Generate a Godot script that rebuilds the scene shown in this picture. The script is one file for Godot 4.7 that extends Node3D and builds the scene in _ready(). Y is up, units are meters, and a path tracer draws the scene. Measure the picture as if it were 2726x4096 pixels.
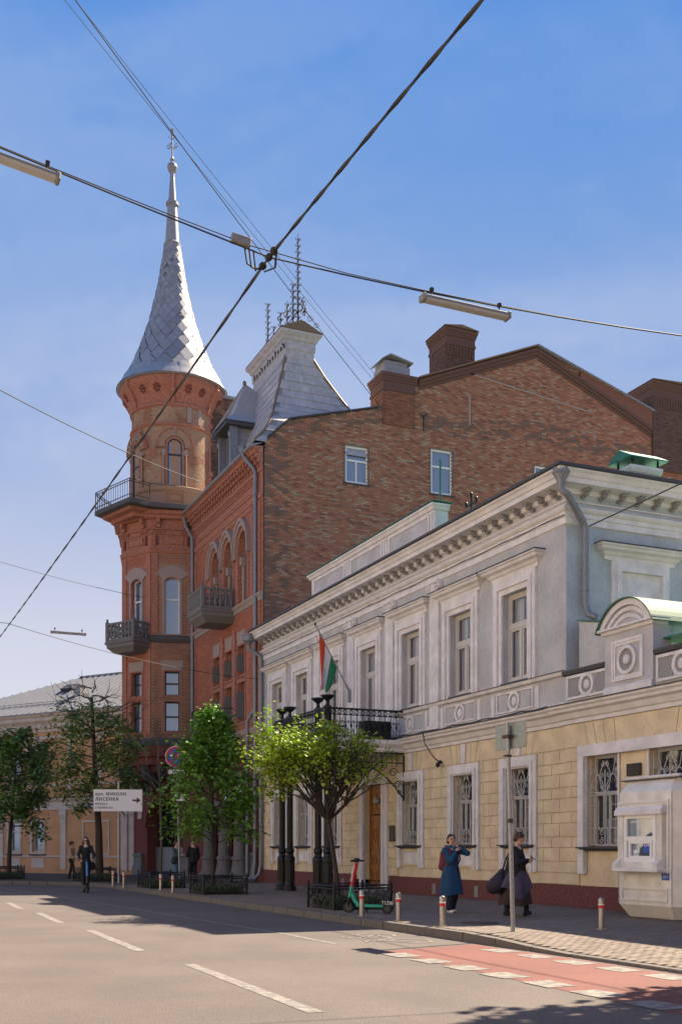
extends Node3D
# A sunny street: a grey and yellow mansion, a red brick house with a corner tower, trees, people.

var MT := {}
var NZ := FastNoiseLite.new()
var rng := RandomNumberGenerator.new()
var used := {}
var WT := {}
var TX := {}
var brick_singles := 0

# ---------------------------------------------------------------- mesh builder
class B:
	var v := PackedVector3Array()
	var n := PackedVector3Array()
	func tri(a: Vector3, b: Vector3, c: Vector3):
		var nn := (b - a).cross(c - a)
		if nn.length_squared() < 1e-16: return
		nn = nn.normalized()
		v.append(a); v.append(c); v.append(b)
		n.append(nn); n.append(nn); n.append(nn)
	func trin(a: Vector3, b: Vector3, c: Vector3, na: Vector3, nb: Vector3, nc: Vector3):
		v.append(a); v.append(c); v.append(b)
		n.append(na); n.append(nc); n.append(nb)
	func quad(a: Vector3, b: Vector3, c: Vector3, d: Vector3):
		tri(a, b, c); tri(a, c, d)
	func box(x0: float, y0: float, z0: float, x1: float, y1: float, z1: float) -> B:
		var p := [Vector3(x0, y0, z1), Vector3(x1, y0, z1), Vector3(x1, y1, z1), Vector3(x0, y1, z1), Vector3(x0, y0, z0), Vector3(x1, y0, z0), Vector3(x1, y1, z0), Vector3(x0, y1, z0)]
		quad(p[0], p[1], p[2], p[3]); quad(p[5], p[4], p[7], p[6])
		quad(p[1], p[5], p[6], p[2]); quad(p[4], p[0], p[3], p[7])
		quad(p[3], p[2], p[6], p[7]); quad(p[4], p[5], p[1], p[0])
		return self
	# box with chamfered edges
	func cbox(x0: float, y0: float, z0: float, x1: float, y1: float, z1: float, c: float) -> B:
		var mid := Vector3((x0 + x1) / 2, (y0 + y1) / 2, (z0 + z1) / 2)
		var h := Vector3((x1 - x0) / 2, (y1 - y0) / 2, (z1 - z0) / 2)
		for ax in 3:
			var a1 := (ax + 1) % 3
			var a2 := (ax + 2) % 3
			for s: float in [-1.0, 1.0]:
				var q := []
				for k in 4:
					var d := Vector3.ZERO
					d[ax] = s * h[ax]
					d[a1] = [-1, 1, 1, -1][k] * (h[a1] - c)
					d[a2] = [-1, -1, 1, 1][k] * (h[a2] - c)
					q.append(mid + d)
				if s > 0: quad(q[0], q[1], q[2], q[3])
				else: quad(q[3], q[2], q[1], q[0])
			for s1: float in [-1.0, 1.0]:
				for s2: float in [-1.0, 1.0]:
					var e := []
					for k in 4:
						var d := Vector3.ZERO
						d[ax] = (-1.0 if k in [0, 3] else 1.0) * (h[ax] - c)
						if k < 2:
							d[a1] = s1 * h[a1]; d[a2] = s2 * (h[a2] - c)
						else:
							d[a1] = s1 * (h[a1] - c); d[a2] = s2 * h[a2]
						e.append(mid + d)
					if s1 * s2 > 0: quad(e[0], e[1], e[2], e[3])
					else: quad(e[3], e[2], e[1], e[0])
		for sx: float in [-1.0, 1.0]:
			for sy: float in [-1.0, 1.0]:
				for sz: float in [-1.0, 1.0]:
					var a := mid + Vector3(sx * h.x, sy * (h.y - c), sz * (h.z - c))
					var b := mid + Vector3(sx * (h.x - c), sy * h.y, sz * (h.z - c))
					var d := mid + Vector3(sx * (h.x - c), sy * (h.y - c), sz * h.z)
					if sx * sy * sz > 0: tri(a, b, d)
					else: tri(a, d, b)
		return self
	# polygon in local XY (counter-clockwise) extruded from z0 to z1
	func prism(poly: PackedVector2Array, z0: float, z1: float, T := Transform3D.IDENTITY) -> B:
		if Geometry2D.is_polygon_clockwise(poly): poly.reverse()
		var ids := Geometry2D.triangulate_polygon(poly)
		for i in range(0, ids.size(), 3):
			var a := poly[ids[i]]; var b := poly[ids[i + 1]]; var c := poly[ids[i + 2]]
			if (b - a).cross(c - a) < 0:
				var t := b; b = c; c = t
			tri(T * Vector3(a.x, a.y, z1), T * Vector3(b.x, b.y, z1), T * Vector3(c.x, c.y, z1))
			tri(T * Vector3(a.x, a.y, z0), T * Vector3(c.x, c.y, z0), T * Vector3(b.x, b.y, z0))
		for i in poly.size():
			var a := poly[i]; var b := poly[(i + 1) % poly.size()]
			quad(T * Vector3(a.x, a.y, z0), T * Vector3(b.x, b.y, z0), T * Vector3(b.x, b.y, z1), T * Vector3(a.x, a.y, z1))
		return self
	func tube(pts: Array, r0: float, r1 := -1.0, seg := 6) -> B:
		if r1 < 0: r1 = r0
		var m := pts.size()
		var rings := []
		var ns := []
		var up := Vector3.UP
		for i in m:
			var p: Vector3 = pts[i]
			var t: Vector3 = (pts[min(i + 1, m - 1)] - pts[max(i - 1, 0)]).normalized()
			if i == 0 and absf(t.y) > .9: up = Vector3.RIGHT
			var s := t.cross(up)
			if s.length() < .01: s = t.cross(Vector3.FORWARD if absf(t.z) < .9 else Vector3.RIGHT)
			s = s.normalized()
			up = s.cross(t).normalized()
			var r := lerpf(r0, r1, float(i) / maxf(1, m - 1))
			var ring := []; var nr := []
			for k in seg:
				var an := TAU * k / seg
				var d := s * cos(an) + up * sin(an)
				ring.append(p + d * r); nr.append(d)
			rings.append(ring); ns.append(nr)
		for i in m - 1:
			for k in seg:
				var j := (k + 1) % seg
				trin(rings[i][k], rings[i + 1][k], rings[i + 1][j], ns[i][k], ns[i + 1][k], ns[i + 1][j])
				trin(rings[i][k], rings[i + 1][j], rings[i][j], ns[i][k], ns[i + 1][j], ns[i][j])
		for k in range(1, seg - 1):
			tri(rings[0][0], rings[0][k], rings[0][k + 1])
			tri(rings[m - 1][0], rings[m - 1][k + 1], rings[m - 1][k])
		return self
	# profile of (radius, height) from bottom to top
	func lathe(pr: Array, seg := 16, T := Transform3D.IDENTITY, a0 := 0.0, a1 := TAU, flat := false) -> B:
		var m := pr.size()
		for k in seg:
			var p0 := a0 + (a1 - a0) * k / seg
			var p1 := a0 + (a1 - a0) * (k + 1) / seg
			var d0 := Vector3(cos(p0), 0, -sin(p0)); var d1 := Vector3(cos(p1), 0, -sin(p1))
			for i in m - 1:
				var A: Vector2 = pr[i]; var C: Vector2 = pr[i + 1]
				var e := C - A
				if e.length() < 1e-6: continue
				var nn := Vector2(e.y, -e.x).normalized()
				var a := T * (d0 * A.x + Vector3.UP * A.y); var b := T * (d1 * A.x + Vector3.UP * A.y)
				var c := T * (d1 * C.x + Vector3.UP * C.y); var d := T * (d0 * C.x + Vector3.UP * C.y)
				if flat:
					quad(a, b, c, d)
				else:
					var n0 := (T.basis * (d0 * nn.x + Vector3.UP * nn.y)).normalized()
					var n1 := (T.basis * (d1 * nn.x + Vector3.UP * nn.y)).normalized()
					if A.x > 1e-5: trin(a, b, c, n0, n1, n1)
					if C.x > 1e-5: trin(a, c, d, n0, n1, n0)
		return self
	# profile of (outward, height) swept along a path of (x, z); outward is to the right of the path seen from above (x right, z down: left)
	func sweep(pr: Array, path: Array, closed := false, caps := true) -> B:
		var m := path.size()
		var off := []
		for i in m:
			var p: Vector2 = path[i]
			var a: Vector2 = path[(i - 1 + m) % m]; var c: Vector2 = path[(i + 1) % m]
			var d1 := (p - a).normalized(); var d2 := (c - p).normalized()
			if not closed and i == 0: d1 = d2
			if not closed and i == m - 1: d2 = d1
			var n1 := Vector2(-d1.y, d1.x); var n2 := Vector2(-d2.y, d2.x)
			var mm := (n1 + n2)
			mm = mm.normalized()
			off.append(mm / maxf(.3, mm.dot(n1)))
		var last := m if closed else m - 1
		for i in last:
			var j := (i + 1) % m
			for k in pr.size() - 1:
				var A: Vector2 = pr[k]; var C: Vector2 = pr[k + 1]
				quad(_sp(path[i], off[i], A), _sp(path[j], off[j], A), _sp(path[j], off[j], C), _sp(path[i], off[i], C))
		if caps and not closed:
			var poly := PackedVector2Array(pr)
			var ids := Geometry2D.triangulate_polygon(poly)
			for e in [0, m - 1]:
				for q in range(0, ids.size(), 3):
					tri(_sp(path[e], off[e], pr[ids[q]]), _sp(path[e], off[e], pr[ids[q + 1]]), _sp(path[e], off[e], pr[ids[q + 2]]))
		return self
	func _sp(p: Vector2, o: Vector2, a: Vector2) -> Vector3:
		return Vector3(p.x + o.x * a.x, a.y, p.y + o.y * a.x)
	func ball(c: Vector3, r: Vector3, seg := 10, rows := 6) -> B:
		for i in rows:
			var t0 := PI * i / rows - PI / 2; var t1 := PI * (i + 1) / rows - PI / 2
			for k in seg:
				var p0 := TAU * k / seg; var p1 := TAU * (k + 1) / seg
				var a := Vector3(cos(t0) * cos(p0), sin(t0), -cos(t0) * sin(p0)); var b := Vector3(cos(t0) * cos(p1), sin(t0), -cos(t0) * sin(p1))
				var d := Vector3(cos(t1) * cos(p0), sin(t1), -cos(t1) * sin(p0)); var e := Vector3(cos(t1) * cos(p1), sin(t1), -cos(t1) * sin(p1))
				if i > 0: trin(c + a * r, c + b * r, c + e * r, (a / r).normalized(), (b / r).normalized(), (e / r).normalized())
				if i < rows - 1: trin(c + a * r, c + e * r, c + d * r, (a / r).normalized(), (e / r).normalized(), (d / r).normalized())
		return self
	func add(o: B, T := Transform3D.IDENTITY) -> B:
		for i in o.v.size():
			v.append(T * o.v[i]); n.append((T.basis * o.n[i]).normalized())
		return self
	func face_up() -> B:
		for i in range(0, v.size(), 3):
			if (v[i + 2] - v[i]).cross(v[i + 1] - v[i]).y < 0:
				var q := v[i + 1]; v[i + 1] = v[i + 2]; v[i + 2] = q
			for k in 3: n[i + k] = Vector3.UP
		return self
	func mesh() -> ArrayMesh:
		var am := ArrayMesh.new()
		var ar := []
		ar.resize(Mesh.ARRAY_MAX)
		ar[Mesh.ARRAY_VERTEX] = v; ar[Mesh.ARRAY_NORMAL] = n
		am.add_surface_from_arrays(Mesh.PRIMITIVE_TRIANGLES, ar)
		return am

# ---------------------------------------------------------------- scene helpers
func numbered(called: String) -> String:
	var k: int = used.get(called, 0)
	used[called] = k + 1
	return called if k == 0 else "%s_%03d" % [called, k]

func thing(called: String, label: String, category: String, base := Vector3.ZERO, group := "") -> Node3D:
	var o := Node3D.new()
	o.name = numbered(called)
	add_child(o)
	o.position = base
	WT[o] = Transform3D(Basis.IDENTITY, base)
	o.set_meta("label", label); o.set_meta("category", category)
	if group != "": o.set_meta("group", group)
	return o

func part(parent: Node, called: String, mesh, mat: Material, T := Transform3D.IDENTITY) -> MeshInstance3D:
	var o := MeshInstance3D.new()
	o.name = called
	o.mesh = mesh.mesh() if mesh is B else mesh
	o.material_override = mat
	if parent == self: o.name = numbered(called)
	parent.add_child(o, true)
	if WT.has(parent): o.transform = WT[parent].affine_inverse() * T
	else: o.transform = T
	WT[o] = T
	return o

func structure(called: String, mesh, mat: Material) -> MeshInstance3D:
	var o := part(self, called, mesh, mat)
	o.set_meta("kind", "structure")
	return o

func multi(parent: Node, called: String, mesh: Mesh, mat: Material, xf: Array, cols := []) -> MultiMeshInstance3D:
	var mm := MultiMesh.new()
	mm.transform_format = MultiMesh.TRANSFORM_3D
	mm.use_colors = not cols.is_empty()
	mm.mesh = mesh
	mm.instance_count = xf.size()
	for i in xf.size():
		mm.set_instance_transform(i, xf[i])
		if not cols.is_empty(): mm.set_instance_color(i, cols[i])
	var o := MultiMeshInstance3D.new()
	o.multimesh = mm
	o.material_override = mat
	o.name = called
	parent.add_child(o, true)
	if WT.has(parent): o.transform = WT[parent].affine_inverse()
	WT[o] = Transform3D.IDENTITY
	o.set_meta("kind", "stuff")
	return o

func at(x: float, y: float, z: float, yaw := 0.0) -> Transform3D:
	return Transform3D(Basis(Vector3.UP, yaw), Vector3(x, y, z))

func V2(a: Array) -> PackedVector2Array:
	var r := PackedVector2Array()
	for i in range(0, a.size(), 2): r.append(Vector2(a[i], a[i + 1]))
	return r

func pairs(a: Array) -> Array:
	var r := []
	for i in range(0, a.size(), 2): r.append(Vector2(a[i], a[i + 1]))
	return r

func lin(r: float, g: float, b: float) -> Color:
	return Color(r, g, b).linear_to_srgb()

# grey texture made of layered noise, values lo..hi
func gtex(key: String, size: int, layers: Array, lo: float, hi: float, gamma := 1.0) -> ImageTexture:
	if TX.has(key): return TX[key]
	var acc := PackedFloat32Array(); acc.resize(size * size)
	for L in layers:
		var nz := FastNoiseLite.new()
		nz.seed = L[0]; nz.frequency = L[1]; nz.fractal_octaves = L[3]
		nz.noise_type = FastNoiseLite.TYPE_SIMPLEX_SMOOTH
		if L.size() > 4: nz.noise_type = L[4]
		var im := nz.get_seamless_image(size, size)
		var d := im.get_data()
		for i in size * size: acc[i] += d[i] / 255.0 * L[2]
	var mn := 1e9; var mx := -1e9
	for x in acc:
		mn = minf(mn, x); mx = maxf(mx, x)
	var out := PackedByteArray(); out.resize(size * size * 3)
	for i in size * size:
		var t := pow((acc[i] - mn) / (mx - mn), gamma)
		var q := int(clampf(lerpf(lo, hi, t), 0, 1) * 255)
		out[i * 3] = q; out[i * 3 + 1] = q; out[i * 3 + 2] = q
	var img := Image.create_from_data(size, size, false, Image.FORMAT_RGB8, out)
	var nrm: Image = img.duplicate()
	nrm.bump_map_to_normal_map(3.0)
	TX[key] = ImageTexture.create_from_image(img)
	TX[key + "_n"] = ImageTexture.create_from_image(nrm)
	return TX[key]

func mat(key: String, col: Color, rough := .8, metal := 0.0, tex := "", scale := .5, bump := 0.0) -> StandardMaterial3D:
	var m := StandardMaterial3D.new()
	m.albedo_color = col
	m.roughness = rough; m.metallic = metal
	if tex != "":
		m.albedo_texture = TX[tex]
		m.uv1_triplanar = true; m.uv1_world_triplanar = true
		m.uv1_scale = Vector3.ONE * scale
		if bump > 0:
			m.normal_enabled = true
			m.normal_texture = TX[tex + "_n"]
			m.normal_scale = bump
	MT[key] = m
	return m

# wall sheet in local x,y (outward +z at z = 0) with holes, and reveals going back to -depth
# hole: [x0, y0, x1, y1, arch] with arch 0 flat, >0 rise of a segmental / round / pointed head
func hole_head(h: Array) -> PackedVector2Array:
	var r := PackedVector2Array()
	var rise: float = h[4]
	var cx: float = (h[0] + h[2]) / 2
	var w: float = (h[2] - h[0]) / 2
	var N := 12
	for i in N + 1:
		var t := PI * i / N
		r.append(Vector2(cx - cos(t) * w, h[3] - rise + sin(t) * rise))
	return r

func wall(x0: float, y0: float, x1: float, y1: float, holes: Array, depth: float) -> B:
	var b := B.new()
	var xs := [x0, x1]; var ys := [y0, y1]
	for h in holes:
		for q in [h[0], h[2]]:
			if not xs.has(q): xs.append(q)
		for q in [h[1], h[3]]:
			if not ys.has(q): ys.append(q)
	xs.sort(); ys.sort()
	for i in xs.size() - 1:
		for j in ys.size() - 1:
			var cx: float = (xs[i] + xs[i + 1]) / 2; var cy: float = (ys[j] + ys[j + 1]) / 2
			if cx < x0 or cx > x1 or cy < y0 or cy > y1: continue
			var inside := false
			for h in holes:
				if cx > h[0] and cx < h[2] and cy > h[1] and cy < h[3]: inside = true
			if not inside:
				b.quad(Vector3(xs[i], ys[j], 0), Vector3(xs[i + 1], ys[j], 0), Vector3(xs[i + 1], ys[j + 1], 0), Vector3(xs[i], ys[j + 1], 0))
	for h in holes:
		var a: float = h[0]; var c: float = h[2]
		var lo: float = maxf(h[1], y0)
		var sp: float = h[3] - h[4]
		b.quad(Vector3(a, lo, -depth), Vector3(a, lo, 0), Vector3(a, sp, 0), Vector3(a, sp, -depth))
		b.quad(Vector3(c, lo, 0), Vector3(c, lo, -depth), Vector3(c, sp, -depth), Vector3(c, sp, 0))
		b.quad(Vector3(a, lo, -depth), Vector3(c, lo, -depth), Vector3(c, lo, 0), Vector3(a, lo, 0))
		if h[4] <= 0:
			b.quad(Vector3(a, sp, 0), Vector3(c, sp, 0), Vector3(c, sp, -depth), Vector3(a, sp, -depth))
		else:
			var hd := hole_head(h)
			for k in hd.size() - 1:
				var p := hd[k]; var q := hd[k + 1]
				b.quad(Vector3(p.x, p.y, 0), Vector3(q.x, q.y, 0), Vector3(q.x, q.y, -depth), Vector3(p.x, p.y, -depth))
				b.quad(Vector3(p.x, p.y, 0), Vector3(q.x, q.y, 0), Vector3(q.x, h[3], 0), Vector3(p.x, h[3], 0))
	return b

# ring of rectangular frame: outer rect minus inner rect, from z0 to z1
func frame(x0: float, y0: float, x1: float, y1: float, t: float, z0: float, z1: float, tb := -1.0, tt := -1.0) -> B:
	var b := B.new()
	if tb < 0: tb = t
	if tt < 0: tt = t
	b.box(x0, y0, z0, x0 + t, y1, z1)
	b.box(x1 - t, y0, z0, x1, y1, z1)
	if tt > 0: b.box(x0 + t, y1 - tt, z0, x1 - t, y1, z1 - .001)
	if tb > 0: b.box(x0 + t, y0, z0, x1 - t, y0 + tb, z1 - .001)
	return b

func spiral(c: Vector3, r: float, a0: float, turns: float, u: Vector3, w: Vector3, n := 12) -> Array:
	var pts := []
	for i in n + 1:
		var t := float(i) / n
		var an := a0 + turns * TAU * t
		pts.append(c + (u * cos(an) + w * sin(an)) * r * (1.0 - t * .8))
	return pts

# flat ring band in XY
func arc_band(cx: float, cy: float, ri: float, ro: float, a0: float, a1: float, z0: float, z1: float, seg := 16, sy := 1.0) -> B:
	var b := B.new()
	for i in seg:
		var p := a0 + (a1 - a0) * i / seg; var q := a0 + (a1 - a0) * (i + 1) / seg
		var pi_ := Vector2(cx + cos(p) * ri, cy + sin(p) * ri * sy); var po := Vector2(cx + cos(p) * ro, cy + sin(p) * ro * sy)
		var qi := Vector2(cx + cos(q) * ri, cy + sin(q) * ri * sy); var qo := Vector2(cx + cos(q) * ro, cy + sin(q) * ro * sy)
		b.quad(Vector3(pi_.x, pi_.y, z1), Vector3(po.x, po.y, z1), Vector3(qo.x, qo.y, z1), Vector3(qi.x, qi.y, z1))
		b.quad(Vector3(po.x, po.y, z0), Vector3(qo.x, qo.y, z0), Vector3(qo.x, qo.y, z1), Vector3(po.x, po.y, z1))
		b.quad(Vector3(qi.x, qi.y, z0), Vector3(pi_.x, pi_.y, z0), Vector3(pi_.x, pi_.y, z1), Vector3(qi.x, qi.y, z1))
		if i == 0 and a1 - a0 < TAU - .01: b.quad(Vector3(pi_.x, pi_.y, z0), Vector3(po.x, po.y, z0), Vector3(po.x, po.y, z1), Vector3(pi_.x, pi_.y, z1))
		if i == seg - 1 and a1 - a0 < TAU - .01: b.quad(Vector3(qo.x, qo.y, z0), Vector3(qi.x, qi.y, z0), Vector3(qi.x, qi.y, z1), Vector3(qo.x, qo.y, z1))
	return b

# bricks laid on a local sheet (x,y, outward z): fills xf and cols
func lay_bricks(F: Transform3D, x0: float, y0: float, x1: float, y1: float, inside: Callable, tint: Callable, xf: Array, cols: Array, bw := .26, bh := .077):
	var rows := int((y1 - y0) / bh)
	for j in rows:
		var y := y0 + (j + .5) * bh
		var x := x0 + (bw * .5 if j % 2 == 0 else 0.0) * 1.0
		while x < x1:
			var w := bw
			if x + w > x1: w = x1 - x
			if w > .05 and inside.call(x + w / 2, y):
				var pr := rng.randf_range(-.006, .006)
				xf.append(F * Transform3D(Basis.from_scale(Vector3(w - .012, bh - .014, 1)), Vector3(x + w / 2, y, pr)))
				cols.append(tint.call(x, y))
			x += w

func make_materials():
	gtex("fine", 512, [[1, .02, 1.0, 3], [2, .12, .8, 3]], .80, 1.0)
	gtex("blotch", 512, [[3, .006, 1.0, 4], [4, .05, .5, 3]], .84, 1.0)
	gtex("grit", 512, [[5, .25, 1.0, 2], [6, .01, .5, 3]], .68, 1.0)
	gtex("asphalt", 1024, [[7, .35, 1.3, 2], [8, .003, .5, 5], [18, .05, .25, 3]], .60, 1.0)
	gtex("worn", 512, [[14, .02, 1.0, 4], [15, .25, .8, 2]], .30, 1.0, .7)
	gtex("metal", 512, [[9, .012, 1.0, 4], [10, .08, .4, 2]], .80, 1.0)
	gtex("wood", 512, [[11, .03, 1.0, 4]], .7, 1.0)
	gtex("rough", 512, [[12, .04, 1.0, 4], [13, .2, .5, 2]], .55, 1.0)
	mat("grey", lin(.56, .55, .555), .9, 0, "blotch", .25, .25)
	mat("trim", lin(.83, .79, .78), .85, 0, "blotch", .45, .2)
	mat("sidewall", lin(.52, .575, .60), .9, 0, "blotch", .25, .25)
	mat("yellow", lin(.79, .645, .43), .9, 0, "blotch", .35, .3)
	mat("plinth", lin(.25, .075, .068), .8, 0, "rough", .5, .4)
	mat("modillion", lin(.50, .48, .48), .9, 0, "rough", 1.5, .3)
	mat("greenroof", lin(.02, .19, .13), .45, .2, "metal", .6, .1)
	mat("palegreen", lin(.13, .27, .17), .7, 0, "rough", .9, .1)
	mat("leadroof", lin(.12, .12, .13), .6, .3, "rough", 1, .2)
	mat("winframe", lin(.68, .64, .60), .6, 0, "fine", 1.5, .1)
	mat("whiteplastic", lin(.78, .78, .78), .4)
	mat("darkframe", lin(.025, .02, .022), .4)
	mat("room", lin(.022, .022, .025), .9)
	mat("curtain", lin(.68, .68, .68), .95)
	var g := mat("glass", Color(.30, .34, .40, .20), .02)
	g.transparency = BaseMaterial3D.TRANSPARENCY_ALPHA
	g.metallic_specular = .8
	var gd := mat("glassdark", lin(.24, .28, .34), .03, .6)
	gd.metallic_specular = 1.0
	mat("iron", lin(.018, .019, .023), .45, .3, "fine", 2, .2)
	mat("grille", lin(.50, .49, .47), .6, .1)
	mat("rustiron", lin(.12, .08, .06), .7, .3, "rough", 3, .2)
	mat("door", lin(.46, .20, .045), .45, 0, "wood", .8, .15)
	mat("bronze", lin(.07, .055, .04), .4, .6)
	mat("pipe", lin(.28, .29, .32), .5, .3, "metal", 1.2, .15)
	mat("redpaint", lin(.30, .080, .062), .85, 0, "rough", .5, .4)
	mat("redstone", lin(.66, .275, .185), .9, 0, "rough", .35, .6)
	mat("archstone", lin(.62, .47, .41), .9, 0, "rough", .9, .35)
	mat("greystone", lin(.30, .28, .27), .9, 0, "rough", .8, .4)
	mat("concrete", lin(.16, .15, .15), .9, 0, "rough", .6, .5)
	mat("mortar", lin(.30, .22, .17), .95, 0, "rough", .8, .4)
	mat("mortartower", lin(.60, .38, .25), .95, 0, "rough", .8, .4)
	var bk := mat("brick", Color.WHITE, .92, 0, "rough", 2.5, .35)
	bk.vertex_color_use_as_albedo = true
	for i in 6:
		mat("brick%d" % i, [lin(.43, .155, .105), lin(.50, .225, .15), lin(.31, .115, .085), lin(.47, .27, .18), lin(.24, .13, .10), lin(.37, .165, .115)][i], .92, 0, "rough", 2.5, .35)
	mat("zinc", lin(.40, .395, .41), .5, .25, "metal", .7, .1)
	mat("zinc2", lin(.35, .345, .36), .55, .25, "metal", .9, .1)
	mat("zinc3", lin(.44, .435, .445), .45, .3, "metal", .5, .1)
	mat("pavzinc", lin(.56, .545, .57), .55, .1, "metal", .6, .1)
	mat("pavzinc2", lin(.50, .49, .515), .6, .1, "metal", .8, .1)
	mat("zincrust", lin(.40, .27, .16), .6, .4, "rough", 1.2, .2)
	mat("orange", lin(.68, .365, .175), .9, 0, "blotch", .3, .25)
	mat("orangetrim", lin(.68, .58, .50), .9, 0, "blotch", .4, .2)
	mat("roofmetal", lin(.34, .345, .37), .42, .35, "fine", .4, .03)
	mat("asphalt", lin(.154, .126, .116), .92, 0, "asphalt", .11, .5)
	mat("kerb", lin(.17, .152, .14), .9, 0, "grit", .9, .4)
	mat("pavebase", lin(.11, .092, .08), .95, 0, "grit", .8, .5)
	var pv := mat("paver", Color.WHITE, .92, 0, "grit", 1.2, .4)
	pv.vertex_color_use_as_albedo = true
	for i in 4:
		mat("paver%d" % i, [lin(.25, .20, .165), lin(.29, .235, .195), lin(.21, .17, .145), lin(.27, .215, .175)][i], .92, 0, "grit", 1.2, .4)
	mat("paint", lin(.32, .29, .268), .8, 0, "worn", .5, .3)
	mat("paintred", lin(.23, .074, .061), .85, 0, "asphalt", .11, .4)
	mat("steel", lin(.50, .47, .44), .28, .85, "metal", 3, .1)
	mat("galv", lin(.36, .37, .38), .5, .6, "metal", 2, .1)
	mat("plateback", lin(.26, .31, .315), .45, .4, "metal", 2, .1)
	mat("yardbounce", lin(.33, .30, .26), .95, 0, "grit", .5, .3)  # pale on purpose, so the hidden yard bounces light onto the gable
	mat("redband", lin(.55, .02, .02), .5)
	mat("whiteband", lin(.75, .72, .70), .5)
	mat("signwhite", lin(.72, .72, .72), .5)
	mat("signblack", lin(.03, .03, .03), .6)
	mat("signblue", lin(.02, .09, .40), .45)
	mat("signred", lin(.50, .02, .03), .45)
	mat("bark", lin(.075, .06, .047), .95, 0, "rough", 2.5, .8)
	mat("barkpale", lin(.14, .12, .085), .95, 0, "rough", 2.5, .8)
	for k in [["leaflime", .145, .235, .018], ["leafgreen", .055, .155, .022], ["leafdark", .05, .105, .022], ["herb", .075, .12, .05]]:
		var lf := mat(k[0], Color.WHITE, .55)
		lf.vertex_color_use_as_albedo = true
		lf.backlight_enabled = true
		lf.backlight = lin(k[1] * 1.6, k[2] * 1.6, k[3] * 1.2)
		lf.cull_mode = BaseMaterial3D.CULL_DISABLED
	mat("soil", lin(.06, .045, .035), 1, 0, "rough", 1, .5)
	mat("black", lin(.012, .012, .013), .6)
	mat("rubber", lin(.015, .015, .016), .8)
	mat("cable", lin(.018, .018, .02), .7)
	mat("kiosk", lin(.82, .79, .73), .5, 0, "blotch", .6, .1)
	mat("lampgrey", lin(.24, .24, .23), .45, .2, "metal", 2, .1)
	mat("lampglass", lin(.34, .34, .32), .35)

func _ready():
	rng.seed = 20240511
	NZ.seed = 5
	NZ.frequency = .35
	# camera: level, lens shifted up
	var cam := Camera3D.new()
	cam.name = "camera"
	add_child(cam)
	cam.projection = Camera3D.PROJECTION_FRUSTUM
	cam.near = .1
	cam.far = 600
	cam.size = .1 * 4096.0 / 4461.0
	cam.frustum_offset = Vector2(0, .1 * (3395.0 - 2048.0) / 4461.0)
	cam.position = Vector3(0, 1.52, 0)
	cam.rotation_degrees = Vector3(0, -23.75, 0)
	cam.current = true
	# sky and light
	var env := Environment.new()
	env.background_mode = Environment.BG_SKY
	var sky := Sky.new()
	var ps := PanoramaSkyMaterial.new()
	ps.panorama = sky_image()
	sky.sky_material = ps
	env.sky = sky
	env.background_energy_multiplier = .323
	env.tonemap_mode = Environment.TONE_MAPPER_LINEAR
	env.tonemap_exposure = 3.1
	env.sdfgi_enabled = true; env.ssao_enabled = true; env.ssil_enabled = true
	var we := WorldEnvironment.new()
	we.environment = env
	we.name = "world_environment"
	add_child(we)
	var sun := DirectionalLight3D.new()
	sun.name = "sun"
	add_child(sun)
	sun.light_energy = 1.6
	sun.light_color = Color(1.0, .93, .82)
	sun.light_angular_distance = .5
	sun.shadow_enabled = true
	sun.look_at_from_position(Vector3(.87, 1, -.26), Vector3.ZERO)
	make_materials()
	build_ground()
	build_grey_mansion()
	build_annex()
	build_brick_mansion()
	build_orange_house()
	build_opposite()
	build_trees()
	build_street()
	build_people()
	build_wires()

func sky_image() -> ImageTexture:
	var w := 1024; var h := 512
	var nz := FastNoiseLite.new(); nz.seed = 31; nz.frequency = 1.1; nz.fractal_octaves = 6
	nz.domain_warp_enabled = true; nz.domain_warp_amplitude = .35; nz.domain_warp_frequency = .9
	var KS := [0.0, .19, .35, .49, .62, 1.0]
	var KC := [Color(.84, .84, .88), Color(.63, .66, .80), Color(.29, .42, .73), Color(.165, .34, .72), Color(.085, .275, .72), Color(.06, .21, .6)]
	var im := Image.create(w, h, false, Image.FORMAT_RGBF)
	for j in h:
		var el := PI / 2 - PI * (j + .5) / h
		for i in w:
			var az := TAU * (i + .5) / w
			var d := Vector3(cos(el) * sin(az), sin(el), -cos(el) * cos(az))
			var t := clampf(d.y, 0, 1)
			var c: Color = KC[5]
			for k in 5:
				if t <= KS[k + 1]:
					c = KC[k].lerp(KC[k + 1], (t - KS[k]) / (KS[k + 1] - KS[k])); break
			var q := Vector3(d.x, 0, d.z) / (.28 + maxf(d.y, 0.02))
			var u := q.x * .8 + q.z * .6; var v := q.z * .8 - q.x * .6
			var cl := nz.get_noise_3d(u * .42 + 3, v * 1.1, 2.0) * .75 + .5
			cl = smoothstep(.42, 1.1, cl) * .55 * clampf(1.15 - 1.25 * t, .12, 1)
			c = c.lerp(Color(.80, .82, .90), cl)
			if d.y < 0: c = Color(.30, .27, .25)
			im.set_pixel(i, j, c)
	return ImageTexture.create_from_image(im)

func pave_y(x: float, z: float) -> float:
	# the pavement drops to the road at the crossing
	var k := smoothstep(-16.0, -13.0, z) * smoothstep(11.2, 9.4, x)
	return .14 - .105 * k

func kerb_path() -> Array:
	return [Vector2(9.3, 6), Vector2(9.3, -43.2), Vector2(9.15, -44.6), Vector2(8.7, -45.9), Vector2(8.0, -47.1), Vector2(6.0, -49.7), Vector2(-6.0, -66.0), Vector2(-40, -110)]

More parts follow.
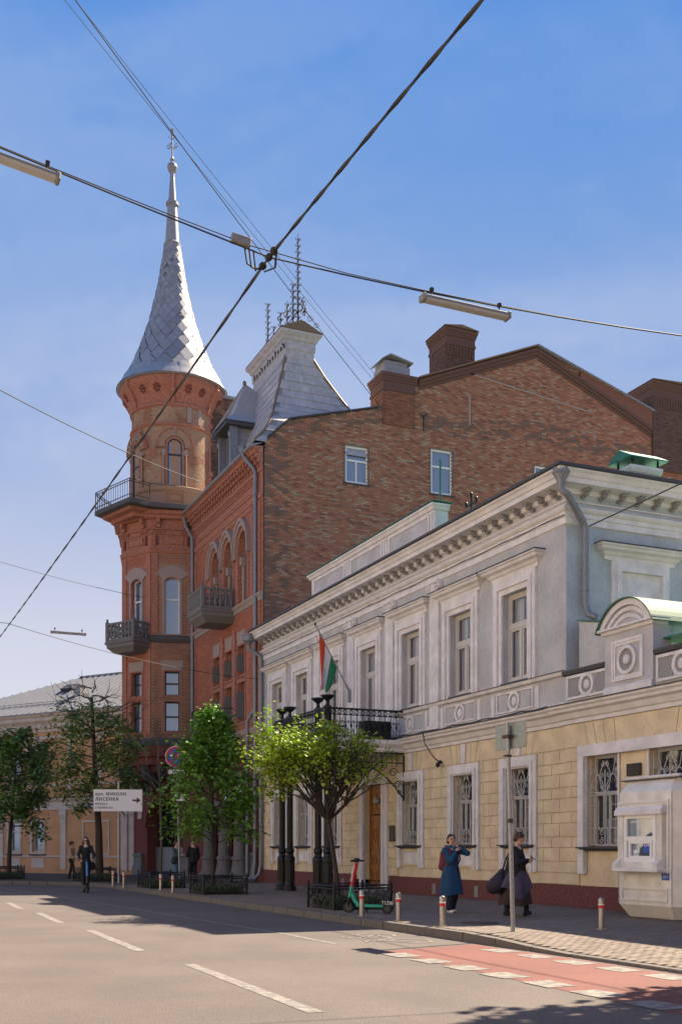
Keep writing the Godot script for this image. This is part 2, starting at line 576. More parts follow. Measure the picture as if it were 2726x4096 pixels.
func build_ground():
	var b := B.new()
	b.quad(Vector3(-260, 0, 120), Vector3(260, 0, 120), Vector3(260, 0, -320), Vector3(-260, 0, -320))
	structure("road", b, MT.asphalt)
	# pavement sheet: a fine grid near, following the dropped kerb
	b = B.new()
	var kp := kerb_path()
	for i in 60:
		for j in 16:
			var z0 := 4.0 - i * .8; var z1 := z0 - .8
			var x0 := 9.44 + j * .5; var x1 := x0 + .5
			if z1 < -43.5: continue
			b.quad(Vector3(x0, pave_y(x0, z0) - .025, z0), Vector3(x1, pave_y(x1, z0) - .025, z0), Vector3(x1, pave_y(x1, z1) - .025, z1), Vector3(x0, pave_y(x0, z1) - .025, z1))
	var zl := 4.0 - 59 * .8 + .0
	var poly := [Vector2(9.44, -42.4), Vector2(9.44, -43.2), Vector2(9.28, -44.65), Vector2(8.82, -45.98), Vector2(8.12, -47.18), Vector2(6.12, -49.8), Vector2(-5.9, -66.1), Vector2(-39.9, -110), Vector2(30, -110), Vector2(30, -42.4)]
	var pp := PackedVector2Array()
	for q in poly: pp.append(Vector2(q.x, -q.y))
	b.prism(pp, 0.0, .128, Transform3D(Basis(Vector3.RIGHT, -PI / 2), Vector3.ZERO))
	structure("pavement", b, MT.pavebase)
	structure("unseen_yard_ground", B.new().box(17.45, -.2, -44, 60, .12, 20), MT.yardbounce)  # unseen behind the mansion; its pale floor is added fill light for the gable
	# kerb stones
	var kb := thing("kerb", "grey granite kerb of long stones edging the pavement", "kerb", Vector3(9.3, 0, -20))
	var stone := B.new().cbox(-.485, -.1, -.075, .485, .145, .075, .012).mesh()
	var low := B.new().cbox(-.485, -.1, -.075, .485, .045, .075, .012).mesh()
	var acc := 0.0
	for i in kp.size() - 1:
		var a: Vector2 = kp[i]; var c: Vector2 = kp[i + 1]
		var ln := a.distance_to(c)
		var t := .5 - acc
		while t < ln:
			var p := a.lerp(c, t / ln)
			if p.y < -72: break
			var dir := (c - a).normalized()
			var yaw := atan2(-dir.y, dir.x)
			var T := at(p.x + .075 * 0.0, 0, p.y, yaw)
			var m: Mesh = stone
			if p.y > -12.6: m = low
			elif p.y > -16.6:
				# stones that slope down to the crossing; local +x points away from the viewer here
				var ha := pave_y(9.4, p.y + .5) + .006; var hb := pave_y(9.4, p.y - .5) + .006
				var sb := B.new()
				sb.prism(PackedVector2Array([Vector2(-.485, -.1), Vector2(.485, -.1), Vector2(.485, hb), Vector2(-.485, ha)]), -.075, .075)
				m = sb.mesh()
			if p.y < 0: part(kb, "kerb_stone", m, MT.kerb, T)
			t += 1.0
		acc = fmod(ln + acc - .5, 1.0) + .5
		acc = fmod(acc, 1.0)
	# paving blocks
	var pm := B.new().cbox(-.096, -.06, -.046, .096, 0, .046, .006).mesh()
	var xf := []; var cols := []
	var pv := thing("block_paving", "reddish grey concrete block paving in front of the mansion", "paving", Vector3(12, 0, -18))
	var single := 0
	var nz := FastNoiseLite.new(); nz.frequency = .4; nz.seed = 77
	var j := 0
	var zz := -8.0
	while zz > -42.3:
		var x := 9.47 + (.1 if j % 2 == 0 else 0.0)
		while x < 15.5:
			var y := pave_y(x + .1, zz) + rng.randf_range(-.002, .002)
			var e := .05
			var sx := (pave_y(x + .15, zz) - pave_y(x + .05, zz)) / .1
			var sz := (pave_y(x + .1, zz + e) - pave_y(x + .1, zz - e)) / (2 * e)
			var up := Vector3(-sx, 1, -sz).normalized()
			var bx := Vector3(1, sx, 0).normalized()
			var T := Transform3D(Basis(bx, up, bx.cross(up)), Vector3(x + .1, y, zz))
			var px := nz.get_noise_2d(x, zz)
			if zz < -10.6 and zz > -13.2 and single < 300 and x < 13.0 and rng.randf() < .75:
				part(pv, "paving_block", pm, MT["paver%d" % (rng.randi() % 4)], T); single += 1
			else:
				xf.append(T)
				var f := .24 + .04 * px + rng.randf_range(-.045, .045)
				cols.append(Color(f, f * .80, f * .68))
			x += .2
		zz -= .1
		j += 1
	multi(pv, "paving_blocks", pm, MT.paver, xf, cols)
	# far pavement keeps the same surface
	# manhole
	var mh := thing("manhole_cover", "round iron manhole cover set in the block paving", "manhole cover", Vector3(10.69, .14, -17.92))
	part(mh, "cover", B.new().lathe(pairs([.0, .13, .30, .13, .30, .146, .28, .152, .0, .152]), 28), MT.rustiron, at(10.69, 0, -17.92))
	part(mh, "rim", B.new().lathe(pairs([.31, .13, .36, .13, .36, .149, .31, .149]), 28), MT.iron, at(10.69, 0, -17.92))
	# lane dashes
	for d in [[-36.6, -34.2], [-32.5, -29.0], [-27.0, -23.1], [-20.9, -16.35], [-14.2, -9.55], [-7.5, -3.0]]:
		var o := part(self, "lane_dash", worn_strip(Vector3(4.08, 0, d[0]), Vector3(3.95, 0, d[1]), .17, .004), MT.paint)
		o.set_meta("label", "worn white dash of the centre line on the asphalt"); o.set_meta("category", "road marking"); o.set_meta("group", "centre line dashes")
	var ln2 := B.new()
	var lp := [Vector3(7.08, 0, -16.3), Vector3(7.1, 0, -18.5), Vector3(6.85, 0, -23), Vector3(6.6, 0, -27.1), Vector3(6.25, 0, -33), Vector3(5.4, 0, -45.4), Vector3(2, 0, -51)]
	for i in lp.size() - 1: ln2.add(worn_strip(lp[i], lp[i + 1], .10, .004))
	var lo := part(self, "cycle_lane_line", ln2, MT.paint)
	lo.set_meta("label", "thin white line dividing the cycle lane from the road"); lo.set_meta("category", "road marking")
	# red cycle crossing
	b = B.new()
	var e0 := [Vector2(7.22, -14.85), Vector2(9.05, -15.35), Vector2(9.1, -13), Vector2(9.05, 3), Vector2(6.75, 3), Vector2(7.0, -10)]
	var ep := PackedVector2Array()
	for q in e0: ep.append(Vector2(q.x, -q.y))
	b.prism(ep, .001, .004, Transform3D(Basis(Vector3.RIGHT, -PI / 2), Vector3.ZERO))
	var rc := part(self, "red_cycle_crossing", b, MT.paintred)
	rc.set_meta("label", "red painted cycle crossing along the kerb"); rc.set_meta("category", "road marking")
	for k in 13:
		var z := -14.2 + k * .925
		var o := part(self, "crossing_square", worn_strip(Vector3(7.19 - k * .008, 0, z - .29), Vector3(7.19 - k * .008, 0, z + .29), .40, .008), MT.paint)
		o.set_meta("label", "white square along the roadward edge of the red crossing"); o.set_meta("category", "road marking"); o.set_meta("group", "roadward squares of the red crossing")
		o = part(self, "crossing_square", worn_strip(Vector3(8.83, 0, z - .29), Vector3(8.83, 0, z + .29), .36, .008), MT.paint)
		o.set_meta("label", "white square along the kerbward edge of the red crossing"); o.set_meta("category", "road marking"); o.set_meta("group", "kerbward squares of the red crossing")
	# bicycle symbol
	b = B.new()
	var R := Transform3D(Basis(Vector3.RIGHT, -PI / 2), Vector3.ZERO)
	var sy := B.new()
	var bt := func(p: Vector2, q: Vector2, w: float): 
		var nn := Vector2(-(q - p).y, (q - p).x).normalized() * w
		sy.quad(Vector3(p.x + nn.x, p.y + nn.y, 0), Vector3(p.x - nn.x, p.y - nn.y, 0), Vector3(q.x - nn.x, q.y - nn.y, 0), Vector3(q.x + nn.x, q.y + nn.y, 0))
	for c in [Vector2(-.62, 0), Vector2(.62, 0)]:
		for i in 20:
			var p := TAU * i / 20; var q := TAU * (i + 1) / 20
			sy.quad(Vector3(c.x + cos(p) * .33, c.y + sin(p) * .33, 0), Vector3(c.x + cos(p) * .40, c.y + sin(p) * .40, 0), Vector3(c.x + cos(q) * .40, c.y + sin(q) * .40, 0), Vector3(c.x + cos(q) * .33, c.y + sin(q) * .33, 0))
	for s in [[-.62, 0, -.3, .62], [-.3, .62, .42, .62], [-.3, .62, .0, .0], [0, 0, .42, .62], [-.62, 0, 0, 0], [.62, 0, .36, .85], [.36, .85, .6, .9], [-.34, .7, -.42, .8], [-.55, .8, -.25, .8]]:
		bt.call(Vector2(s[0], s[1]), Vector2(s[2], s[3]), .035)
	var S := Transform3D(Basis(Vector3(.02, 0, 1.05), Vector3(-.85, 0, 0), Vector3(0, 1, 0)), Vector3(8.45, .006, -17.0))
	var bs := part(self, "bicycle_symbol", B.new().add(sy, S).face_up(), MT.paint)
	bs.set_meta("label", "white painted bicycle symbol on the asphalt by the kerb"); bs.set_meta("category", "road marking")

func worn_strip(a: Vector3, c: Vector3, w: float, y: float) -> B:
	var b := B.new()
	var d := (c - a).normalized()
	var s := Vector3(-d.z, 0, d.x) * w / 2
	var n := maxi(1, int(a.distance_to(c) / .22))
	var prev := []
	for i in n + 1:
		var p := a.lerp(c, float(i) / n) + Vector3(0, y, 0)
		var l := p - s * rng.randf_range(.88, 1.05); var r := p + s * rng.randf_range(.88, 1.05)
		if i > 0: 
			b.quad(prev[0], l, r, prev[1])
		prev = [l, r]
	return b.face_up()

var FG := Transform3D(Basis(Vector3.UP, -PI / 2), Vector3(15.7, 0, -43.7))

func fg(x: float, y := 0.0, z := 0.0) -> Transform3D:
	return FG * Transform3D(Basis.IDENTITY, Vector3(x, y, z))

func curtain_mesh(x0: float, x1: float, y0: float, y1: float, z: float, amp := .02) -> B:
	var b := B.new()
	var n := int((x1 - x0) / .035)
	for i in n:
		var a := x0 + (x1 - x0) * i / n; var c := x0 + (x1 - x0) * (i + 1) / n
		var za := z + sin(a * 46.0 + sin(a * 13.0) * 2.0) * amp; var zc := z + sin(c * 46.0 + sin(c * 13.0) * 2.0) * amp
		b.quad(Vector3(a, y0, za), Vector3(c, y0, zc), Vector3(c, y1, zc), Vector3(a, y1, za))
	return b

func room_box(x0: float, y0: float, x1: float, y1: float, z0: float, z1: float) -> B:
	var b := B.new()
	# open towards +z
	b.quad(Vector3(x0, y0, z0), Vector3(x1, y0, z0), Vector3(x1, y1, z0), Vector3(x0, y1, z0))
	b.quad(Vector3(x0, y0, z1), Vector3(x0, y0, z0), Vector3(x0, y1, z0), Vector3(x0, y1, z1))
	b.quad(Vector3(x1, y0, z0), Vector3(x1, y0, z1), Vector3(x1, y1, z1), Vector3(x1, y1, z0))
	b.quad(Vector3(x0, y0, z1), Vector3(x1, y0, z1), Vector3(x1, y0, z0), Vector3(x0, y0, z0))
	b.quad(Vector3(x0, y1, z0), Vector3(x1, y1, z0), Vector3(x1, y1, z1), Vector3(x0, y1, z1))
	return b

# scrolled window grille, 1.1 wide and 2.0 high, in local x,y from its centre bottom
func grille_mesh() -> B:
	var b := B.new()
	var u := Vector3.RIGHT; var w := Vector3.UP
	var r := .011
	for y in [.05, .42, 1.18, 1.24]: b.tube([Vector3(-.53, y, 0), Vector3(.53, y, 0)], r, -1, 5)
	for x in [-.53, .53]: b.tube([Vector3(x, 0, 0), Vector3(x, 2.0, 0)], r, -1, 5)
	b.tube([Vector3(0, 0, 0), Vector3(0, 1.75, 0)], r * 1.4, -1, 5)
	for s: float in [-1.0, 1.0]:
		var pts := []
		for i in 9:
			var t := PI * i / 8.0
			pts.append(Vector3(s * (.145 + .09 * cos(PI - t)) + s * .0, .48 - .12 * sin(t), 0))
		b.tube([Vector3(s * .055, 1.16, 0), Vector3(s * .055, .48, 0)] + pts + [Vector3(s * .235, .48, 0), Vector3(s * .235, 1.05, 0)], r, -1, 5)
		b.tube([Vector3(s * .39, .1, 0), Vector3(s * .39, 1.16, 0)], r, -1, 5)
		for y in [.62, .95]: b.tube([Vector3(s * .235, y, 0), Vector3(s * .53, y, 0)], r * .8, -1, 5)
		# lyre on top
		pts = []
		for i in 13:
			var t := float(i) / 12
			pts.append(Vector3(s * (.03 + .19 * sin(PI * t) * (1 - .25 * t)), 1.25 + .68 * t, 0))
		b.tube(pts, r, -1, 5)
		b.tube(spiral(Vector3(s * .09, 1.88, 0), .075, PI / 2, s * 1.3, u, w), r, r * .7, 5)
		pts = []
		for i in 11:
			var t := float(i) / 10
			pts.append(Vector3(s * (.05 + .44 * t), 1.38 + .26 * sin(PI * t * .95), 0))
		b.tube(pts, r, -1, 5)
		b.tube(spiral(Vector3(s * .44, 1.74, 0), .085, -PI / 2, s * 1.25, u, w), r, r * .7, 5)
		b.tube(spiral(Vector3(s * .44, 1.38, 0), .075, PI / 2, -s * 1.25, u, w), r, r * .7, 5)
		b.tube(spiral(Vector3(s * .13, 1.34, 0), .07, -PI / 2, -s * 1.25, u, w), r, r * .7, 5)
		b.tube(spiral(Vector3(s * .12, 1.62, 0), .06, PI / 2, s * 1.25, u, w), r, r * .7, 5)
		b.tube([Vector3(s * .53, 1.8, 0), Vector3(s * .36, 1.95, 0), Vector3(s * .3, 1.7, 0), Vector3(s * .12, 1.5, 0)], r, -1, 5)
		for q in [[.42, .32], [.14, .32], [.42, .14], [.14, .14]]:
			b.tube(spiral(Vector3(s * q[0], q[1], 0), .075, PI / 2, s * 1.2, u, w), r, r * .7, 5)
	return b

# profile of a cornice from (out,y) pairs
func build_grey_mansion():
	var W := 21.4
	var DP := 12.0
	var t := thing("grey_mansion", "two-storey mansion, grey stucco above yellow rusticated ground floor, with balcony portico", "building", Vector3(15.7, 0, -33))
	var uc := [1.75, 4.4, 7.3, 10.3, 13.34, 16.37, 19.17]
	var gc := [1.95, 4.58, 7.28, -1, 13.33, 16.55, 19.33]
	# holes
	var hu := []
	for i in 7: hu.append([uc[i] - .6, (5.02 if i in [2, 3] else 5.86), uc[i] + .6, 8.16, 0])
	var hg := []
	for i in 7:
		if gc[i] > 0: hg.append([gc[i] - .56, 1.62, gc[i] + .56, 3.64, 0])
	hg.append([10.0, .14, 11.4, 3.62, 0])
	part(t, "upper_wall", wall(0, 4.9, W, 10.3, hu, .3), MT.grey, FG)
	part(t, "lower_wall", wall(0, .5, W, 4.5, hg, .3), MT.yellow, fg(0, 0, -.02))
	var gp := B.new()
	gp.box(0, 0, -.3, 9.3, .66, .05); gp.box(11.9, 0, -.3, W, .66, .05)
	part(t, "plinth", gp, MT.plinth, FG)
	for x in [2.6, 5.9, 8.3, 14.9, 17.3]:
		part(t, "air_vent", frame(x - .11, .2, x + .11, .5, .02, .05, .065).box(x - .09, .22, .05, x + .09, .48, .056), MT.galv, FG)
	# other walls and roof
	var sh := B.new()
	sh.quad(Vector3(W, 0, 0), Vector3(W, 0, -DP), Vector3(W, 4.6, -DP), Vector3(W, 4.6, 0))
	sh.quad(Vector3(W, 4.6, 0), Vector3(W, 4.6, -DP), Vector3(W, 10.3, -DP), Vector3(W, 10.3, 0))
	sh.quad(Vector3(0, 0, -DP), Vector3(0, 0, 0), Vector3(0, 10.3, 0), Vector3(0, 10.3, -DP))
	sh.quad(Vector3(W, 0, -DP), Vector3(0, 0, -DP), Vector3(0, 10.3, -DP), Vector3(W, 10.3, -DP))
	part(t, "side_wall", sh, MT.sidewall, FG)
	# floor between storeys keeps the rooms dark
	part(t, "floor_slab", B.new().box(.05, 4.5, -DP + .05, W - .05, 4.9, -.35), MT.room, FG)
	var rf := B.new()
	var e := .62
	var r0 := [Vector3(-.02, 10.52, e), Vector3(W + e, 10.52, e), Vector3(W + e, 10.52, -DP), Vector3(-.02, 10.52, -DP)]
	var rg := [Vector3(0, 12.9, -6), Vector3(W - 5.5, 12.9, -6)]
	rf.quad(r0[0], r0[1], rg[1], rg[0]); rf.tri(r0[1], r0[2], rg[1]); rf.quad(r0[2], r0[3], rg[0], rg[1]); rf.tri(r0[3], r0[0], rg[0])
	rf.box(-.02, 10.49, -DP, W + e, 10.518, e)
	part(t, "roof", rf, MT.greenroof, FG)
	# roof edge flashing, slightly ragged
	var path := [Vector2(0, 0), Vector2(W, 0), Vector2(W, -DP)]
	part(t, "roof_edge", B.new().sweep(pairs([.60, 10.45, .66, 10.47, .66, 10.535, .30, 10.60]), path), MT.leadroof, FG)
	# top cornice
	part(t, "cornice", B.new().sweep(pairs([0, 10.02, .1, 10.04, .12, 10.14, .46, 10.16, .46, 10.27, .50, 10.29, .54, 10.37, .60, 10.41, .60, 10.49, 0, 10.49]), path), MT.trim, FG)
	part(t, "entablature", B.new().sweep(pairs([0, 9.30, .05, 9.32, .05, 9.47, .08, 9.48, .08, 9.58, .13, 9.61, .17, 9.66, .17, 9.70, 0, 9.75]), path), MT.trim, FG)
	part(t, "frieze_fillet", B.new().sweep(pairs([0, 9.84, .05, 9.85, .05, 9.88, 0, 9.89]), path), MT.trim, FG)
	# modillions
	var md := B.new()
	md.prism(V2([0, 0, .1, .03, .2, .1, .33, .14, .33, .2, 0, .2]), -.07, .07, Transform3D(Basis(Vector3(0, 0, 1), Vector3(0, 1, 0), Vector3(-1, 0, 0)), Vector3.ZERO))
	md.box(-.09, .2, 0, .09, .235, .36)
	md.ball(Vector3(0, .07, .22), Vector3(.075, .055, .075), 8, 5)
	md.ball(Vector3(0, .0, .08), Vector3(.06, .05, .07), 8, 5)
	var mdm := B.new().add(md, Transform3D(Basis.from_scale(Vector3(.85, .8, .9)), Vector3(0, .045, 0))).mesh()
	for i in 40:
		part(t, "modillion", mdm, MT.modillion, fg(.27 + i * .535, 9.925, .01))
	for i in 12:
		part(t, "modillion", mdm, MT.modillion, FG * Transform3D(Basis(Vector3.UP, PI / 2), Vector3(W + .01, 9.925, -.45 - i * .535)))
	# storey band between yellow and grey
	var bandp := pairs([0, 4.46, .05, 4.47, .05, 4.56, .10, 4.58, .14, 4.66, .16, 4.70, .26, 4.74, .28, 4.80, .34, 4.84, .34, 4.90, 0, 4.97])
	part(t, "storey_band", B.new().sweep(bandp, [Vector2(0, 0), Vector2(W, 0)]), MT.trim, FG)
	part(t, "band_flashing", B.new().sweep(pairs([.30, 4.895, .37, 4.885, .37, 4.915, 0, 4.985]), [Vector2(0, 0), Vector2(W, 0)]), MT.leadroof, FG)
	# ledge under the upper windows
	for sg in [[0, 5.6], [12.35, W]]:
		part(t, "sill_ledge", B.new().sweep(pairs([0, 5.66, .10, 5.68, .13, 5.73, .13, 5.77, 0, 5.79]), [Vector2(sg[0], 0), Vector2(sg[1], 0)]), MT.trim, FG)
		part(t, "ledge_flashing", B.new().sweep(pairs([.12, 5.768, .15, 5.762, .15, 5.785, 0, 5.80]), [Vector2(sg[0], 0), Vector2(sg[1], 0)]), MT.leadroof, FG)
	# upper windows
	var sur := frame(-1.0, 5.80, 1.0, 8.56, .14, 0, .07, 0.0)
	sur.add(frame(-.86, 5.80, .86, 8.42, .12, 0, .11, 0.0))
	sur.add(frame(-.74, 5.80, .74, 8.30, .14, 0, .05, 0.0))
	var surm := sur.mesh()
	var sur_low := frame(-1.0, 4.98, 1.0, 8.56, .14, 0, .07, 0.0)
	sur_low.add(frame(-.86, 4.98, .86, 8.42, .12, 0, .11, 0.0))
	sur_low.add(frame(-.74, 4.98, .74, 8.30, .14, 0, .05, 0.0))
	var hood := B.new().sweep(pairs([0, 8.57, .04, 8.57, .05, 8.66, .10, 8.69, .14, 8.75, .24, 8.79, .26, 8.85, .31, 8.87, .31, 8.92, 0, 8.95]), [Vector2(-1.04, -.02), Vector2(-1.04, 0), Vector2(1.04, 0), Vector2(1.04, -.02)]).mesh()
	var hoodcap := B.new().sweep(pairs([.28, 8.918, .33, 8.91, .33, 8.94, 0, 8.97]), [Vector2(-1.04, -.02), Vector2(-1.04, 0), Vector2(1.04, 0), Vector2(1.04, -.02)]).mesh()
	for i in 7:
		var lowdoor: bool = i in [2, 3]
		var y0 := 5.02 if lowdoor else 5.86
		var T := fg(uc[i])
		var w := part(t, "window", sur_low if lowdoor else surm, MT.trim, T)
		part(w, "hood", hood, MT.trim, T)
		part(w, "hood_flashing", hoodcap, MT.leadroof, T)
		var fr := frame(-.6, y0, .6, 8.16, .075, -.26, -.17, .09)
		fr.box(-.525, 7.26, -.26, .525, 7.37, -.165)
		fr.box(-.045, y0 + .09, -.26, .045, 7.26, -.168)
		fr.add(frame(-.525, y0 + .09, -.045, 7.26, .055, -.25, -.19))
		fr.add(frame(.045, y0 + .09, .525, 7.26, .055, -.25, -.19))
		fr.add(frame(-.525, 7.37, .525, 8.085, .05, -.25, -.19))
		part(w, "frame", fr, MT.winframe, T)
		for p in [[-.47, y0 + .145, -.1, 7.205], [.1, y0 + .145, .47, 7.205], [-.475, 7.42, .475, 8.035]]:
			part(w, "pane", B.new().box(p[0] - .01, p[1] - .01, -.225, p[2] + .01, p[3] + .01, -.219), MT.glass, T)
		part(w, "sill", B.new().box(-.64, y0 - .07, -.26, .64, y0 - .02, .06), MT.leadroof, T)
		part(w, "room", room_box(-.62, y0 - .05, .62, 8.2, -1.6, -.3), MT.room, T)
		if i == 3:
			part(w, "curtain", B.new().box(-.55, y0, -.31, .55, 8.1, -.30), MT.curtain, T)
		else:
			part(w, "curtain", curtain_mesh(-.56, -.06 - .1 * (i % 2), y0, 8.1, -.325), MT.curtain, T)
			part(w, "curtain", curtain_mesh(.04 + .1 * (i % 3), .56, y0, 8.1, -.325), MT.curtain, T)
	# apron panels with a ring, under the upper windows
	var pan := frame(-.86, 5.06, .86, 5.60, .05, 0, .05)
	var ring := arc_band(0, 5.33, .19, .27, 0, TAU, 0, .06, 24)
	var bos := B.new().lathe(pairs([.12, 0, .12, .045, .09, .06, 0, .065]), 18, Transform3D(Basis(Vector3.RIGHT, PI / 2), Vector3(0, 5.33, 0)))
	for i in [0, 1, 4, 5, 6]:
		var T := fg(uc[i])
		var a := part(t, "apron_panel", pan, MT.trim, T)
		part(a, "ring", ring, MT.trim, T)
		part(a, "boss", bos, MT.trim, T)
		part(a, "field", B.new().box(-.74, 5.12, 0, -.30, 5.54, .03), MT.grey, T)
		part(a, "field", B.new().box(.30, 5.12, 0, .74, 5.54, .03), MT.grey, T)
		part(a, "end_block", B.new().box(-1.12, 5.04, 0, -.95, 5.60, .045), MT.trim, T)
		part(a, "end_block", B.new().box(.95, 5.04, 0, 1.12, 5.60, .045), MT.trim, T)
	part(t, "base_fillet", B.new().sweep(pairs([0, 4.97, .05, 4.98, .05, 5.03, 0, 5.04]), [Vector2(12.35, 0), Vector2(W, 0)]), MT.trim, FG)
	# pilasters with scroll capitals
	for z in [-37.7, -34.7, -31.72, -28.75]:
		var x: float = z + 43.7
		var T := fg(x)
		var lo := 5.0
		var pl := part(t, "pilaster", B.new().cbox(-.27, lo + .12, -.05, .27, 9.02, .10, .012), MT.trim, T)
		part(pl, "pilaster_base", B.new().box(-.31, lo, 0, .31, lo + .12, .14), MT.trim, T)
		var cp := B.new()
		cp.box(-.30, 9.02, 0, .30, 9.07, .13)
		cp.box(-.34, 9.27, 0, .34, 9.34, .17)
		cp.box(-.28, 9.07, 0, .28, 9.27, .11)
		for s: float in [-1.0, 1.0]:
			cp.add(B.new().lathe(pairs([0, -.1, .13, -.1, .13, .02, .10, .05, .10, .02, .05, .02, .04, .07, 0, .07]), 14, Transform3D(Basis(Vector3.RIGHT, PI / 2), Vector3(s * .28, 9.16, .12))))
		part(pl, "capital", cp, MT.trim, T)
	# attic parapet with sunk panels
	var ax := [5.9, 9.12, 12.05, 15.2]
	var at_ := part(t, "attic", B.new().box(5.85, 10.5, -.25, 15.2, 11.36, .22), MT.trim, FG)
	part(at_, "attic_coping", B.new().sweep(pairs([0, 11.34, .06, 11.36, .09, 11.44, .14, 11.47, .14, 11.52, 0, 11.55]), [Vector2(5.85, -.25), Vector2(5.85, .22), Vector2(15.2, .22), Vector2(15.2, -.25)]).box(5.85, 11.35, -.25, 15.2, 11.54, .22), MT.trim, FG)
	part(at_, "attic_flashing", B.new().box(5.68, 11.552, -.32, 15.37, 11.575, .37), MT.greenroof, FG)
	for k in 3:
		var a: float = ax[k] + .25; var c: float = ax[k + 1] - .25
		part(at_, "panel", frame(a, 10.72, c, 11.28, .07, .22, .26), MT.trim, FG)
		part(at_, "panel_field", B.new().box(a + .07, 10.79, .22, c - .07, 11.21, .226), MT.grey, FG)
		part(at_, "panel_pier", frame(c + .13, 10.72, c + .37, 11.28, .03, .22, .25), MT.trim, FG)
	part(t, "roof_hatch", B.new().box(7.6, 10.6, -1.6, 12.0, 11.85, -.9), MT.greenroof, FG)
	# side blind window
	var SF := FG * Transform3D(Basis(Vector3.UP, PI / 2), Vector3(W, 0, 0))   # local x runs into the depth, z outward
	var bw := part(t, "blind_window", frame(1.30, 5.6, 3.05, 8.56, .12, 0, .07, 0).add(frame(1.42, 5.6, 2.93, 8.44, .13, 0, .12, 0)), MT.trim, SF)
	part(bw, "blind_panel", B.new().box(1.55, 5.6, 0, 2.80, 8.31, .012), MT.trim, SF)
	part(bw, "hood", hood, MT.trim, SF * at(2.17, 0, 0))
	part(bw, "hood_flashing", hoodcap, MT.leadroof, SF * at(2.17, 0, 0))
	part(bw, "side_shelf", B.new().box(1.2, 8.56, 0, 3.15, 8.60, .05), MT.trim, SF)
	# ground floor windows
	var gs := frame(-.86, .94, .86, 3.88, .15, 0, .06, 0.0)
	gs.add(frame(-.71, .94, .71, 3.73, .11, 0, .10, 0.0))
	gs.add(frame(-.64, 1.62, .64, 3.66, .08, 0, .05, 0.0))
	var gsm := gs.mesh()
	var grm := grille_mesh().mesh()
	for i in 7:
		if gc[i] < 0: continue
		var T := fg(gc[i])
		var w := part(t, "barred_window", gsm, MT.trim, T)
		window_low(w, T, grm, 1.62, 3.64)
		part(w, "apron", frame(-.56, 1.0, .56, 1.5, .06, 0, .035), MT.yellow, T)
		part(w, "apron_panel", B.new().cbox(-.48, 1.06, -.05, .48, 1.43, .03, .01), MT.trim, T)
	# rusticated blocks
	var edges := [0.0]
	var ops := []
	for i in 7: 
		if gc[i] > 0: ops.append([gc[i] - .87, gc[i] + .87, gc[i]])
		else: ops.append([9.55, 11.75, 10.7])
	rusticate(t, ops, 0, W, FG)
	var bnd := [[0.0, 0.0]]
	for o in ops:
		var c: float = o[2]
		bnd += [[c - .78, c - .62], [c - .42, c - .36], [c - .14, c - .12, 1], [c + .14, c + .12], [c + .42, c + .36], [c + .78, c + .62]]
	bnd.append([W, W])
	voussoirs(t, FG, bnd)
	# door
	var T := fg(10.7)
	var dr := part(t, "front_door", frame(-.72, .14, .72, 3.62, .06, -.28, -.16, .02), MT.door, T)
	for s: float in [-1.0, 1.0]:
		var lf := part(dr, "door_leaf", B.new().box(minf(s * .01, s * .66), .16, -.27, maxf(s * .01, s * .66), 2.62, -.20), MT.door, T)
	for s: float in [-1.0, 1.0]:
		for q in [[.3, .85], [.95, 1.35], [1.45, 2.5]]:
			var pn := frame(s * .335 - .24, q[0], s * .335 + .24, q[1], .035, -.2, -.175)
			pn.add(arc_band(s * .335, (q[0] + q[1]) / 2, .12, .16, 0, TAU, -.2, -.165, 16, minf(1.5, (q[1] - q[0]) / .45)))
			part(dr, "door_panel", pn, MT.door, T)
	part(dr, "fanlight", frame(-.66, 2.66, .66, 3.56, .06, -.26, -.19).box(-.6, 2.7, -.26, .6, 3.5, -.225).add(arc_band(0, 3.1, .26, .32, 0, TAU, -.225, -.19, 20, 1.25)), MT.door, T)
	part(dr, "wall_lamp", B.new().lathe(pairs([0, 0, .1, .02, .12, .1, .08, .2, 0, .24]), 12, at(0, 3.0, -.1)), MT.lampglass, T)
	part(dr, "handle", B.new().tube([Vector3(.06, 1.15, -.19), Vector3(.06, 1.15, -.13), Vector3(.06, 1.35, -.13), Vector3(.06, 1.35, -.19)], .012), MT.steel, T)
	part(dr, "door_surround", frame(-1.05, .14, 1.05, 3.95, .2, 0, .06, 0).add(frame(-.87, .14, .87, 3.79, .17, 0, .1, 0)), MT.trim, T)
	part(dr, "room", room_box(-.72, .1, .72, 3.7, -.9, -.3), MT.room, T)
	part(dr, "doorstep", B.new().cbox(-1.2, .05, -.3, 1.2, .22, .45, .02), MT.greystone, T)
	# brass plaque and cable box on the wall
	part(t, "plaque", B.new().cbox(11.92, 1.75, .03, 12.30, 2.26, .06, .006).box(11.97, 1.82, .06, 12.25, 1.9, .063).box(11.97, 1.98, .06, 12.25, 2.2, .063), MT.bronze, FG)
	part(t, "camera_cable", B.new().tube([Vector3(14.78, 4.9, .36), Vector3(14.78, 4.6, .30), Vector3(14.85, 4.2, .04), Vector3(15.25, 4.0, .03)], .02), MT.leadroof, FG)
	part(t, "security_camera", B.new().tube([Vector3(15.3, 4.05, .05), Vector3(15.3, 3.98, .14), Vector3(15.38, 3.95, .22)], .05).ball(Vector3(15.36, 3.94, .18), Vector3(.07, .07, .07)), MT.black, FG)
	part(t, "wall_conduit", B.new().tube([Vector3(14.92, 4.4, .0), Vector3(14.92, .7, .0)], .045), MT.yellow, FG)
	var cb := B.new()
	for k in 2:
		var pts := []
		for i in 40: pts.append(Vector3(i * .55, 9.525 + .012 * sin(i * 1.7 + k) - k * .02, .075 + .005 * k))
		cb.tube(pts, .012, -1, 4)
	var pts2 := []
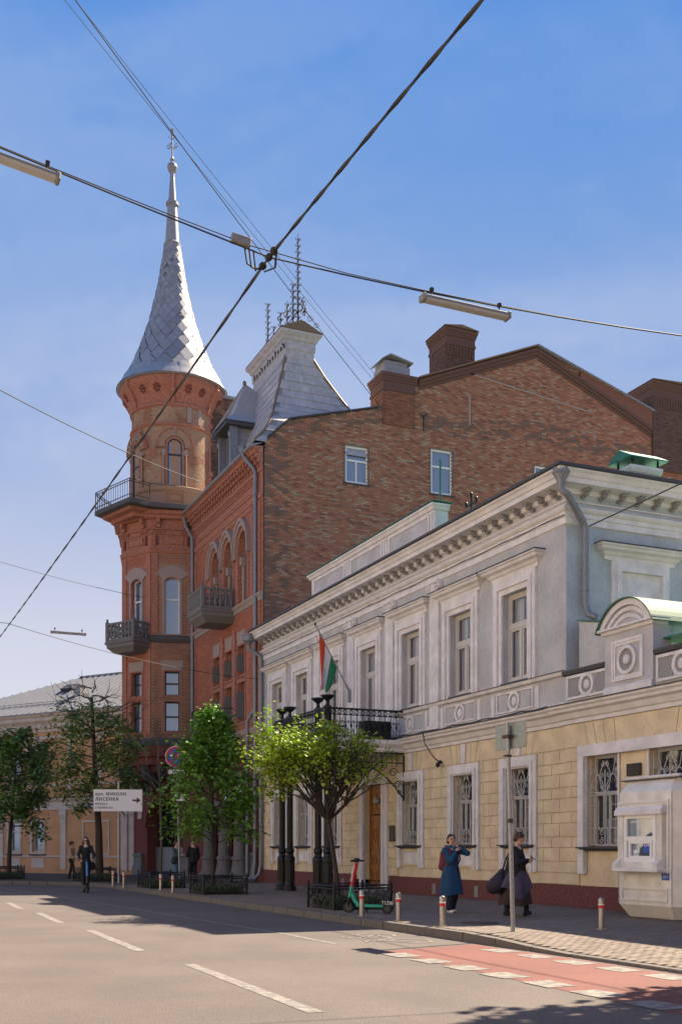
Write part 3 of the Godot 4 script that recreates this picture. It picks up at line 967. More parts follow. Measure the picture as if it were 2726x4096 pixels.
	for i in 34: pts2.append(Vector3(2 + i * .58, 4.93 + .02 * sin(i * 2.3), .36 + .01 * sin(i)))
	cb.tube(pts2, .018, -1, 4)
	part(t, "wall_cables", cb, MT.cable, FG)
	# downpipes
	var dp := part(t, "downpipe", B.new().tube([Vector3(W + .40, 10.25, .42), Vector3(W + .40, 9.95, .42), Vector3(W + .46, 9.85, .28), Vector3(W + .18, 9.35, -.36), Vector3(W + .14, 9.2, -.45), Vector3(W + .14, 7.4, -.45), Vector3(W + .2, 7.15, -.5), Vector3(W + .35, 7.05, -.62)], .085, -1, 10), MT.pipe, FG)
	part(dp, "hopper", B.new().lathe(pairs([.09, 0, .11, .05, .19, .20, .21, .22, .21, .34, .23, .36, .23, .41, .19, .41, .16, .3]), 16, at(W + .40, 10.12, .42)), MT.pipe, FG)
	for y in [8.2, 7.7]: part(dp, "bracket", B.new().lathe(pairs([.085, 0, .1, 0, .1, .05, .085, .05]), 10, at(W + .14, y, -.45)), MT.pipe, FG)
	var d2 := part(t, "downpipe", B.new().tube([Vector3(-.05, 10.0, .62), Vector3(-.05, 9.8, .62), Vector3(.12, 9.5, .18), Vector3(.12, 9.3, .14), Vector3(.12, .9, .14), Vector3(.05, .45, .2), Vector3(.12, .22, .5)], .085, -1, 10), MT.pipe, FG)
	part(d2, "hopper", B.new().lathe(pairs([.1, 0, .13, .05, .24, .18, .24, .36, .27, .38, .27, .43, .22, .43, .2, .3]), 16, at(-.05, 9.95, .62)), MT.pipe, FG)
	for y in [1.2, 2.4, 3.6, 6.0, 7.2, 8.4]: part(d2, "joint", B.new().lathe(pairs([.085, 0, .098, 0, .098, .06, .085, .06]), 10, at(.12, y, .14)), MT.pipe, FG)
	# roof furniture
	var vt := part(t, "roof_vent", B.new().box(W - 1.1, 10.5, -3.2, W - .45, 11.2, -2.3).sweep(pairs([0, 11.0, .05, 11.02, .1, 11.11, .1, 11.17, 0, 11.21]), [Vector2(W - 1.1, -3.2), Vector2(W - 1.1, -2.3), Vector2(W - .45, -2.3), Vector2(W - .45, -3.2)]), MT.trim, FG)
	part(vt, "vent_cap", B.new().prism(V2([-.46, 0, .46, 0, .46, .03, 0, .28, -.46, .03]), -.6, .6), MT.greenroof, fg(W - .78, 11.36, -2.75))
	for p in [[-.35, -.4], [.35, -.4], [-.35, .4], [.35, .4]]: part(vt, "vent_leg", B.new().box(-.02, 0, -.02, .02, .2, .02), MT.iron, fg(W - .78 + p[0] * .8, 11.18, -2.75 + p[1]))
	part(t, "insulator_bracket", B.new().box(17.1, 10.85, .25, 17.7, 10.89, .29).box(17.38, 10.5, .25, 17.42, 11.1, .29).ball(Vector3(17.13, 10.95, .27), Vector3(.05, .07, .05)).ball(Vector3(17.67, 10.95, .27), Vector3(.05, .07, .05)).ball(Vector3(17.4, 11.14, .27), Vector3(.05, .07, .05)), MT.iron, FG)
	part(t, "roof_post", B.new().tube([Vector3(15.0, 11.5, -.1), Vector3(15.0, 12.9, -.1)], .035), MT.greenroof, FG)
	build_portico(t)

func window_low(w: Node, T: Transform3D, grm: Mesh, y0: float, y1: float):
	var fr := frame(-.56, y0, .56, y1, .07, -.27, -.20)
	fr.box(-.49, y0 + 1.18, -.27, .49, y0 + 1.26, -.195)
	fr.box(-.035, y0 + .07, -.27, .035, y0 + 1.18, -.198)
	part(w, "frame", fr, MT.winframe, T)
	for p in [[-.49, y0 + .07, -.035, y0 + 1.18], [.035, y0 + .07, .49, y0 + 1.18], [-.49, y0 + 1.26, .49, y1 - .07]]:
		part(w, "pane", B.new().box(p[0], p[1], -.245, p[2], p[3], -.24), MT.glass, T)
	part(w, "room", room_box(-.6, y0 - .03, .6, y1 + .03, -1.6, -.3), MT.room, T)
	part(w, "curtain", curtain_mesh(-.55, .55, y0, y0 + .55 + .5 * rng.randf(), -.5, .015), MT.curtain, T)
	part(w, "grille", grm, MT.grille, T * at(0, y0 + .01, -.07))
	part(w, "sill", B.new().sweep(pairs([0, y0 - .09, .04, y0 - .08, .06, y0 - .04, .12, y0 - .03, .12, y0 + .0, -.2, y0 + .02]), [Vector2(-.68, -.02), Vector2(-.68, .06), Vector2(.68, .06), Vector2(.68, -.02)]).box(-.68, y0 - .05, -.27, .68, y0 - .001, .06), MT.leadroof, T)

# rusticated yellow courses between the openings, every block its own part
func rusticate(t: Node, ops: Array, x0: float, x1: float, F: Transform3D):
	var g := .022
	var cuts := [x0]
	for o in ops:
		cuts.append(o[0]); cuts.append(o[1])
	cuts.append(x1)
	var put := func(a: float, c: float, y: float, yy: float):
		if c - a > .05: part(t, "rusticated_block", B.new().cbox(a + g / 2, y + g / 2, -.04, c - g / 2, yy - g / 2, .015, .008), MT.yellow, F)
	for k in range(0, cuts.size(), 2):
		var a: float = cuts[k]; var c: float = cuts[k + 1]
		if c - a < .12: continue
		var w := c - a
		var m := (a + c) / 2
		put.call(a, c, .66, .935)
		var y := 3.9
		for row in 9:
			var lo := y - (.33 if row % 2 == 0 else .26)
			if row % 2 == 0 and w > .9 and w < 2:
				put.call(a, m - .34, lo, y); put.call(m - .34, m + .34, lo, y); put.call(m + .34, c, lo, y)
			elif row % 2 == 0:
				put.call(a, c, lo, y)
			else:
				put.call(a, m, lo, y); put.call(m, c, lo, y)
			y = lo
		put.call(a, c, .935, y)
# the course above the openings, cut by slanting joints; bounds are [x at the top, x at the foot, keystone]
func voussoirs(t: Node, F: Transform3D, bounds: Array):
	var g := .011
	for i in bounds.size() - 1:
		var l: Array = bounds[i]; var r: Array = bounds[i + 1]
		var pl := PackedVector2Array([Vector2(l[0] + g, 4.45), Vector2(l[1] + g, 3.912), Vector2(r[1] - g, 3.912), Vector2(r[0] - g, 4.45)])
		if l.size() > 2: part(t, "keystone", B.new().prism(pl, -.04, .045), MT.trim, F)
		else: part(t, "voussoir", B.new().prism(pl, -.04, .015), MT.yellow, F)

func build_annex():
	var F := Transform3D(Basis(Vector3.UP, -PI / 2), Vector3(15.62, 0, -22.26))
	var t := thing("mansion_annex", "low annex with arched pediment, ring panels and barred triple window", "building", Vector3(15.7, 0, -18))
	var W := 16.0
	var hs := [[.9, 1.56, 2.06, 3.66, 0], [3.1, 1.56, 4.26, 3.66, 0], [5.3, 1.56, 6.46, 3.66, 0]]
	part(t, "wall", wall(0, .5, W, 4.5, hs, .3), MT.yellow, F * at(0, 0, -.02))
	part(t, "plinth", B.new().box(0, 0, -.3, W, .66, .06), MT.plinth, F)
	part(t, "back_wall", B.new().box(0, 0, -5.45, W, 5.45, -5.3), MT.sidewall, F)
	part(t, "band", B.new().sweep(pairs([0, 4.46, .05, 4.47, .05, 4.56, .10, 4.58, .14, 4.66, .16, 4.70, .26, 4.74, .28, 4.80, .34, 4.84, .34, 4.90, 0, 4.97]), [Vector2(0, -.05), Vector2(0, 0), Vector2(W, 0)]), MT.trim, F)
	part(t, "band_flashing", B.new().sweep(pairs([.30, 4.895, .37, 4.885, .37, 4.915, 0, 4.985]), [Vector2(0, -.05), Vector2(0, 0), Vector2(W, 0)]), MT.leadroof, F)
	# parapet
	part(t, "parapet", B.new().box(0, 4.9, -.3, W, 5.66, 0), MT.grey, F)
	part(t, "coping", B.new().sweep(pairs([0, 5.62, .06, 5.64, .08, 5.70, .08, 5.74, -.3, 5.77]), [Vector2(0, 0), Vector2(1.64, 0)]), MT.leadroof, F)
	part(t, "coping", B.new().sweep(pairs([0, 5.62, .06, 5.64, .08, 5.70, .08, 5.74, -.3, 5.77]), [Vector2(3.3, 0), Vector2(W, 0)]), MT.leadroof, F)
	var ring := arc_band(0, 5.33, .19, .28, 0, TAU, 0, .06, 24)
	var bos := B.new().lathe(pairs([.11, 0, .11, .045, .08, .06, 0, .065]), 18, Transform3D(Basis(Vector3.RIGHT, PI / 2), Vector3(0, 5.33, 0)))
	var fld := arc_band(0, 5.33, .11, .19, 0, TAU, 0, .02, 24)
	for cx in [.93, 4.15, 5.9, 7.6]:
		var a := part(t, "ring_panel", frame(cx - .78, 5.04, cx + .78, 5.60, .06, 0, .05), MT.trim, F)
		part(a, "ring", ring, MT.trim, F * at(cx, 0, 0))
		part(a, "boss", bos, MT.trim, F * at(cx, 0, 0))
		part(a, "ring_field", fld, MT.modillion, F * at(cx, 0, 0))
		for s: float in [-1.0, 1.0]: part(a, "field", B.new().box(minf(cx + s * .30, cx + s * .70), 5.12, 0, maxf(cx + s * .30, cx + s * .70), 5.52, .02), MT.modillion, F)
	# blank wall behind the parapet
	part(t, "raised_wall", B.new().prism(V2([.25, 5.7, 1.7, 5.7, 1.7, 6.62, .25, 6.93]), -.6, -.25), MT.grey, F)
	part(t, "raised_wall_flashing", B.new().prism(V2([.2, 6.95, 1.72, 6.63, 1.72, 6.66, .2, 6.98]), -.65, -.2), MT.greenroof, F)
	part(t, "raised_wall_side", B.new().box(.25, 5.7, -2.2, .3, 6.9, -.6), MT.grey, F)
	# pediment
	var pd := part(t, "pediment", B.new().box(1.64, 4.95, -.42, 3.29, 6.30, .06), MT.grey, F)
	part(pd, "pediment_base", B.new().sweep(pairs([0, 4.95, .05, 4.96, .05, 5.10, 0, 5.14]), [Vector2(1.64, .06), Vector2(3.29, .06)]), MT.trim, F)
	part(pd, "panel_frame", frame(1.93, 5.22, 3.0, 6.12, .06, .06, .11).add(frame(1.99, 5.28, 2.94, 6.06, .06, .06, .09)), MT.trim, F)
	part(pd, "ring", arc_band(2.465, 5.66, .24, .32, 0, TAU, .06, .13, 28), MT.trim, F)
	part(pd, "ring_field", arc_band(2.465, 5.66, .10, .24, 0, TAU, .06, .08, 28), MT.modillion, F)
	part(pd, "boss", B.new().lathe(pairs([.11, 0, .11, .06, .08, .085, 0, .09]), 18, Transform3D(Basis(Vector3.RIGHT, PI / 2), Vector3(2.465, 5.66, .06))), MT.trim, F)
	part(pd, "pediment_cornice", B.new().sweep(pairs([0, 6.28, .05, 6.30, .07, 6.36, .14, 6.38, .14, 6.43, 0, 6.45]), [Vector2(1.64, -.3), Vector2(1.64, .06), Vector2(3.29, .06), Vector2(3.29, -.3)]), MT.trim, F)
	# segmental arch: three stepped bands and a curved metal roof
	var cx := 2.465
	var cy := 5.92
	var ro := 1.05
	var a0 := .51
	var tym := PackedVector2Array()
	for i in 17:
		var an := a0 + (PI - 2 * a0) * i / 16
		tym.append(Vector2(cx + cos(an) * .98, cy + sin(an) * .98))
	part(pd, "tympanum", B.new().prism(tym, -.4, .05), MT.grey, F)
	for q in [[.92, 1.05, .15], [.80, .89, .10], [.66, .74, .08]]:
		var aa: float = asin(clampf((6.44 - cy) / q[1], -1, 1)) + .02
		part(pd, "arch_band", arc_band(cx, cy, q[0], q[1], aa, PI - aa, .0, q[2], 20), MT.trim, F)
	var roof := arc_band(cx, cy, 1.055, 1.085, a0 - .10, PI - a0 + .10, -1.1, .22, 20)
	part(pd, "curved_roof", roof, MT.palegreen, F)
	part(pd, "pediment_side", B.new().box(1.7, 6.0, -1.05, 3.2, 6.45, -.3), MT.sidewall, F)
	part(pd, "side_flashing", B.new().box(3.1, 5.98, -1.2, 4.6, 6.02, -.2), MT.greenroof, F)
	part(t, "roof", B.new().prism(V2([.1, 5.5, W, 5.5, W, 5.6, .1, 5.6]), -5.5, -.3), MT.palegreen, F)
	part(t, "roof_ridge", B.new().box(4.3, 5.6, -1.2, W, 6.35, -.9), MT.greenroof, F)
	# triple window
	var grm := grille_mesh().mesh()
	var big := part(t, "window_surround", frame(.62, .94, 6.75, 3.92, .15, 0, .07, 0).add(frame(.77, .94, 6.6, 3.77, .12, 0, .11, 0)), MT.trim, F)
	for h in hs:
		var T := F * at((h[0] + h[2]) / 2, 0, 0)
		var w := part(t, "barred_window", frame(-.62, 1.5, .62, 3.70, .05, 0, .03, .02), MT.trim, T)
		window_low(w, T, grm, 1.56, 3.66)
	for x in [2.58, 4.78]: part(t, "pier_base", B.new().cbox(x - .4, .95, -.03, x + .4, 1.45, .03, .01), MT.yellow, F)
	part(t, "black_plaque", B.new().cbox(2.36, 3.11, 0, 2.84, 3.38, .03, .005), MT.iron, F)
	var pq := B.new()
	for k in 4: pq.box(2.42, 3.15 + k * .055, .03, 2.78 - .05 * (k % 2), 3.165 + k * .055, .032)
	part(t, "plaque_lettering", pq, MT.bronze, F)
	rusticate(t, [[.62, 6.75, 3.68]], 0, 9.0, F)
	voussoirs(t, F, [[0.0, 0.0], [.82, .95], [1.12, 1.3], [1.5, 1.62], [1.9, 1.98], [4.05, 3.95], [4.5, 4.38], [4.95, 4.8], [5.4, 5.22], [9.0, 9.0]])

func build_portico(t: Node):
	# cast iron portico: four columns, canopy slab, railing and urns; it belongs to the mansion
	var xF := 13.2
	var zs := [-34.85, -34.15, -31.75, -31.0]
	var col := B.new().lathe(pairs([.0, .12, .21, .12, .21, .30, .17, .34, .165, .42, .15, .45, .15, 1.10, .17, 1.13, .17, 1.22, .13, 1.28, .11, 1.36, .14, 1.42, .14, 1.5, .10, 1.56, .095, 3.35, .12, 3.38, .12, 3.44, .10, 3.48, .10, 3.62, .15, 3.74, .16, 3.80, .0, 3.80]), 14)
	for k in 10:
		var an := TAU * k / 10
		col.tube([Vector3(cos(an) * .15, .46, sin(an) * .15), Vector3(cos(an) * .15, 1.09, sin(an) * .15)], .018, -1, 4)
		col.tube([Vector3(cos(an) * .095, 1.6, sin(an) * .095), Vector3(cos(an) * .093, 3.3, sin(an) * .093)], .010, -1, 4)
	var colm := col.mesh()
	var urn := B.new().lathe(pairs([0, 0, .13, 0, .13, .05, .06, .10, .05, .2, .08, .24, .14, .28, .18, .33, .22, .35, .22, .38, .17, .37, .08, .32, 0, .31]), 16).mesh()
	for z in zs:
		var c := part(t, "iron_column", colm, MT.iron, at(xF, 0, z))
		part(t, "urn", urn, MT.iron, at(xF, 5.78, z))
		part(t, "railing_post", B.new().cbox(-.09, 4.85, -.09, .09, 5.78, .09, .015), MT.iron, at(xF, 0, z))
		for q in [[-1, 0], [1, 0], [0, 1]]:
			var br := B.new().tube(spiral(Vector3(.16 * q[0], 3.95, .16 * q[1]), .12, 0, 1.2, Vector3(q[0], 0, q[1]), Vector3.UP), .014, .01, 5)
			br.tube([Vector3(0, 3.45, 0), Vector3(.1 * q[0], 3.75, .1 * q[1]), Vector3(.34 * q[0], 4.1, .34 * q[1])], .016, -1, 5)
			part(c, "bracket_scroll", br, MT.iron, at(xF, 0, z))
	var z0 := -35.15; var z1 := -30.72
	part(t, "balcony_slab", B.new().box(12.88, 4.48, z0, 15.75, 4.82, z1).sweep(pairs([0, 4.50, .05, 4.52, .05, 4.6, .1, 4.66, .16, 4.72, .16, 4.84, 0, 4.86]), [Vector2(15.7, z0), Vector2(12.88, z0), Vector2(12.88, z1), Vector2(15.7, z1)]), MT.trim)
	# pierced fringe under the slab
	var fr := B.new()
	var edge := func(a: Vector3, c: Vector3):
		var n := int(a.distance_to(c) / .17)
		var d := (c - a).normalized()
		fr.tube([a + Vector3(0, .30, 0), c + Vector3(0, .30, 0)], .03, -1, 4)
		fr.tube([a, c], .018, -1, 4)
		for i in n:
			var p := a + d * (i + .5) * .17
			fr.tube([p + Vector3(0, .30, 0), p - Vector3(0, .12, 0)], .012, -1, 4)
			fr.tube(spiral(p + Vector3(0, .15, 0), .075, 0, 1.1, d, Vector3.UP, 9), .012, -1, 4)
	edge.call(Vector3(12.95, 4.16, z0 + .05), Vector3(12.95, 4.16, z1 - .05))
	edge.call(Vector3(12.95, 4.16, z1 - .05), Vector3(15.65, 4.16, z1 - .05))
	edge.call(Vector3(12.95, 4.16, z0 + .05), Vector3(15.65, 4.16, z0 + .05))
	part(t, "canopy_fringe", fr, MT.iron)
	# wall brackets
	for z in [z1 - .06, z0 + .06]:
		var wb := B.new()
		var pts := []
		for i in 11:
			var q := float(i) / 10
			pts.append(Vector3(13.9 + 1.75 * q, 4.12 - 1.05 * pow(q, 2.2), z))
		wb.tube(pts, .025, -1, 5)
		wb.tube([Vector3(15.66, 3.0, z), Vector3(15.66, 4.4, z)], .03, -1, 5)
		for q in [[14.6, 4.02, .1], [14.95, 3.98, .13], [15.3, 3.86, .16], [15.45, 3.5, .12], [15.5, 3.25, .08]]: 
			wb.tube(spiral(Vector3(q[0], q[1], z), q[2], 0, 1.4, Vector3.RIGHT, Vector3.UP), .016, .012, 5)
		part(t, "wall_bracket", wb, MT.iron)
	# railing, bar by bar
	var bal := B.new().tube([Vector3(0, 0, 0), Vector3(0, .86, 0)], .013, -1, 5)
	bal.add(arc_band(0, .78, .055, .075, 0, TAU, -.012, .012, 10))
	bal.tube(spiral(Vector3(.06, .5, 0), .05, PI, 1.1, Vector3.RIGHT, Vector3.UP, 8), .01, -1, 4)
	bal.tube(spiral(Vector3(-.06, .5, 0), .05, 0, -1.1, Vector3.RIGHT, Vector3.UP, 8), .01, -1, 4)
	bal.ball(Vector3(0, .38, 0), Vector3(.04, .06, .04), 6, 4)
	bal.tube([Vector3(.09, 0, 0), Vector3(.09, .25, 0), Vector3(.0, .34, 0)], .009, -1, 4)
	var bm := bal.mesh()
	for sd in [[Vector3(12.98, 4.86, z1 + .04), Vector3(15.6, 4.86, z1 + .04)], [Vector3(12.98, 4.86, z0 + .0), Vector3(12.98, 4.86, z1)], [Vector3(12.98, 4.86, z0), Vector3(15.6, 4.86, z0)]]:
		var a: Vector3 = sd[0]; var c: Vector3 = sd[1]
		var d := (c - a).normalized()
		part(t, "top_rail", B.new().tube([a + Vector3(0, .88, 0), c + Vector3(0, .88, 0)], .032, -1, 6).tube([a + Vector3(0, .70, 0), c + Vector3(0, .70, 0)], .016, -1, 4).tube([a + Vector3(0, .06, 0), c + Vector3(0, .06, 0)], .018, -1, 4), MT.iron)
		var n := int(a.distance_to(c) / .19)
		for i in n:
			var p := a + d * (i + .5) * .19
			part(t, "baluster", bm, MT.iron, at(p.x, p.y, p.z, atan2(-d.z, d.x)))
	part(t, "balcony_box", B.new().cbox(14.4, 4.87, -31.4, 15.3, 5.45, -30.95, .02), MT.iron)

var FR := Transform3D(Basis(Vector3.UP, -PI / 2), Vector3(15.7, 0, -54.1))

# tower frame: x to the right as seen from the street, z towards the viewer's side of the street
var TA := Vector3(15.5, 0, -57.2)
var TF := Transform3D(Basis(Vector3.UP, -deg_to_rad(15.2)), Vector3(15.5, 0, -57.2))

func oct(R: float) -> Array:
	# octagon vertices (x,z) in the tower frame, ordered so that outward is on the sweep's side
	var r := []
	for k in 8:
		var an := deg_to_rad(-22.5 + 45 * k)
		r.append(Vector2(R * sin(an), R * cos(an)))
	return r

func oct_ring(pr: Array, R := 2.73) -> B:
	return B.new().sweep(pr, oct(R), true)

# frame of octagon face k: 0 faces the viewer, -1 the left one
func face(k: int, R := 2.73) -> Transform3D:
	var an := deg_to_rad(45 * k)
	var ap := R * cos(PI / 8)
	return TF * Transform3D(Basis(Vector3.UP, an), Vector3(sin(an) * ap, 0, cos(an) * ap))

func tint_red(x: float, y: float) -> Color:
	var q := NZ.get_noise_2d(x * 1.2, y * 1.2)
	var f := 1.0 + rng.randf_range(-.16, .16) + q * .22
	return Color(.64 * f, .225 * f, .125 * f)

func tint_tower(x: float, y: float) -> Color:
	var q := NZ.get_noise_2d(x * 1.4 + 30, y * 1.1)
	var f := 1.0 + rng.randf_range(-.16, .16) + q * .2
	var c := Color(.50, .25, .165) * f
	if q > .22: c = Color(.60, .25, .145) * f
	elif q < -.2: c = Color(.36, .19, .14) * f
	return c

# the round turret is laid in paler, buff brick
func tint_buff(x: float, y: float) -> Color:
	var q := NZ.get_noise_2d(x * 1.4 + 30, y * 1.1)
	var f := 1.0 + rng.randf_range(-.16, .16) + q * .2
	return Color(.70, .45, .29) * f if q > -.2 else Color(.62, .30, .19) * f

func win_simple(w: Node, T: Transform3D, x0: float, y0: float, x1: float, y1: float, rise: float, d: float, fm: Material, transom := .6, mullion := false, gm: Material = null):
	if gm == null: gm = MT.glassdark
	var fr := B.new()
	var th := .06
	fr.box(x0, y0, -d, x0 + th, y1 - rise, -d + .07); fr.box(x1 - th, y0, -d, x1, y1 - rise, -d + .07)
	fr.box(x0 + th, y0, -d, x1 - th, y0 + th, -d + .069)
	var ty := y0 + (y1 - y0) * transom
	fr.box(x0 + th, ty - .04, -d, x1 - th, ty + .04, -d + .075)
	if mullion: fr.box((x0 + x1) / 2 - .03, y0 + th, -d, (x0 + x1) / 2 + .03, ty, -d + .072)
	var pl := PackedVector2Array([Vector2(x0, y0), Vector2(x1, y0)])
	if rise > 0:
		var hd := hole_head([x0, y0, x1, y1, rise])
		var cx := (x0 + x1) / 2
		fr.add(arc_band(cx, y1 - rise, (x1 - x0) / 2 - th, (x1 - x0) / 2, 0, PI, -d, -d + .07, 12, rise / ((x1 - x0) / 2)))
		hd.reverse()
		pl.append_array(hd)
	else:
		fr.box(x0 + th, y1 - th, -d, x1 - th, y1, -d + .069)
		pl.append(Vector2(x1, y1)); pl.append(Vector2(x0, y1))
	part(w, "frame", fr, fm, T)
	part(w, "pane", B.new().prism(pl, -d + .015, -d + .025), gm, T)

func build_brick_mansion():
	var t := thing("brick_mansion", "red brick mansion with round corner turret, pointed zinc spire and tall bare gable", "building", Vector3(17, 0, -50))
	build_gable(t)
	build_red_front(t)
	build_tower(t)
	build_spire(t)
	build_mansard(t)

func build_gable(t: Node):
	# wall facing the viewer's side street; x = world x, y up, outward +z, at z = -43.7
	var F := Transform3D(Basis.IDENTITY, Vector3(0, 0, -43.7))
	var ol := V2([15.75, 0, 45, 0, 45, 23.4, 37.2, 23.4, 35.7, 22.8, 29.08, 24.75, 22.95, 22.25, 21.0, 20.65, 16.85, 19.5, 15.9, 18.6, 15.75, 18.0])
	var wins := [[19.42, 17.24, 20.52, 18.85, 0], [23.57, 17.30, 24.68, 19.30, 0], [29.0, 17.3, 30.2, 19.30, 0]]
	# backing wall with holes: rectangle wall below y = 17.2 and pieces round the windows
	var bw := B.new()
	bw.add(wall(16.85, 0, 45, 19.4, wins, .35))
	bw.prism(V2([15.75, 0, 16.85, 0, 16.85, 19.5, 15.9, 18.6, 15.75, 18.0]), -.4, 0)
	var top := V2([16.85, 19.4, 45, 19.4, 45, 23.4, 37.2, 23.4, 35.7, 22.8, 29.08, 24.75, 22.95, 22.25, 21.0, 20.65, 16.85, 19.5])
	bw.prism(top, -.4, 0)
	part(t, "gable_wall", bw, MT.mortar, F)
	var nf := FastNoiseLite.new(); nf.seed = 19; nf.frequency = 1.1; nf.fractal_octaves = 3
	var tint := func(x: float, y: float) -> Color:
		var f := nf.get_noise_2d(x, y * 2)
		var r := rng.randf()
		var c := Color(.65, .28, .17)
		if r < .20: c = Color(.71, .40, .255)
		elif r < .34: c = Color(.46, .20, .135)
		elif r < .42: c = Color(.67, .49, .345)
		# sooty bricks where the photograph shows soot: street corner, under the coping, along the old roof line
		var topy := 20.0 + (x - 18) * .28
		var ob := 20.55 + (x - 23.6) * .018 + .25 * sin(x * .7)
		var soot := x < 16.7 or (x < 22.9 and topy - y < .8) or (x > 22.0 and absf(y - ob) < .45)
		if soot and f + rng.randf_range(-.3, .3) > .04: c = Color(.36, .22, .165)
		return c * rng.randf_range(.86, 1.14)
	var inside := func(x: float, y: float) -> bool:
		if y < 9.5 and x < 33: return false
		for h in wins:
			if x > h[0] - .04 and x < h[2] + .04 and y > h[1] - .02 and y < h[3] + .02: return false
		return Geometry2D.is_point_in_polygon(Vector2(x, y), ol)
	var xf := []; var cols := []
	lay_bricks(F, 15.76, 8.0, 42, 24.8, inside, tint, xf, cols)
	var bm := B.new().cbox(-.5, -.5, -.03, .5, .5, .012, .01).mesh()
	single_bricks(t, bm, xf, cols, 190)
	multi(t, "gable_bricks", bm, MT.brick, xf, cols)
	# corner: toothed brick edge towards the street
	for h in wins:
		var w := part(t, "gable_window", frame(h[0] - .04, h[1] - .02, h[2] + .04, h[3] + .03, .04, -.02, .015, .03), MT.mortar, F)
		win_simple(w, F, h[0], h[1], h[2], h[3], 0, .14, MT.whiteplastic, .62, true, MT.glassdark)
		part(w, "white_casing", frame(h[0], h[1], h[2], h[3], .10, -.10, -.05), MT.whiteplastic, F)
		part(w, "sill", B.new().box(h[0] - .1, h[1] - .06, -.2, h[2] + .1, h[1] + .0, .05), MT.leadroof, F)
	# coping along the lower slope
	var cp := B.new()
	var pl := [Vector2(15.9, 18.62), Vector2(16.85, 19.52), Vector2(21.0, 20.67)]
	for i in 2:
		var a: Vector2 = pl[i]; var c: Vector2 = pl[i + 1]
		cp.prism(PackedVector2Array([a, c, c + Vector2(0, .07), a + Vector2(0, .07)]), -.5, .10)
	part(t, "coping", cp, MT.leadroof, F)
	# brick cornice of the big gable, three projecting courses each side
	var gb := B.new()
	for q in [[Vector2(22.95, 22.20), Vector2(29.08, 24.70)], [Vector2(29.08, 24.70), Vector2(35.7, 22.0)]]:
		var a: Vector2 = q[0]; var c: Vector2 = q[1]
		for k in 3:
			var o := -.45 + k * .15
			gb.prism(PackedVector2Array([a + Vector2(0, o), c + Vector2(0, o), c + Vector2(0, o + .145), a + Vector2(0, o + .145)]), -.1, .05 + .06 * k)
	part(t, "gable_cornice", gb, MT["brick4"], F)
	var vr := B.new()
	vr.prism(PackedVector2Array([Vector2(22.9, 22.22), Vector2(29.08, 24.76), Vector2(29.08, 24.83), Vector2(22.9, 22.29)]), -1.5, .26)
	part(t, "gable_verge", vr, MT.zincrust, F)
	vr = B.new()
	vr.prism(PackedVector2Array([Vector2(29.08, 24.76), Vector2(35.75, 22.78), Vector2(35.75, 22.85), Vector2(29.08, 24.83)]), -1.5, .26)
	part(t, "gable_verge", vr, MT.zinc2, F)
	# steps of brick under the right verge
	gb = B.new()
	gb.prism(V2([31.5, 23.6, 35.7, 21.95, 35.7, 22.8, 31.5, 24.05]), -.2, .14)
	part(t, "gable_shoulder", gb, MT["brick5"], F)
	# chimneys
	chimney(t, 21.2, 22.75, 20.0, 22.25, -44.9, -43.62, true)
	chimney(t, 24.85, 26.35, 22.3, 25.3, -46.2, -44.6, false)
	chimney(t, 35.75, 41.0, 20.0, 24.3, -45.4, -43.55, false)
	part(t, "vent_stub", B.new().box(19.5, 19.8, -48.6, 20.2, 22.9, -48.0), MT["brick2"])
	part(t, "vent_stub_cap", B.new().box(19.4, 22.9, -48.7, 20.3, 23.0, -47.9), MT.zinc)
	# flashing strips and old irons on the wall
	part(t, "flashing_strip", B.new().prism(V2([25.6, 22.90, 32.3, 22.18, 32.3, 22.24, 25.6, 22.97]), 0, .05), MT.archstone, F)
	part(t, "wall_strip", B.new().box(25.5, 20.6, 0, 25.58, 21.9, .04), MT.archstone, F)
	part(t, "wall_strip", B.new().box(32.3, 20.9, 0, 32.36, 21.5, .04), MT.archstone, F)
	part(t, "wall_anchor", B.new().tube([Vector3(23.2, 20.0, .03), Vector3(23.2, 20.6, .03), Vector3(23.05, 20.75, .03)], .03).tube([Vector3(23.2, 20.6, .03), Vector3(23.35, 20.75, .03)], .03), MT.rustiron, F)
	# body behind: keeps the light out, and the roofs
	var bd := B.new()
	bd.box(15.95, 0, -58.5, 45, 18.0, -44.1)
	part(t, "inner_block", bd, MT.mortar)
	var rf := B.new()
	rf.quad(Vector3(22.9, 22.2, -44), Vector3(29.08, 24.74, -44), Vector3(29.08, 24.74, -60), Vector3(22.9, 22.2, -60))
	rf.quad(Vector3(29.08, 24.74, -44), Vector3(35.75, 22.8, -44), Vector3(35.75, 22.8, -60), Vector3(29.08, 24.74, -60))
	rf.quad(Vector3(15.2, 18.3, -44), Vector3(22.95, 20.6, -44), Vector3(22.95, 20.6, -57), Vector3(15.2, 18.3, -55))
	rf.quad(Vector3(22.95, 18, -60), Vector3(22.95, 18, -44), Vector3(22.95, 22.2, -44), Vector3(22.95, 22.2, -60))
	part(t, "roof", rf, MT.zinc2)

func single_bricks(t: Node, bm: Mesh, xf: Array, cols: Array, n: int):
	for k in n:
		var i := int(float(k) / n * xf.size())
		var T: Transform3D = xf[i]
		var c: Color = cols[i]
		var best := 0
		var bd := 9.0
		for m in 6:
			var mc: Color = MT["brick%d" % m].albedo_color.srgb_to_linear()
			var d := absf(mc.r - c.r) + absf(mc.g - c.g)
			if d < bd: bd = d; best = m
		part(t, "brick", bm, MT["brick%d" % best], T)
		xf[i] = Transform3D(Basis.from_scale(Vector3.ONE * .001), T.origin - Vector3(0, 0, .3))

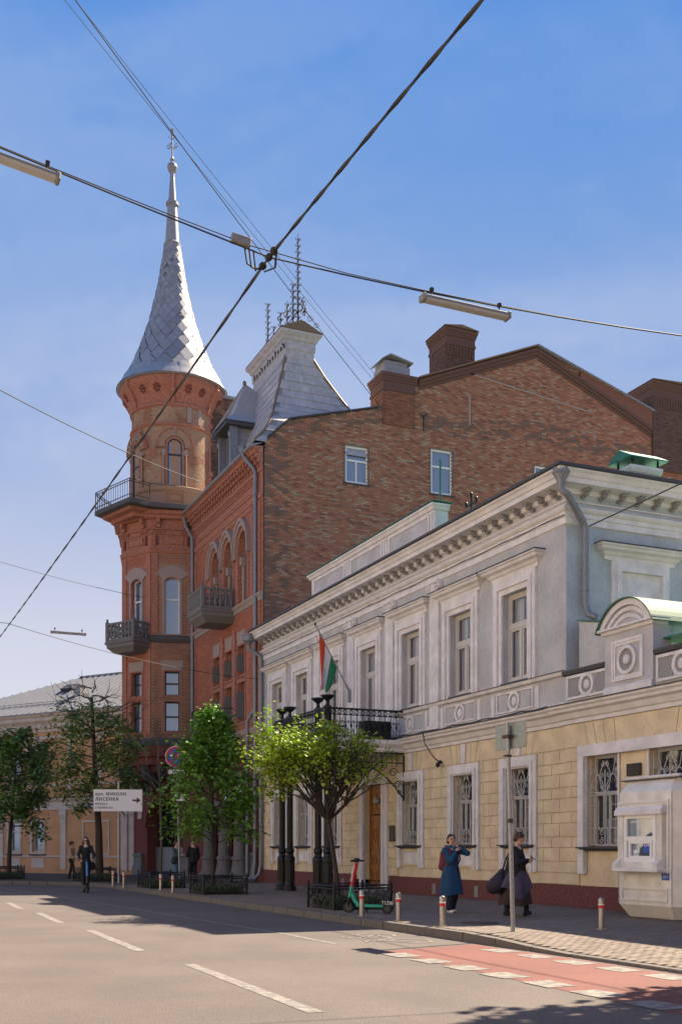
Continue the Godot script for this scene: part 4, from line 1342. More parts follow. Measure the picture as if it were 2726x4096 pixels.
func chimney(t: Node, x0: float, x1: float, y0: float, y1: float, z0: float, z1: float, metal: bool):
	var c := part(t, "chimney", B.new().box(x0, y0, z0, x1, y1, z1), MT["brick4"])
	var path := [Vector2(x0, z0), Vector2(x0, z1), Vector2(x1, z1), Vector2(x1, z0)]
	var h := y1
	part(c, "chimney_cornice", B.new().sweep(pairs([-.02, h - .75, .04, h - .75, .04, h - .62, .012, h - .62, .012, h - .34, .05, h - .34, .05, h - .24, .08, h - .24, .08, h - .13, .12, h - .13, .12, h, 0, h + .04]), path, true).box(x0, h, z0, x1, h + .03, z1), MT["brick4"])
	var xf := []; var cols := []
	var tn := func(x: float, y: float) -> Color:
		var f := rng.randf_range(.7, 1.2)
		if metal and y < 21.8: return Color(.48, .20, .12) * f
		return Color(.24, .145, .11) * f
	var yes := func(x: float, y: float) -> bool: return true
	lay_bricks(Transform3D(Basis.IDENTITY, Vector3(0, 0, z1 + .004)), x0, y0, x1, y1 - .75, yes, tn, xf, cols)
	lay_bricks(Transform3D(Basis(Vector3.UP, -PI / 2), Vector3(x0 - .004, 0, z0)), 0, y0, z1 - z0, y1 - .75, yes, tn, xf, cols)
	var bm := B.new().cbox(-.5, -.5, -.03, .5, .5, .012, .01).mesh()
	multi(c, "bricks", bm, MT.brick, xf, cols)
	if metal:
		part(c, "metal_cap", B.new().box(x0 + .1, h + .03, z0 + .1, x1 - .2, h + .42, z1 - .1), MT.zinc2)
		part(c, "cap_lid", B.new().prism(PackedVector2Array([Vector2(x0 - .05, h + .6), Vector2(x0 + .35, h + .86), Vector2(x1 - .1, h + .62), Vector2(x1 - .1, h + .58), Vector2(x0 + .35, h + .8)]), z0 - .05, z1 + .05), MT.zinc)
		part(c, "cap_side", B.new().box(x0 + .15, h + .4, z0 + .15, x1 - .3, h + .62, z1 - .15), MT.zinc2)
	else:
		part(c, "metal_cap", B.new().prism(PackedVector2Array([Vector2(x0 - .17, h + .03), Vector2(x1 + .17, h + .03), Vector2((x0 + x1) / 2, h + .18)]), z0 - .17, z1 + .18), MT.zincrust)
		var q := B.new()
		var n := int((x1 - x0) / .16)
		for k in n: q.box(x0 + .06 + k * .16, h - 1.25, z1, x0 + .14 + k * .16, h - .85, z1 + .05)
		part(c, "corbel_teeth", q, MT["brick4"])

func build_red_front(t: Node):
	var W := 10.4
	var ac := [3.95, 5.87, 7.87]     # arched windows
	var lc := [4.1, 5.9, 7.65]
	var holes := []
	for x in ac: holes.append([x - .66, 12.3, x + .66, 15.42, .95])
	for x in lc:
		holes.append([x - .5, 9.12, x + .5, 10.42, 0])
		holes.append([x - .5, 7.05, x + .5, 8.80, 0])
	# ground: two arched openings of the porch
	var pg := [[3.85, .14, 5.55, 4.6, .95], [6.15, .14, 8.0, 4.6, 1.0]]
	part(t, "front_wall", wall(0, 6.3, W, 18.1, holes, .5), MT.redstone, FR)
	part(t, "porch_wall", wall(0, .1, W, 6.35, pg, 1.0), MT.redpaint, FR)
	part(t, "porch_recess", room_box(3.3, .1, 8.6, 5.2, -2.2, -1.0), MT.room, FR)
	part(t, "porch_door", B.new().box(4.2, .14, -1.6, 5.2, 3.0, -1.5).add(frame(6.6, .14, 7.7, 3.1, .1, -1.6, -1.48)), MT.door, FR)
	# brick skin on the front
	var hit := func(x: float, y: float) -> bool:
		for h in holes:
			if x > h[0] - .3 and x < h[2] + .3 and y > h[1] - .1 and y < h[3] + .45: return false
		if y > 16.1 or (y < 12.3 and y > 11.85) or y < 6.75: return false
		if y > 13.0 and x > 2.4 and x < 9.1: return false
		return true
	var xf := []; var cols := []
	lay_bricks(FR, 0, 6.7, W, 16.2, hit, tint_red, xf, cols)
	var bm := B.new().cbox(-.5, -.5, -.03, .5, .5, .010, .01).mesh()
	single_bricks(t, bm, xf, cols, 50)
	multi(t, "front_bricks", bm, MT.brick, xf, cols)
	# cornice with corbels
	var P := [Vector2(0, 0), Vector2(W, 0)]
	part(t, "front_cornice", B.new().sweep(pairs([0, 17.95, .34, 18.0, .38, 18.1, .45, 18.14, .45, 18.22, 0, 18.26]), P), MT.redstone, FR)
	part(t, "eaves_gutter", B.new().sweep(pairs([.42, 18.2, .5, 18.16, .58, 18.2, .58, 18.27, .5, 18.30, 0, 18.4]), P), MT.zinc2, FR)
	var cb := B.new()
	for k in 3: cb.box(-.085, 17.42 + k * .18, 0, .085, 17.60 + k * .18, .10 + .11 * k)
	var cbm := cb.mesh()
	for i in 26: part(t, "corbel", cbm, MT.redstone, FR * at(.3 + i * .4, 0, 0))
	part(t, "cornice_fillet", B.new().sweep(pairs([0, 17.26, .06, 17.28, .09, 17.36, .09, 17.41, 0, 17.43]), P), MT.redstone, FR)
	var dn := B.new().box(-.04, 17.08, 0, .04, 17.2, .06).mesh()
	for i in 60: part(t, "dentil", dn, MT.redstone, FR * at(.9 + i * .15, 0, 0))
	part(t, "panel_band", frame(.8, 16.55, W - .7, 17.06, .07, 0, .05), MT.redstone, FR)
	part(t, "panel_band_inner", B.new().box(1.0, 16.7, 0, W - .9, 16.92, .02), MT.redstone, FR)
	part(t, "string_course", B.new().sweep(pairs([0, 16.16, .05, 16.18, .09, 16.3, .09, 16.36, 0, 16.42]), P), MT.redstone, FR)
	part(t, "arch_panel", frame(2.3, 12.3, 9.2, 16.12, .14, 0, .06, 0), MT.redstone, FR)
	part(t, "arch_field", frame(2.44, 15.0, 9.06, 15.98, .06, 0, .03, 0), MT.redstone, FR)
	# flank pilasters in brick
	for x in [.25, W - .75]:
		part(t, "corner_strip", B.new().box(x, 12.3, 0, x + .5, 16.1, .07), MT.redstone, FR)
		part(t, "corner_strip", B.new().box(x, 6.7, 0, x + .5, 11.9, .07), MT.redstone, FR)
	for x in ac:
		var w := part(t, "arched_window", arc_band(x, 14.47, .66, .80, 0, PI, 0, .05, 18, 1.38), MT.redstone, FR)
		win_simple(w, FR, x - .66, 12.3, x + .66, 15.42, .95, .45, MT.whiteplastic, .62, true, MT.glassdark)
		part(w, "arch_moulding", arc_band(x, 14.47, .80, .93, -.15, PI + .15, 0, .16, 20, 1.38).add(arc_band(x, 14.47, .93, 1.03, -.15, PI + .15, 0, .22, 20, 1.38)), MT.archstone, FR)
		part(w, "jamb_roll", B.new().tube([Vector3(x - .73, 12.35, .02), Vector3(x - .73, 14.4, .02)], .06).tube([Vector3(x + .73, 12.35, .02), Vector3(x + .73, 14.4, .02)], .06), MT.redstone, FR)
		part(w, "inner_shaft", B.new().tube([Vector3(x - .55, 12.35, -.2), Vector3(x - .55, 14.0, -.2)], .08, -1, 8).box(x - .68, 14.0, -.34, x - .40, 14.35, -.05), MT.archstone, FR)
		part(w, "room", room_box(x - .68, 12.2, x + .68, 15.5, -.62, -.5), MT.room, FR)
	for x in lc:
		for q in [[9.12, 10.42], [7.05, 8.80]]:
			var w := part(t, "deep_window", frame(x - .58, q[0] - .08, x + .58, q[1] + .08, .08, 0, .05), MT.redstone, FR)
			win_simple(w, FR, x - .5, q[0], x + .5, q[1], 0, .45, MT.greystone, .55, true, MT.glassdark)
			part(w, "reveal_panel", B.new().box(x - .5, q[0] + .25, -.35, x - .42, q[1] - .35, .1), MT.greystone, FR)
		part(t, "stone_lintel", B.new().prism(PackedVector2Array([Vector2(x - .42, 10.50), Vector2(x + .42, 10.50), Vector2(x + .58, 11.06), Vector2(x - .58, 11.06)]), 0, .05), MT.archstone, FR)
	part(t, "mullion_strip", B.new().box(4.83, 7.0, 0, 5.17, 11.2, .09), MT.redstone, FR)
	part(t, "mullion_strip", B.new().box(6.6, 7.0, 0, 6.95, 11.2, .09), MT.redstone, FR)
	part(t, "sill_course", B.new().sweep(pairs([0, 11.88, .06, 11.9, .10, 12.05, .16, 12.12, .16, 12.22, 0, 12.28]), P), MT.archstone, FR)
	part(t, "ground_cornice", B.new().sweep(pairs([0, 6.18, .06, 6.2, .12, 6.34, .22, 6.42, .25, 6.54, .25, 6.6, 0, 6.68]), P), MT.archstone, FR)
	part(t, "ground_fillet", B.new().sweep(pairs([0, 5.86, .06, 5.88, .06, 5.98, 0, 6.0]), P), MT.archstone, FR)
	# porch arches and stout columns
	for h in pg:
		var cx: float = (h[0] + h[2]) / 2
		var r: float = (h[2] - h[0]) / 2
		part(t, "porch_arch", arc_band(cx, 4.6 - h[4], r, r + .14, 0, PI, 0, .14, 20, h[4] / r).add(arc_band(cx, 4.6 - h[4], r + .14, r + .34, 0, PI, 0, .07, 20, h[4] / r)), MT.archstone, FR)
	var col := B.new().lathe(pairs([0, .14, .50, .14, .50, .35, .40, .45, .33, .75, .31, 1.0, .36, 1.05, .36, 1.14, .28, 1.2, .27, 1.3, .25, 2.1, .29, 2.15, .29, 2.25, .24, 2.3, .23, 2.85, .27, 2.9, .25, 2.98, .28, 3.15, .38, 3.38, .40, 3.45, 0, 3.45]), 18)
	col.box(-.4, 3.45, -.4, .4, 3.62, .4)
	var cm := col.mesh()
	for q in [[15.25, -45.4], [15.25, -47.55], [15.25, -49.8]]:
		var c := part(t, "porch_column", cm, MT.greystone, at(q[0], 0, q[1]))
	for x in [3.3, 5.65, 8.4, 9.3]:
		part(t, "porch_pier", B.new().sweep(pairs([0, .14, .12, .14, .12, .5, .04, .9, .04, 1.2, .1, 1.25, .1, 1.32, 0, 1.36]), [Vector2(x - .2, -.02), Vector2(x - .2, .1), Vector2(x + .3, .1), Vector2(x + .3, -.02)]).box(x - .2, .14, 0, x + .3, 1.36, .1), MT.greystone, FR)
		part(t, "porch_pilaster", B.new().box(x - .12, 1.36, 0, x + .22, 3.4, .08).box(x - .2, 3.3, 0, x + .3, 3.5, .14), MT.redpaint, FR)
	# shop sign between the columns
	var sg := part(t, "shop_sign", B.new().cbox(6.75, 3.46, .42, 8.95, 4.22, .50, .01), MT.signwhite, FR)
	part(sg, "sign_stripe", B.new().box(6.76, 3.47, .5, 8.94, 3.53, .504), MT.signblue, FR)
	text(sg, "МАГАЗИН", .22, FR * at(7.6, 3.85, .505), MT.signred)
	text(sg, "САЛОН", .24, FR * at(7.75, 3.58, .505), MT.signblue)
	part(sg, "sign_emblem", B.new().box(8.5, 3.65, .5, 8.85, 4.1, .504), MT.signblue, FR)
	# balconies
	balcony(t, FR, 4.7, 6.7, 1.5, 11.92, MT.greystone, true)
	balcony(t, FR, 4.7, 6.7, 1.4, 6.62, MT.rustiron, false)
	# downpipes
	var d := part(t, "downpipe", B.new().tube([Vector3(9.35, 18.3, .55), Vector3(9.4, 18.05, .5), Vector3(9.75, 17.5, .2), Vector3(9.85, 17.3, .16), Vector3(9.85, 1.0, .16), Vector3(9.8, .4, .2), Vector3(9.85, .2, .45)], .085, -1, 10), MT.pipe, FR)
	part(d, "hopper", B.new().lathe(pairs([.09, 0, .16, .1, .16, .22, .19, .24, .19, .28, .1, .28]), 12, at(9.35, 18.2, .55)), MT.pipe, FR)
	for k in 11: part(d, "joint", B.new().lathe(pairs([.085, 0, .098, 0, .098, .06, .085, .06]), 10, at(9.85, 1.5 + k * 1.4, .16)), MT.pipe, FR)
	d = part(t, "downpipe", B.new().tube([Vector3(.15, 18.0, .5), Vector3(.15, 17.6, .4), Vector3(.5, 16.9, .16), Vector3(.5, 6.5, .16)], .085, -1, 10), MT.pipe, FR)
	for k in 7: part(d, "joint", B.new().lathe(pairs([.085, 0, .098, 0, .098, .06, .085, .06]), 10, at(.5, 7.5 + k * 1.4, .16)), MT.pipe, FR)
	d = part(t, "downpipe", B.new().tube([Vector3(9.5, 7.4, .05), Vector3(9.3, 7.2, .16), Vector3(9.25, 6.9, .3), Vector3(9.25, .4, .3), Vector3(9.3, .2, .5)], .08, -1, 10), MT.pipe, FR)
	part(t, "roof_tube", B.new().tube([Vector3(5.2, 18.0, -.9), Vector3(5.1, 21.0, -.9)], .1, -1, 8).ball(Vector3(5.1, 21.1, -.9), Vector3(.18, .2, .18)), MT.whiteplastic, FR)

func text(parent: Node, s: String, size: float, T: Transform3D, m: Material, depth := .004):
	var tm := TextMesh.new()
	var f := SystemFont.new()
	f.font_names = PackedStringArray(["Droid Sans"])
	tm.font = f
	tm.text = s
	tm.font_size = 48
	tm.pixel_size = size / 36.0
	tm.depth = depth
	tm.curve_step = 1.0
	tm.horizontal_alignment = HORIZONTAL_ALIGNMENT_CENTER
	tm.vertical_alignment = VERTICAL_ALIGNMENT_BOTTOM
	part(parent, "lettering", tm, m, T)

# projecting balcony on a wall frame: x0..x1, depth, slab top
func balcony(t: Node, F: Transform3D, x0: float, x1: float, d: float, y: float, m: Material, cast: bool):
	var b := B.new()
	b.box(x0, y - .05, 0, x1, y + .22, d)
	var path := [Vector2(x0, 0), Vector2(x0, d), Vector2(x1, d), Vector2(x1, 0)]
	b.sweep(pairs([-.25, y - .35, 0, y - .1, .03, y - .08, .03, y + .05, .10, y + .12, .10, y + .22, 0, y + .24]), path)
	b.box(x0 + .25, y - .35, 0, x1 - .25, y - .05, d - .25)
	var o := part(t, "balcony", b, MT.greystone if cast else MT.concrete, F)
	var top := y + 1.15
	var hr := top - y - .24
	var rail := B.new().sweep(pairs([-.07, top - .1, .07, top - .1, .07, top, -.07, top]), path).sweep(pairs([-.06, y + .24, .06, y + .24, .06, y + .34, -.06, y + .34]), path)
	if not cast: rail = B.new().tube([Vector3(x0, top, 0), Vector3(x0, top, d), Vector3(x1, top, d), Vector3(x1, top, 0)], .025).tube([Vector3(x0, y + .35, 0), Vector3(x0, y + .35, d), Vector3(x1, y + .35, d), Vector3(x1, y + .35, 0)], .02)
	part(o, "rail", rail, m, F)
	var bl := B.new()
	if cast:
		bl.lathe(pairs([.05, .1, .05, .2, .08, .3, .05, .45, .04, .6, .07, hr - .12, .07, hr - .1]), 8)
		bl.add(arc_band(.12, .3, .05, .08, 0, TAU, -.025, .025, 8)).add(arc_band(.12, .58, .04, .075, 0, TAU, -.025, .025, 8))
		bl.tube([Vector3(.05, .25, 0), Vector3(.2, .62, 0)], .02, -1, 4).tube([Vector3(.2, .25, 0), Vector3(.05, .62, 0)], .02, -1, 4)
	else:
		bl.tube([Vector3(0, .1, 0), Vector3(0, hr, 0)], .012, -1, 4)
		bl.tube(spiral(Vector3(.1, .3, 0), .09, 0, 1.2, Vector3.RIGHT, Vector3.UP, 8), .012, -1, 4).tube(spiral(Vector3(.1, .58, 0), .09, PI, -1.2, Vector3.RIGHT, Vector3.UP, 8), .012, -1, 4)
	var bm := bl.mesh()
	for i in path.size() - 1:
		var a: Vector2 = path[i]; var c: Vector2 = path[i + 1]
		var n := int(a.distance_to(c) / .25)
		var dd := (c - a).normalized()
		for k in n:
			var p := a + dd * (k + .35) * .25
			part(o, "baluster", bm, m, F * at(p.x, y + .24, p.y, atan2(-dd.y, dd.x)))
	for p in [path[1], path[2]]:
		part(o, "corner_post", B.new().cbox(-.08, 0, -.08, .08, hr + .08, .08, .02).ball(Vector3(0, hr + .16, 0), Vector3(.06, .09, .06)) if cast else B.new().box(-.02, 0, -.02, .02, hr, .02), m, F * at(p.x, y + .24, p.y))

func build_tower(t: Node):
	# octagonal bay from 7 m to 18.4 m, round turret above
	var R := 2.73
	var w8 := 2.0 * R * sin(PI / 8)
	var hw := w8 / 2
	var bm := B.new().cbox(-.5, -.5, -.03, .5, .5, .010, .01).mesh()
	var xf := []; var cols := []
	for k in 8:
		var F := face(k)
		var hs := []
		var front: bool = k in [0, 7, 1]
		if front:
			hs = [[-.36, 12.32, .36, 15.16, .16], [-.36, 9.24, .36, 10.44, 0], [-.36, 7.42, .36, 8.92, 0], [-.29, 17.42, .29, 17.98, 0]]
		part(t, "bay_wall", wall(-hw, 6.9, hw, 18.5, hs, .35), MT.mortartower if k == 0 else MT.redstone, F)
		if not front: continue
		for i in hs.size():
			var h: Array = hs[i]
			var wn := part(t, "bay_window", frame(h[0] - .12, h[1] - .05, h[2] + .12, h[3] + .05, .10, 0, .05, .05, 0 if i == 0 else .05), MT.redstone if i != 0 else MT.archstone, F)
			win_simple(wn, F, h[0], h[1], h[2], h[3], h[4], .28, MT.whiteplastic if i in [0, 3] else MT.darkframe, .62 if i == 0 else .5, false, MT.glassdark)
			part(wn, "room", room_box(h[0] - .02, h[1], h[2] + .02, h[3], -.5, -.35), MT.room, F)
			if i in [1, 2]: part(wn, "blind", B.new().box(h[0] + .06, h[1] + .06, -.27, h[2] - .06, h[3] - .06, -.262), MT.greystone, F)
		# segmental stone head over the tall window, flat lintel below
		part(t, "window_head", arc_band(0, 14.75, .44, 1.0, .62, PI - .62, 0, .06, 14).add(B.new()), MT.archstone, F)
		part(t, "flat_lintel", B.new().prism(V2([-.5, 10.5, .5, 10.5, .56, 10.98, -.56, 10.98]), 0, .05), MT.archstone, F)
		var hit := func(x: float, y: float) -> bool:
			for h in hs:
				if x > h[0] - .22 and x < h[2] + .22 and y > h[1] - .1 and y < h[3] + .05: return false
			if y > 14.95 and y < 15.85 and absf(x) < .75: return false
			if y > 16.3 or (y > 11.9 and y < 12.3) or y < 7.1: return false
			if y > 10.45 and y < 11.0 and absf(x) < .6: return false
			return true
		lay_bricks(F, -hw, 7.0, hw, 16.4, hit, tint_tower if k == 0 else tint_red, xf, cols)
		# corner strips
		for s: float in [-1.0, 1.0]:
			part(t, "bay_corner_strip", B.new().box(s * (hw - .17) - .16, 12.3, 0, s * (hw - .17) + .16, 16.3, .05), MT.redstone, F)
			if k != 0: part(t, "bay_corner_strip", B.new().box(s * (hw - .17) - .16, 7.3, 0, s * (hw - .17) + .16, 11.8, .05), MT.redstone, F)
		# frieze panels
		part(t, "frieze_panel", frame(-.55, 16.82, .55, 17.2, .05, .08, .12).box(-.5, 16.87, .06, .5, 17.15, .09), MT.redstone, F)
		for s: float in [-1.0, 1.0]: part(t, "frieze_slot", B.new().box(s * .78 - .06, 16.75, .06, s * .78 + .06, 17.22, .13), MT.redpaint, F)
		for i in 13:
			if absf(-.95 + i * .16) > .4: part(t, "dentil", B.new().box(-.045, 17.36, .1, .045, 17.48, .2), MT.redstone, F * at(-.95 + i * .16, 0, 0))
		for x in [-.7, .7]: part(t, "corbel", B.new().box(x - .09, 17.6, .1, x + .09, 17.8, .3).box(x - .09, 17.8, .1, x + .09, 18.0, .42), MT.redstone, F)
	single_bricks(t, bm, xf, cols, 50)
	multi(t, "bay_bricks", bm, MT.brick, xf, cols)
	# rings
	part(t, "bay_string", oct_ring(pairs([0, 11.86, .06, 11.9, .14, 12.05, .14, 12.16, 0, 12.25])), MT.concrete, TF)
	part(t, "bay_ledge", oct_ring(pairs([0, 16.36, .05, 16.38, .12, 16.5, .12, 16.56, .05, 16.6, .05, 16.72, 0, 16.74])), MT.redstone, TF)
	part(t, "bay_frieze", oct_ring(pairs([0, 16.72, .06, 16.72, .06, 17.28, .12, 17.30, .12, 17.36, 0, 17.38])), MT.redstone, TF)
	part(t, "bay_cornice", oct_ring(pairs([0, 17.36, .1, 17.36, .1, 17.5, .2, 17.52, .2, 17.58, .1, 17.6, .1, 18.02, .32, 18.05, .34, 18.2, .46, 18.24, .46, 18.42, 0, 18.45])), MT.redstone, TF)
	part(t, "bay_foot", oct_ring(pairs([-.4, 6.65, .1, 6.68, .12, 6.8, .05, 6.9, .05, 7.05, 0, 7.1])), MT.concrete, TF)
	# corbelled underside of the bay: rings stepping in, and scroll brackets
	var cb := B.new()
	var rs := [2.85, 2.85, 2.7, 2.7, 2.45, 2.35, 2.0, 1.9, 1.5, 1.35, .9, .6, .2]
	var ys := [6.66, 6.15, 6.1, 5.75, 5.7, 5.4, 5.3, 5.0, 4.9, 4.6, 4.5, 4.2, 4.1]
	for i in rs.size() - 1:
		var lo := oct(rs[i + 1]); var hi := oct(rs[i])
		for k in 8:
			var j := (k + 1) % 8
			cb.quad(Vector3(lo[k].x, ys[i + 1], lo[k].y), Vector3(lo[j].x, ys[i + 1], lo[j].y), Vector3(hi[j].x, ys[i], hi[j].y), Vector3(hi[k].x, ys[i], hi[k].y))
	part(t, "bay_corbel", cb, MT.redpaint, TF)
	for k in 8:
		if not k in [0, 1, 6, 7]: continue
		for s in [-.6, .6]:
			var br := B.new().prism(V2([2.62, 5.75, 2.62, 5.2, 2.4, 4.95, 2.2, 5.0, 2.0, 4.7, 1.6, 4.5, 1.2, 4.2, 1.0, 4.6, 1.9, 5.75]), -.12, .12, Transform3D(Basis(Vector3(0, 0, 1), Vector3.UP, Vector3(-1, 0, 0)), Vector3(s, 0, 0)))
			br.tube([Vector3(s, 5.75, 2.66), Vector3(s, 5.1, 2.6)], .07)
			part(t, "bay_bracket", br, MT.concrete, TF * Transform3D(Basis(Vector3.UP, deg_to_rad(45 * k)), Vector3.ZERO))
	# ground floor chamfer with the dark archway
	var A := Vector3(13.97, 0, -58.86); var C := Vector3(15.7, 0, -54.1)
	var d := (C - A).normalized()
	var GF := Transform3D(Basis(d, Vector3.UP, d.cross(Vector3.UP)), A)
	var L := A.distance_to(C)
	var arch := [[1.05, .14, 4.2, 4.15, 1.5, ]]
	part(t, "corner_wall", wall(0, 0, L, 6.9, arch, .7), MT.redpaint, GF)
	var ar := part(t, "archway", arc_band(2.625, 2.65, 1.575, 1.78, 0, PI, 0, .12, 24, 1.5 / 1.575).add(arc_band(2.625, 2.65, 1.78, 1.98, 0, PI, 0, .05, 24, .96)), MT.redpaint, GF)
	part(ar, "passage", room_box(1.0, .1, 4.25, 4.3, -4, -.7), MT.room, GF)
	part(ar, "gate", B.new().box(1.05, .14, -.6, 4.2, 1.6, -.55), MT.pipe, GF)
	part(ar, "gate_bars", bars(1.05, 4.2, 1.6, 3.9, -.58, .16), MT.iron, GF)
	for x in [.35, 4.55]:
		part(t, "corner_base", B.new().sweep(pairs([0, .14, .14, .14, .14, .5, .06, .8, .06, 1.1, .12, 1.15, .12, 1.25, 0, 1.3]), [Vector2(x - .25, -.02), Vector2(x - .25, .1), Vector2(x + .3, .1), Vector2(x + .3, -.02)]).box(x - .25, .14, 0, x + .3, 1.3, .1), MT.greystone, GF)
	var pq := part(t, "number_plate", B.new().cbox(.25, 3.1, .02, .6, 3.75, .07, .01).box(.2, 3.78, .02, .65, 3.86, .16), MT.orangetrim, GF)
	text(pq, "1", .28, GF * at(.42, 3.25, .075), MT.signblack)
	part(t, "corner_wall_return", B.new().box(13.95, 0, -70, 14.4, 6.9, -58.9), MT.redpaint)
	# round turret
	var rt := 2.08
	var hz := [[-.36, 19.9, .36, 22.3, .36]]
	part(t, "turret_wall", B.new().lathe(pairs([rt, 18.4, rt, 24.3]), 40), MT.mortartower, TF)
	xf = []; cols = []
	var rows := int((24.1 - 19.9) / .077)
	for j in rows:
		var y := 19.9 + (j + .5) * .077
		var n := 50
		for i in n:
			var an := -2.2 + 3.6 * (i + (.5 if j % 2 == 0 else 0.0)) / n
			var off := an * rt
			var skip := false
			for wa in [0.06, -1.05]:
				var dx: float = (an - wa) * rt
				if absf(dx) < .44 and y > 19.7 and y < 22.0: skip = true
				if y >= 21.6 and Vector2(dx, y - 21.95).length() < .95: skip = true
			if skip: continue
			var bs := Basis(Vector3.UP, an)
			xf.append(TF * Transform3D(bs * Basis.from_scale(Vector3(.14, .063, 1)), Vector3(sin(an) * rt, y, cos(an) * rt)))
			cols.append(tint_buff(off, y))
	multi(t, "turret_bricks", bm, MT.brick, xf, cols)
	for wa in [0.06, -1.05]:
		var WF := TF * Transform3D(Basis(Vector3.UP, wa), Vector3(sin(wa) * (rt - .02), 0, cos(wa) * (rt - .02)))
		var y0 := 19.9 if wa > 0 else 18.75
		var wn := part(t, "turret_window", frame(-.46, y0, .46, 21.95, .1, -.05, .07, .04, 0).add(arc_band(0, 21.95, .36, .46, 0, PI, -.05, .07, 14)), MT.redstone, WF)
		win_simple(wn, WF, -.36, y0, .36, 22.31, .36, .02, MT.darkframe, .66, false, MT.glassdark)
		part(wn, "hood", arc_band(0, 21.95, .50, .86, -.12, PI + .12, -.12, .08, 20), MT.mortartower, WF)
		part(wn, "hood_edge", arc_band(0, 21.95, .86, .92, -.12, PI + .12, -.12, .14, 20), MT.redstone, WF)
		var orn := B.new()
		for k in (9 if wa < 0 else 1):
			var an := PI * (k + .5) / (9 if wa < 0 else 1)
			for q in 3: orn.ball(Vector3(cos(an) * (.70 + .1 * (q - 1)), 21.95 + sin(an) * (.70 + .12 * (q - 1)), .10), Vector3(.09, .07, .06), 6, 4)
		part(wn, "carved_ornament", orn, MT.archstone, WF)
		for s: float in [-1.0, 1.0]: part(wn, "capital", B.new().box(s * .56 - .1, 21.55, -.05, s * .56 + .1, 21.72, .12).ball(Vector3(s * .56, 21.5, .08), Vector3(.1, .08, .06), 6, 4), MT.archstone, WF)
		for s: float in [-1.0, 1.0]: part(wn, "colonnette", B.new().tube([Vector3(s * .56, y0, .04), Vector3(s * .56, 21.5, .04)], .06), MT.mortartower, WF)
	part(t, "turret_base", B.new().lathe(pairs([rt, 18.5, 2.34, 18.55, 2.34, 19.0, 2.30, 19.05, 2.30, 19.55, 2.42, 19.66, 2.46, 19.80, 2.30, 19.88, rt, 19.9]), 40, Transform3D.IDENTITY, -PI / 2 - .85, -PI / 2 + 2.4), MT.mortartower, TF)
	for an in [.06, .8]:
		part(t, "base_panel", frame(-.42, 19.08, .42, 19.5, .07, 0, .05), MT.redstone, TF * Transform3D(Basis(Vector3.UP, an), Vector3(sin(an) * 2.29, 0, cos(an) * 2.29)))
	part(t, "turret_string", B.new().lathe(pairs([rt, 22.98, rt + .05, 23.0, rt + .12, 23.06, rt + .12, 23.12, rt, 23.18]), 40), MT.redstone, TF)
	part(t, "turret_cornice", B.new().lathe(pairs([rt, 23.98, rt + .1, 24.02, rt + .12, 24.14, rt + .06, 24.2, rt + .14, 24.45, rt + .38, 24.85, rt + .60, 25.1, rt + .62, 25.35, rt, 25.4]), 44), MT.redstone, TF)
	# carved coves and ribs round the cornice
	for k in 14:
		var an := -2.3 + k * .33
		var CF := TF * Transform3D(Basis(Vector3.UP, an), Vector3.ZERO)
		if k % 3 == 1: part(t, "cornice_rib", B.new().prism(V2([rt, 23.9, rt + .14, 24.0, rt + .28, 24.45, rt + .52, 24.85, rt + .72, 25.1, rt + .72, 25.36, rt, 25.36]), -.08, .08, Transform3D(Basis(Vector3(0, 0, 1), Vector3.UP, Vector3(-1, 0, 0)), Vector3.ZERO)), MT.redstone, CF)
		else:
			var rs2 := B.new()
			for q in 7:
				var a2 := TAU * q / 7
				rs2.ball(Vector3(cos(a2) * .14, 24.82 + sin(a2) * .15, rt + .36 + sin(a2) * .10), Vector3(.075, .075, .05), 6, 4)
			rs2.ball(Vector3(0, 24.82, rt + .38), Vector3(.07, .07, .05), 6, 4)
			part(t, "carved_rosette", rs2, MT.redpaint, CF)
	for an in [.42, .72]: part(t, "turret_panel", B.new().box(-.12, 23.22, 0, .12, 24.0, .06), MT.archstone, TF * Transform3D(Basis(Vector3.UP, an), Vector3(sin(an) * rt, 0, cos(an) * rt)))
	# stair wall behind the turret
	part(t, "stair_wall", B.new().box(16.55, 17.5, -59.6, 18.6, 25.15, -56.1), MT["brick4"])
	xf = []; cols = []
	var soot := func(x: float, y: float) -> Color:
		var f := rng.randf_range(.7, 1.3)
		return (Color(.20, .135, .105) if NZ.get_noise_2d(x * 2, y) < .2 else Color(.44, .26, .18)) * f
	var yes := func(x: float, y: float) -> bool: return true
	lay_bricks(Transform3D(Basis.IDENTITY, Vector3(0, 0, -56.09)), 16.55, 17.6, 18.6, 25.1, yes, soot, xf, cols)
	lay_bricks(Transform3D(Basis(Vector3.UP, -PI / 2), Vector3(16.54, 0, -59)), 0, 17.6, 2.9, 25.1, yes, soot, xf, cols)
	multi(t, "stair_bricks", bm, MT.brick, xf, cols)
	part(t, "stair_strip", B.new().box(16.7, 18.6, -56.1, 17.2, 25.1, -55.85).box(16.62, 20.9, -56.1, 17.28, 21.1, -55.8).box(16.62, 23.4, -56.1, 17.28, 23.6, -55.8), MT.redstone)
	part(t, "stair_cap", B.new().box(16.45, 25.15, -59.7, 18.8, 25.3, -55.95), MT.zinc)
	# high balcony slab, projecting on the left
	var sl := PackedVector2Array([Vector2(-3.9, 1.3), Vector2(-2.05, 4.0), Vector2(-1.1, 3.35), Vector2(1.2, 3.05), Vector2(2.4, 1.6), Vector2(1.5, 0), Vector2(-2.0, -1.2)])
	var XZ := Transform3D(Basis(Vector3(1, 0, 0), Vector3(0, 0, 1), Vector3(0, -1, 0)), Vector3.ZERO)
